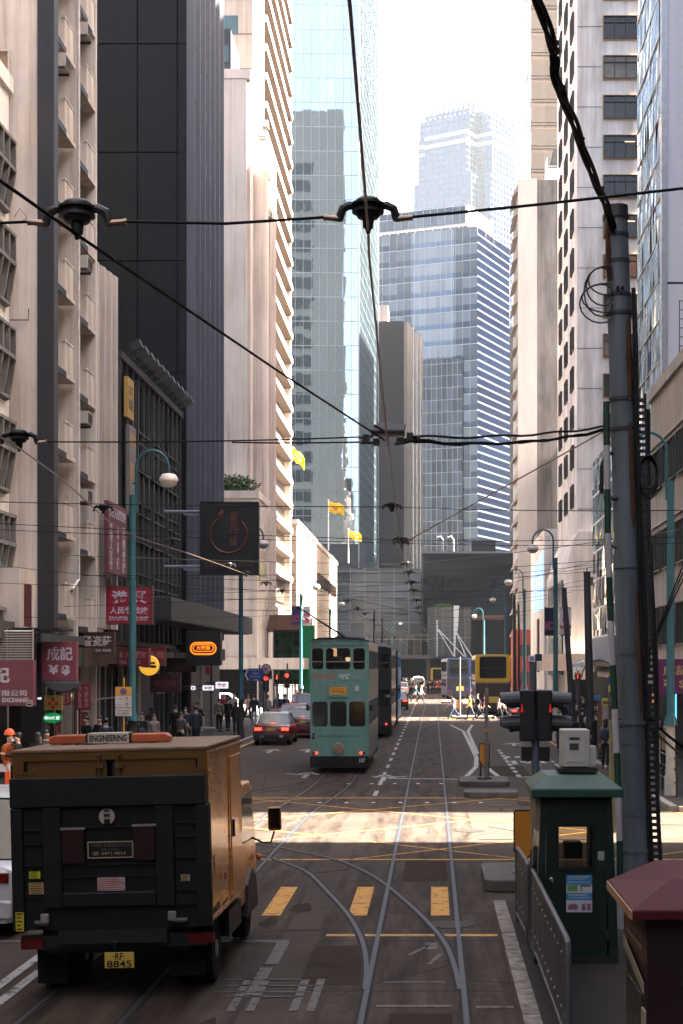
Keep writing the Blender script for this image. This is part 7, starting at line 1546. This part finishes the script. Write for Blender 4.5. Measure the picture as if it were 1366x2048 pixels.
ns = thing('turn_sign', 'round no right turn sign above the blue direction sign', 'road sign', (X(532, 84), 84, .14)); zc = Z(1338, 84) - .14; MB().lathe([(.27, -.01), (.27, .01)], (0, 0, zc), 24, 'y').build('red_rim', mat('ring_red', (1, 1, 1)), ns); MB().lathe([(.21, -.016), (.21, -.011)], (0, 0, zc), 24, 'y').build('disc', MATS['plate_white'], ns); MB().tube([(-.05, -.02, zc - .12), (-.03, -.02, zc + .02), (.1, -.02, zc + .06)], .025, 6).build('arrow', ink, ns); MB().tube([(-.14, -.022, zc + .14), (.14, -.022, zc - .14)], .02, 6).build('red_bar', MATS['ring_red'], ns); MB().tube([(0, .03, 0), (0, .03, zc)], .04, 8).build('post', gpole, ns)
sig = emit('signal_red_lamp', (1, .03, .015), 5)
for px, py, z, lab in ((532, 1357, 86, 'first red traffic signal beside the blue direction sign'), (574, 1351, 92, 'third red traffic signal near the green netting')):
    t = thing('traffic_signal', lab, 'traffic light', (X(px, z), z, .14), 0, 'red traffic signals on the left'); zc = Z(py, z) - .14; MB().tube([(.0, .12, 0), (0, .12, zc + .7)], .05, 8).build('post', gpole, t)
    hd = MB().box(-.16, .16, -.08, .1, zc - .72, zc + .2).build('signal_head', black, t, bevel=.02); MB().lathe([(.11, -.085), (.1, -.1), (.02, -.115)], (0, 0, zc), 16, 'y').build('red_lamp', sig, hd)
    for k in (1, 2): MB().lathe([(.1, -.085), (.09, -.09)], (0, 0, zc - .28 * k), 14, 'y').build('lamp', mat('dark_lens', (1, 1, 1)), hd)
    v_ = MB(); [v_.hexa([(.13 * math.cos(R(a)), -.08, zc + .13 * math.sin(R(a))), (.13 * math.cos(R(a + 20)), -.08, zc + .13 * math.sin(R(a + 20))), (.13 * math.cos(R(a + 20)), -.25, zc + .13 * math.sin(R(a + 20))), (.13 * math.cos(R(a)), -.25, zc + .13 * math.sin(R(a))), (.14 * math.cos(R(a)), -.08, zc + .14 * math.sin(R(a))), (.14 * math.cos(R(a + 20)), -.08, zc + .14 * math.sin(R(a + 20))), (.14 * math.cos(R(a + 20)), -.25, zc + .14 * math.sin(R(a + 20))), (.14 * math.cos(R(a)), -.25, zc + .14 * math.sin(R(a)))]) for a in range(0, 180, 20)]; v_.build('hood', black, hd)
def ped(px, py, z, lab):
    t = thing('pedestrian_signal', lab, 'traffic light', (X(px, z), z, .14)); zc = Z(py, z) - .14; MB().tube([(0, .1, 0), (0, .1, zc + .3)], .05, 8).build('post', gpole, t); hd = MB().box(-.14, .14, -.07, .1, zc - .38, zc + .17).build('signal_head', black, t, bevel=.02)
    MB().box(-.035, .035, -.08, -.072, zc - .02, zc + .06).ball((0, -.078, zc + .1), (.03, .01, .03), 6).tube([(-.03, -.076, zc - .09), (-.01, -.076, zc)], .015, 5).tube([(.03, -.076, zc - .09), (.01, -.076, zc)], .015, 5).build('red_figure', sig, hd)
ped(554, 1355, 88, 'red pedestrian signal between the two left traffic signals'); ped(1156, 1353, 80, 'red pedestrian signal below the barrel canopy on the right')
lw = emit('lit_white_box', (.85, .8, .9), .7)
for px0, px1, py0, py1, z, lab, tx in ((405, 427, 1371, 1381, 72, 'small lit white and red shop sign over the pavement', '金店'), (431, 456, 1364, 1377, 77, 'pale lit sign box right of the small lit shop sign', '藥房'), (382, 390, 1372, 1380, 69.5, 'tiny lit pink sign left of the small lit shop sign', '宜')):
    board('lit_sign', lab, px0, px1, py0, py1, z, (.85, .8, .9), 'sign', depth=.12, m=lw, arm=.5, texts=((tx, .5, .5, .7, .6, mat('cross_red', (1, 1, 1)), .02),))
board('lantern_sign', 'red lantern shaped sign near the oval emblem', 411, 419, 1333, 1350, 72, (.25, .02, .02), depth=.3)
nb = thing('notice_board', 'white notice boards on a folding trolley on the left pavement', 'notice board', (X(405, 78), 78, .14)); MB().box(-.35, .1, 0, .05, .5, 1.15).build('board', MATS['plate_white'], nb); MB().box(-.1, .55, -.1, .4, .35, .42).build('tray', MATS['plate_white'], nb)
q = MB(); [q.tube([(x, y, 0), (x, y, .4)], .02, 5) for x in (-.3, .5) for y in (0, .35)]; q.build('frame', alu, nb)
# right side signs
board('hanging_sign', 'purple sign with yellow characters at the right edge behind the lamp', 1316, 1400, 1318, 1388, 45, (.12, .014, .09), depth=.25, texts=(('成記', .42, .32, .6, .3, mat('yellow_ink', (.5, .4, .16), .5), .01), ('¥ $', .42, .72, .6, .26, mat('yellow_ink', (1, 1, 1)), .03)))
cs, w, h, bd = board('bank_sign', 'small white sign with a blue ring letter on the right', 1057, 1070, 1311, 1323, 70, (.55, .55, .55), depth=.06, texts=(('G', .5, .5, .5, .55, mat('ring_blue', (.02, .08, .25), .5), .06),)); MB().tube([(0, .1, h - .01), (0, .1, -cs.location.z + .14)], .04, 6).build('post', gpole, cs)
board('bank_sign', 'navy sign box right of the small white ring sign', 1070.5, 1084, 1308, 1322, 70.3, (.02, .03, .08), depth=.4)
bt = thing('bus_stop_sign', 'yellow bus stop panel with blue timetable beside the striped pole', 'bus stop', (X(1224, 57), 57, .14)); zb, zt = Z(1384, 57) - .14, Z(1343, 57) - .14
MB().tube([(-.1, .04, 0), (-.1, .04, zt + .1)], .035, 8).build('post', gpole, bt); MB().box(-.13, .16, -.02, .02, zb, zt).build('panel', mat('stop_yellow', (.45, .33, .03), .5), bt); MB().box(-.16, -.05, -.026, -.021, zb + .25, zt - .18).build('timetable', mat('sign_blue', (1, 1, 1)), bt); q = MB(); [q.box(-.03, .14, -.025, -.021, zt - .1 - k * .07, zt - .075 - k * .07) for k in range(8)]; q.build('route_text', ink, bt)
board('stop_flag', 'small yellow and white stop plate below the bus stop panel', 1204, 1226, 1396, 1411, 57.5, (.5, .4, .06), depth=.05, texts=(('電車站', .5, .6, .8, .4, ink, .02),))
board('stop_flag', 'small blue plate on the crowded right pavement', 1188, 1202, 1391, 1401, 60, (.03, .15, .3), depth=.05)
sh = thing('bus_shelter_panel', 'lit white poster panel in an orange frame on the right pavement', 'poster panel', (X(1212, 58), 58, .14)); MB().box(-.3, .2, 0, .1, .3, 2.1).build('frame', mat('frame_orange', (.12, .05, .015), .5), sh); MB().box(-.14, .1, -.012, -.002, .7, 2.0).build('poster', mat('pale_poster', (.35, .27, .26), .6, var=.3, scale=5), sh)
bl_ = thing('gate_post', 'tall yellow green post with a grey ball cap beside the striped pole', 'post', (X(1228, 33), 33, .14)); MB().box(-.09, .09, -.06, .06, 0, Z(1440, 33) - .14).build('post', mat('olive_paint', (.19, .18, .09), .6), bl_); MB().ball((0, 0, Z(1436, 33) - .1), .055, 8).build('ball_cap', alu, bl_)
for k, (px, z, c, lab) in enumerate(((1281 + 30, 47, (.8, .3, .05), 'orange glowing shop lamp behind the grey post'), (1352, 46, (.1, .45, .9), 'thin blue lit tube beside the right lamp post'), (1244, 60, (1, .5, .2), 'small warm lit sign right of the striped pole'))):
    t = thing('shop_light', lab, 'lamp', (X(px, z), z, Z((1412, 1440, 1373)[k], z))); MB().box(-(.07, .02, .04)[k], (.07, .02, .04)[k], 0, .06, 0, (.45, .75, .22)[k]).build('tube', emit('shop_glow%d' % k, c, 1.5), t); MB().box(-.03, .03, .06, .3, .1, .16).build('bracket', dpole, t)
rl = thing('pavement_railing', 'dark low railing at the far right pavement edge', 'railing', (6.4, 42, .14)); q = MB(); [q.tube([(0, k * 1.3, 0), (0, k * 1.3, 1.0)], .03, 6) for k in range(4)]; [q.tube([(0, 0, z), (0, 3.9, z)], .025, 6) for z in (.35, .7, 1.0)]; q.build('rails', dpole, rl)
hc = wire('hanging_cable', 'loose cable drooping from the thick pole to the right edge', sag((2.78, 21.5, 3.0), (5.5, 24, 1.9), .35, 12), .02, wirem, 'cable')
wire('hanging_cable', 'second loose cable drooping beside the first at the right edge', sag((2.8, 21.6, 2.9), (5.6, 24.2, 1.75), .4, 12), .016, mat('tan_cable', (.2, .13, .06), .6), 'cable')
for k in range(3): wire('drop_cable', 'one of the dark cables slanting beside the right lamp post', [(X(1366, 41), 41, Z(1130 + 14 * k, 41)), (X(1290 + 4 * k, 44), 44, Z(1325 - 9 * k, 44))], .02, wirem, 'cable', 'slanting cables by the right lamp')
# cones, netting, flags
cn0 = thing('traffic_cone', 'orange and white traffic cone standing behind the white people carrier', 'traffic cone', (X(20, 41.4), 41.4, .14)); oc = mat('cone_orange', (.75, .1, .02), .5); MB().box(-.19, .19, -.19, .19, 0, .04).lathe([(.15, .04), (.125, .2)]).lathe([(.085, .5), (.065, .62)]).build('cone', oc, cn0, True)
MB().lathe([(.125, .2), (.085, .5)]).lathe([(.065, .62), (.05, .74), (.02, .75)]).build('white_band', lit_w, cn0, True)
dup(cn0, (X(23, 44), 44, .14), 0, 'second traffic cone just behind the first at left', None)
br = thing('barrier', 'orange and white plastic work barrier at the left edge', 'barrier', (X(-4, 40.6), 40.6, .14)); MB().box(-.6, .3, 0, .06, .75, .95).build('white_board', lit_w, br); MB().box(-.6, -.2, 0, .06, .2, 1.2).box(.18, .3, -.02, .08, 0, .75).build('orange_frame', oc, br)
gn = thing('scaffold', 'bright green sheeted scaffold column beside the tram', 'scaffold', (X(618, 118), 118, .14)); gnm = mat('green_sheet', (.015, .2, .07), .7, var=.35, scale=1.2, stretch=(3, 3, .4))
hh = Z(1254, 118); MB().prism([(-.45, -.4), (.4, -.45), (.42, .4), (-.4, .45)], 0, hh, 'z').build('sheeting', gnm, gn); MB().tube([(-.5, -.5, 0), (-.5, -.5, hh + .2)], .03, 6).tube([(.45, -.5, 0), (.45, -.5, hh + .2)], .03, 6).build('scaffold_pole', dpole, gn)
gn2 = thing('scaffold', 'dark green netted scaffold under the brown slab canopy', 'scaffold', (X(585, 121), 121, .14)); MB().box(-1.4, .6, 0, 1.2, 2.0, 6).build('netting', facade('net_green', (.015, .09, .035), (.04, .2, .09), .5, .6, .12, .12, .8, 0, var=.4), gn2)
q = MB(); [q.tube([(x, -.05, 0), (x, -.05, 6.2)], .035, 6) for x in (-1.4, -.7, 0, .6)]; [q.tube([(-1.5, -.06, z), (.7, -.06, z)], .03, 6) for z in (1.9, 3.3, 4.7, 6)]; q.build('bamboo', mat('bamboo', (.2, .16, .07), .7), gn2)
fy = mat('flag_yellow', (.68, .42, .015), .6, var=.08)
for i, (px, py0, py1, ptop, pbot, z, dx, dy, lab) in enumerate(((582, 893, 935, 880, 1046, 166, 27, 40, 'nearest yellow flag hanging limp on its white pole'), (657, 1003, 1030, 1000, 1140, 214, 31, 12, 'middle yellow flag blowing right on its pole'), (697, 1060, 1083, 1058, 1160, 240, 26, 14, 'farthest yellow flag, small against the mirror tower'))):  # the farther two flags partly stand in for reflections in the mirror tower
    x, zb_ = X(px, z), 18.9 if i < 2 else 18.9; t = thing('flag', lab, 'flag', (x, z, zb_), 0, 'yellow flags on the low block'); zt_ = Z(ptop, z) - zb_
    MB().tube([(0, 0, 0), (0, 0, zt_)], [.09, .05], 8).ball((0, 0, zt_), .12, 6).build('flagpole', wst, t)
    mb = MB(); n = 10; fw = dx * z / F; fh = (py1 - py0 - dy * .45) * z / F; ft = Z(py0, z) - zb_; dr_ = dy * .55 * z / F
    pts = [[(fw * k / n, .25 * math.sin(k * .9), ft - dr_ * (k / n) ** 1.2 - fh * s + .1 * math.sin(k * 1.1)) for k in range(n + 1)] for s in (0, .5, 1)]
    for r_ in (0, 1):
        for k in range(n): mb.face([pts[r_][k], pts[r_][k + 1], pts[r_ + 1][k + 1], pts[r_ + 1][k]])
    fo = mb.build('flag_cloth', fy, t, True); sm = fo.modifiers.new('thick', 'SOLIDIFY'); sm.thickness = .02
    MB().tube([(fw * .3, -.3, ft - dr_ * .3 - fh * .4), (fw * .5, -.3, ft - dr_ * .45 - fh * .7), (fw * .62, -.3, ft - dr_ * .55 - fh * .45)], .1, 5).build('emblem', mat('flag_red', (.3, .03, .02), .6), t)
# small wall clutter on the left block's edge
wl = thing('wall_bracket', 'rusty bracket with aerial loops on the balcony building flank', 'bracket', (X(38, 49.9), 49.9, Z(640, 49.9))); MB().tube([(-.3, 0, 0), (.3, 0, 0), (.3, 0, .35)], .02, 5).build('bracket', dpole, wl); MB().tube([(0, 0, 3.0), (.25, 0, 3.2), (.05, -.1, 3.45), (-.15, 0, 3.2)], .012, 5).build('aerial_loop', dpole, wl)
sw_ = win_mesh(.5, 1.2, .1, 1, 0, cream, mat('curtained_glass', (.3, .2, .12), .3)); fw_ = thing('flank_window', 'small curtained window high on the cream flank wall', 'window', (X(3, 49.9), 49.86, Z(138, 49.9))); inst(sw_, 'frame', fw_, (0, 0, 0))
hz = MB().box(-420, 420, -60, 1300, -3, 405)
hm = bpy.data.materials.new('haze'); hm.use_nodes = True; ht = hm.node_tree; ht.nodes.clear()
ho = ht.nodes.new('ShaderNodeOutputMaterial'); hv = ht.nodes.new('ShaderNodeVolumePrincipled')
hv.inputs['Color'].default_value = (0.82, 0.91, 1, 1); hv.inputs['Density'].default_value = 0.00009; hv.inputs['Anisotropy'].default_value = 0.3
ht.links.new(hv.outputs[0], ho.inputs['Volume'])
tag(hz.build('haze', hm), kind='stuff')
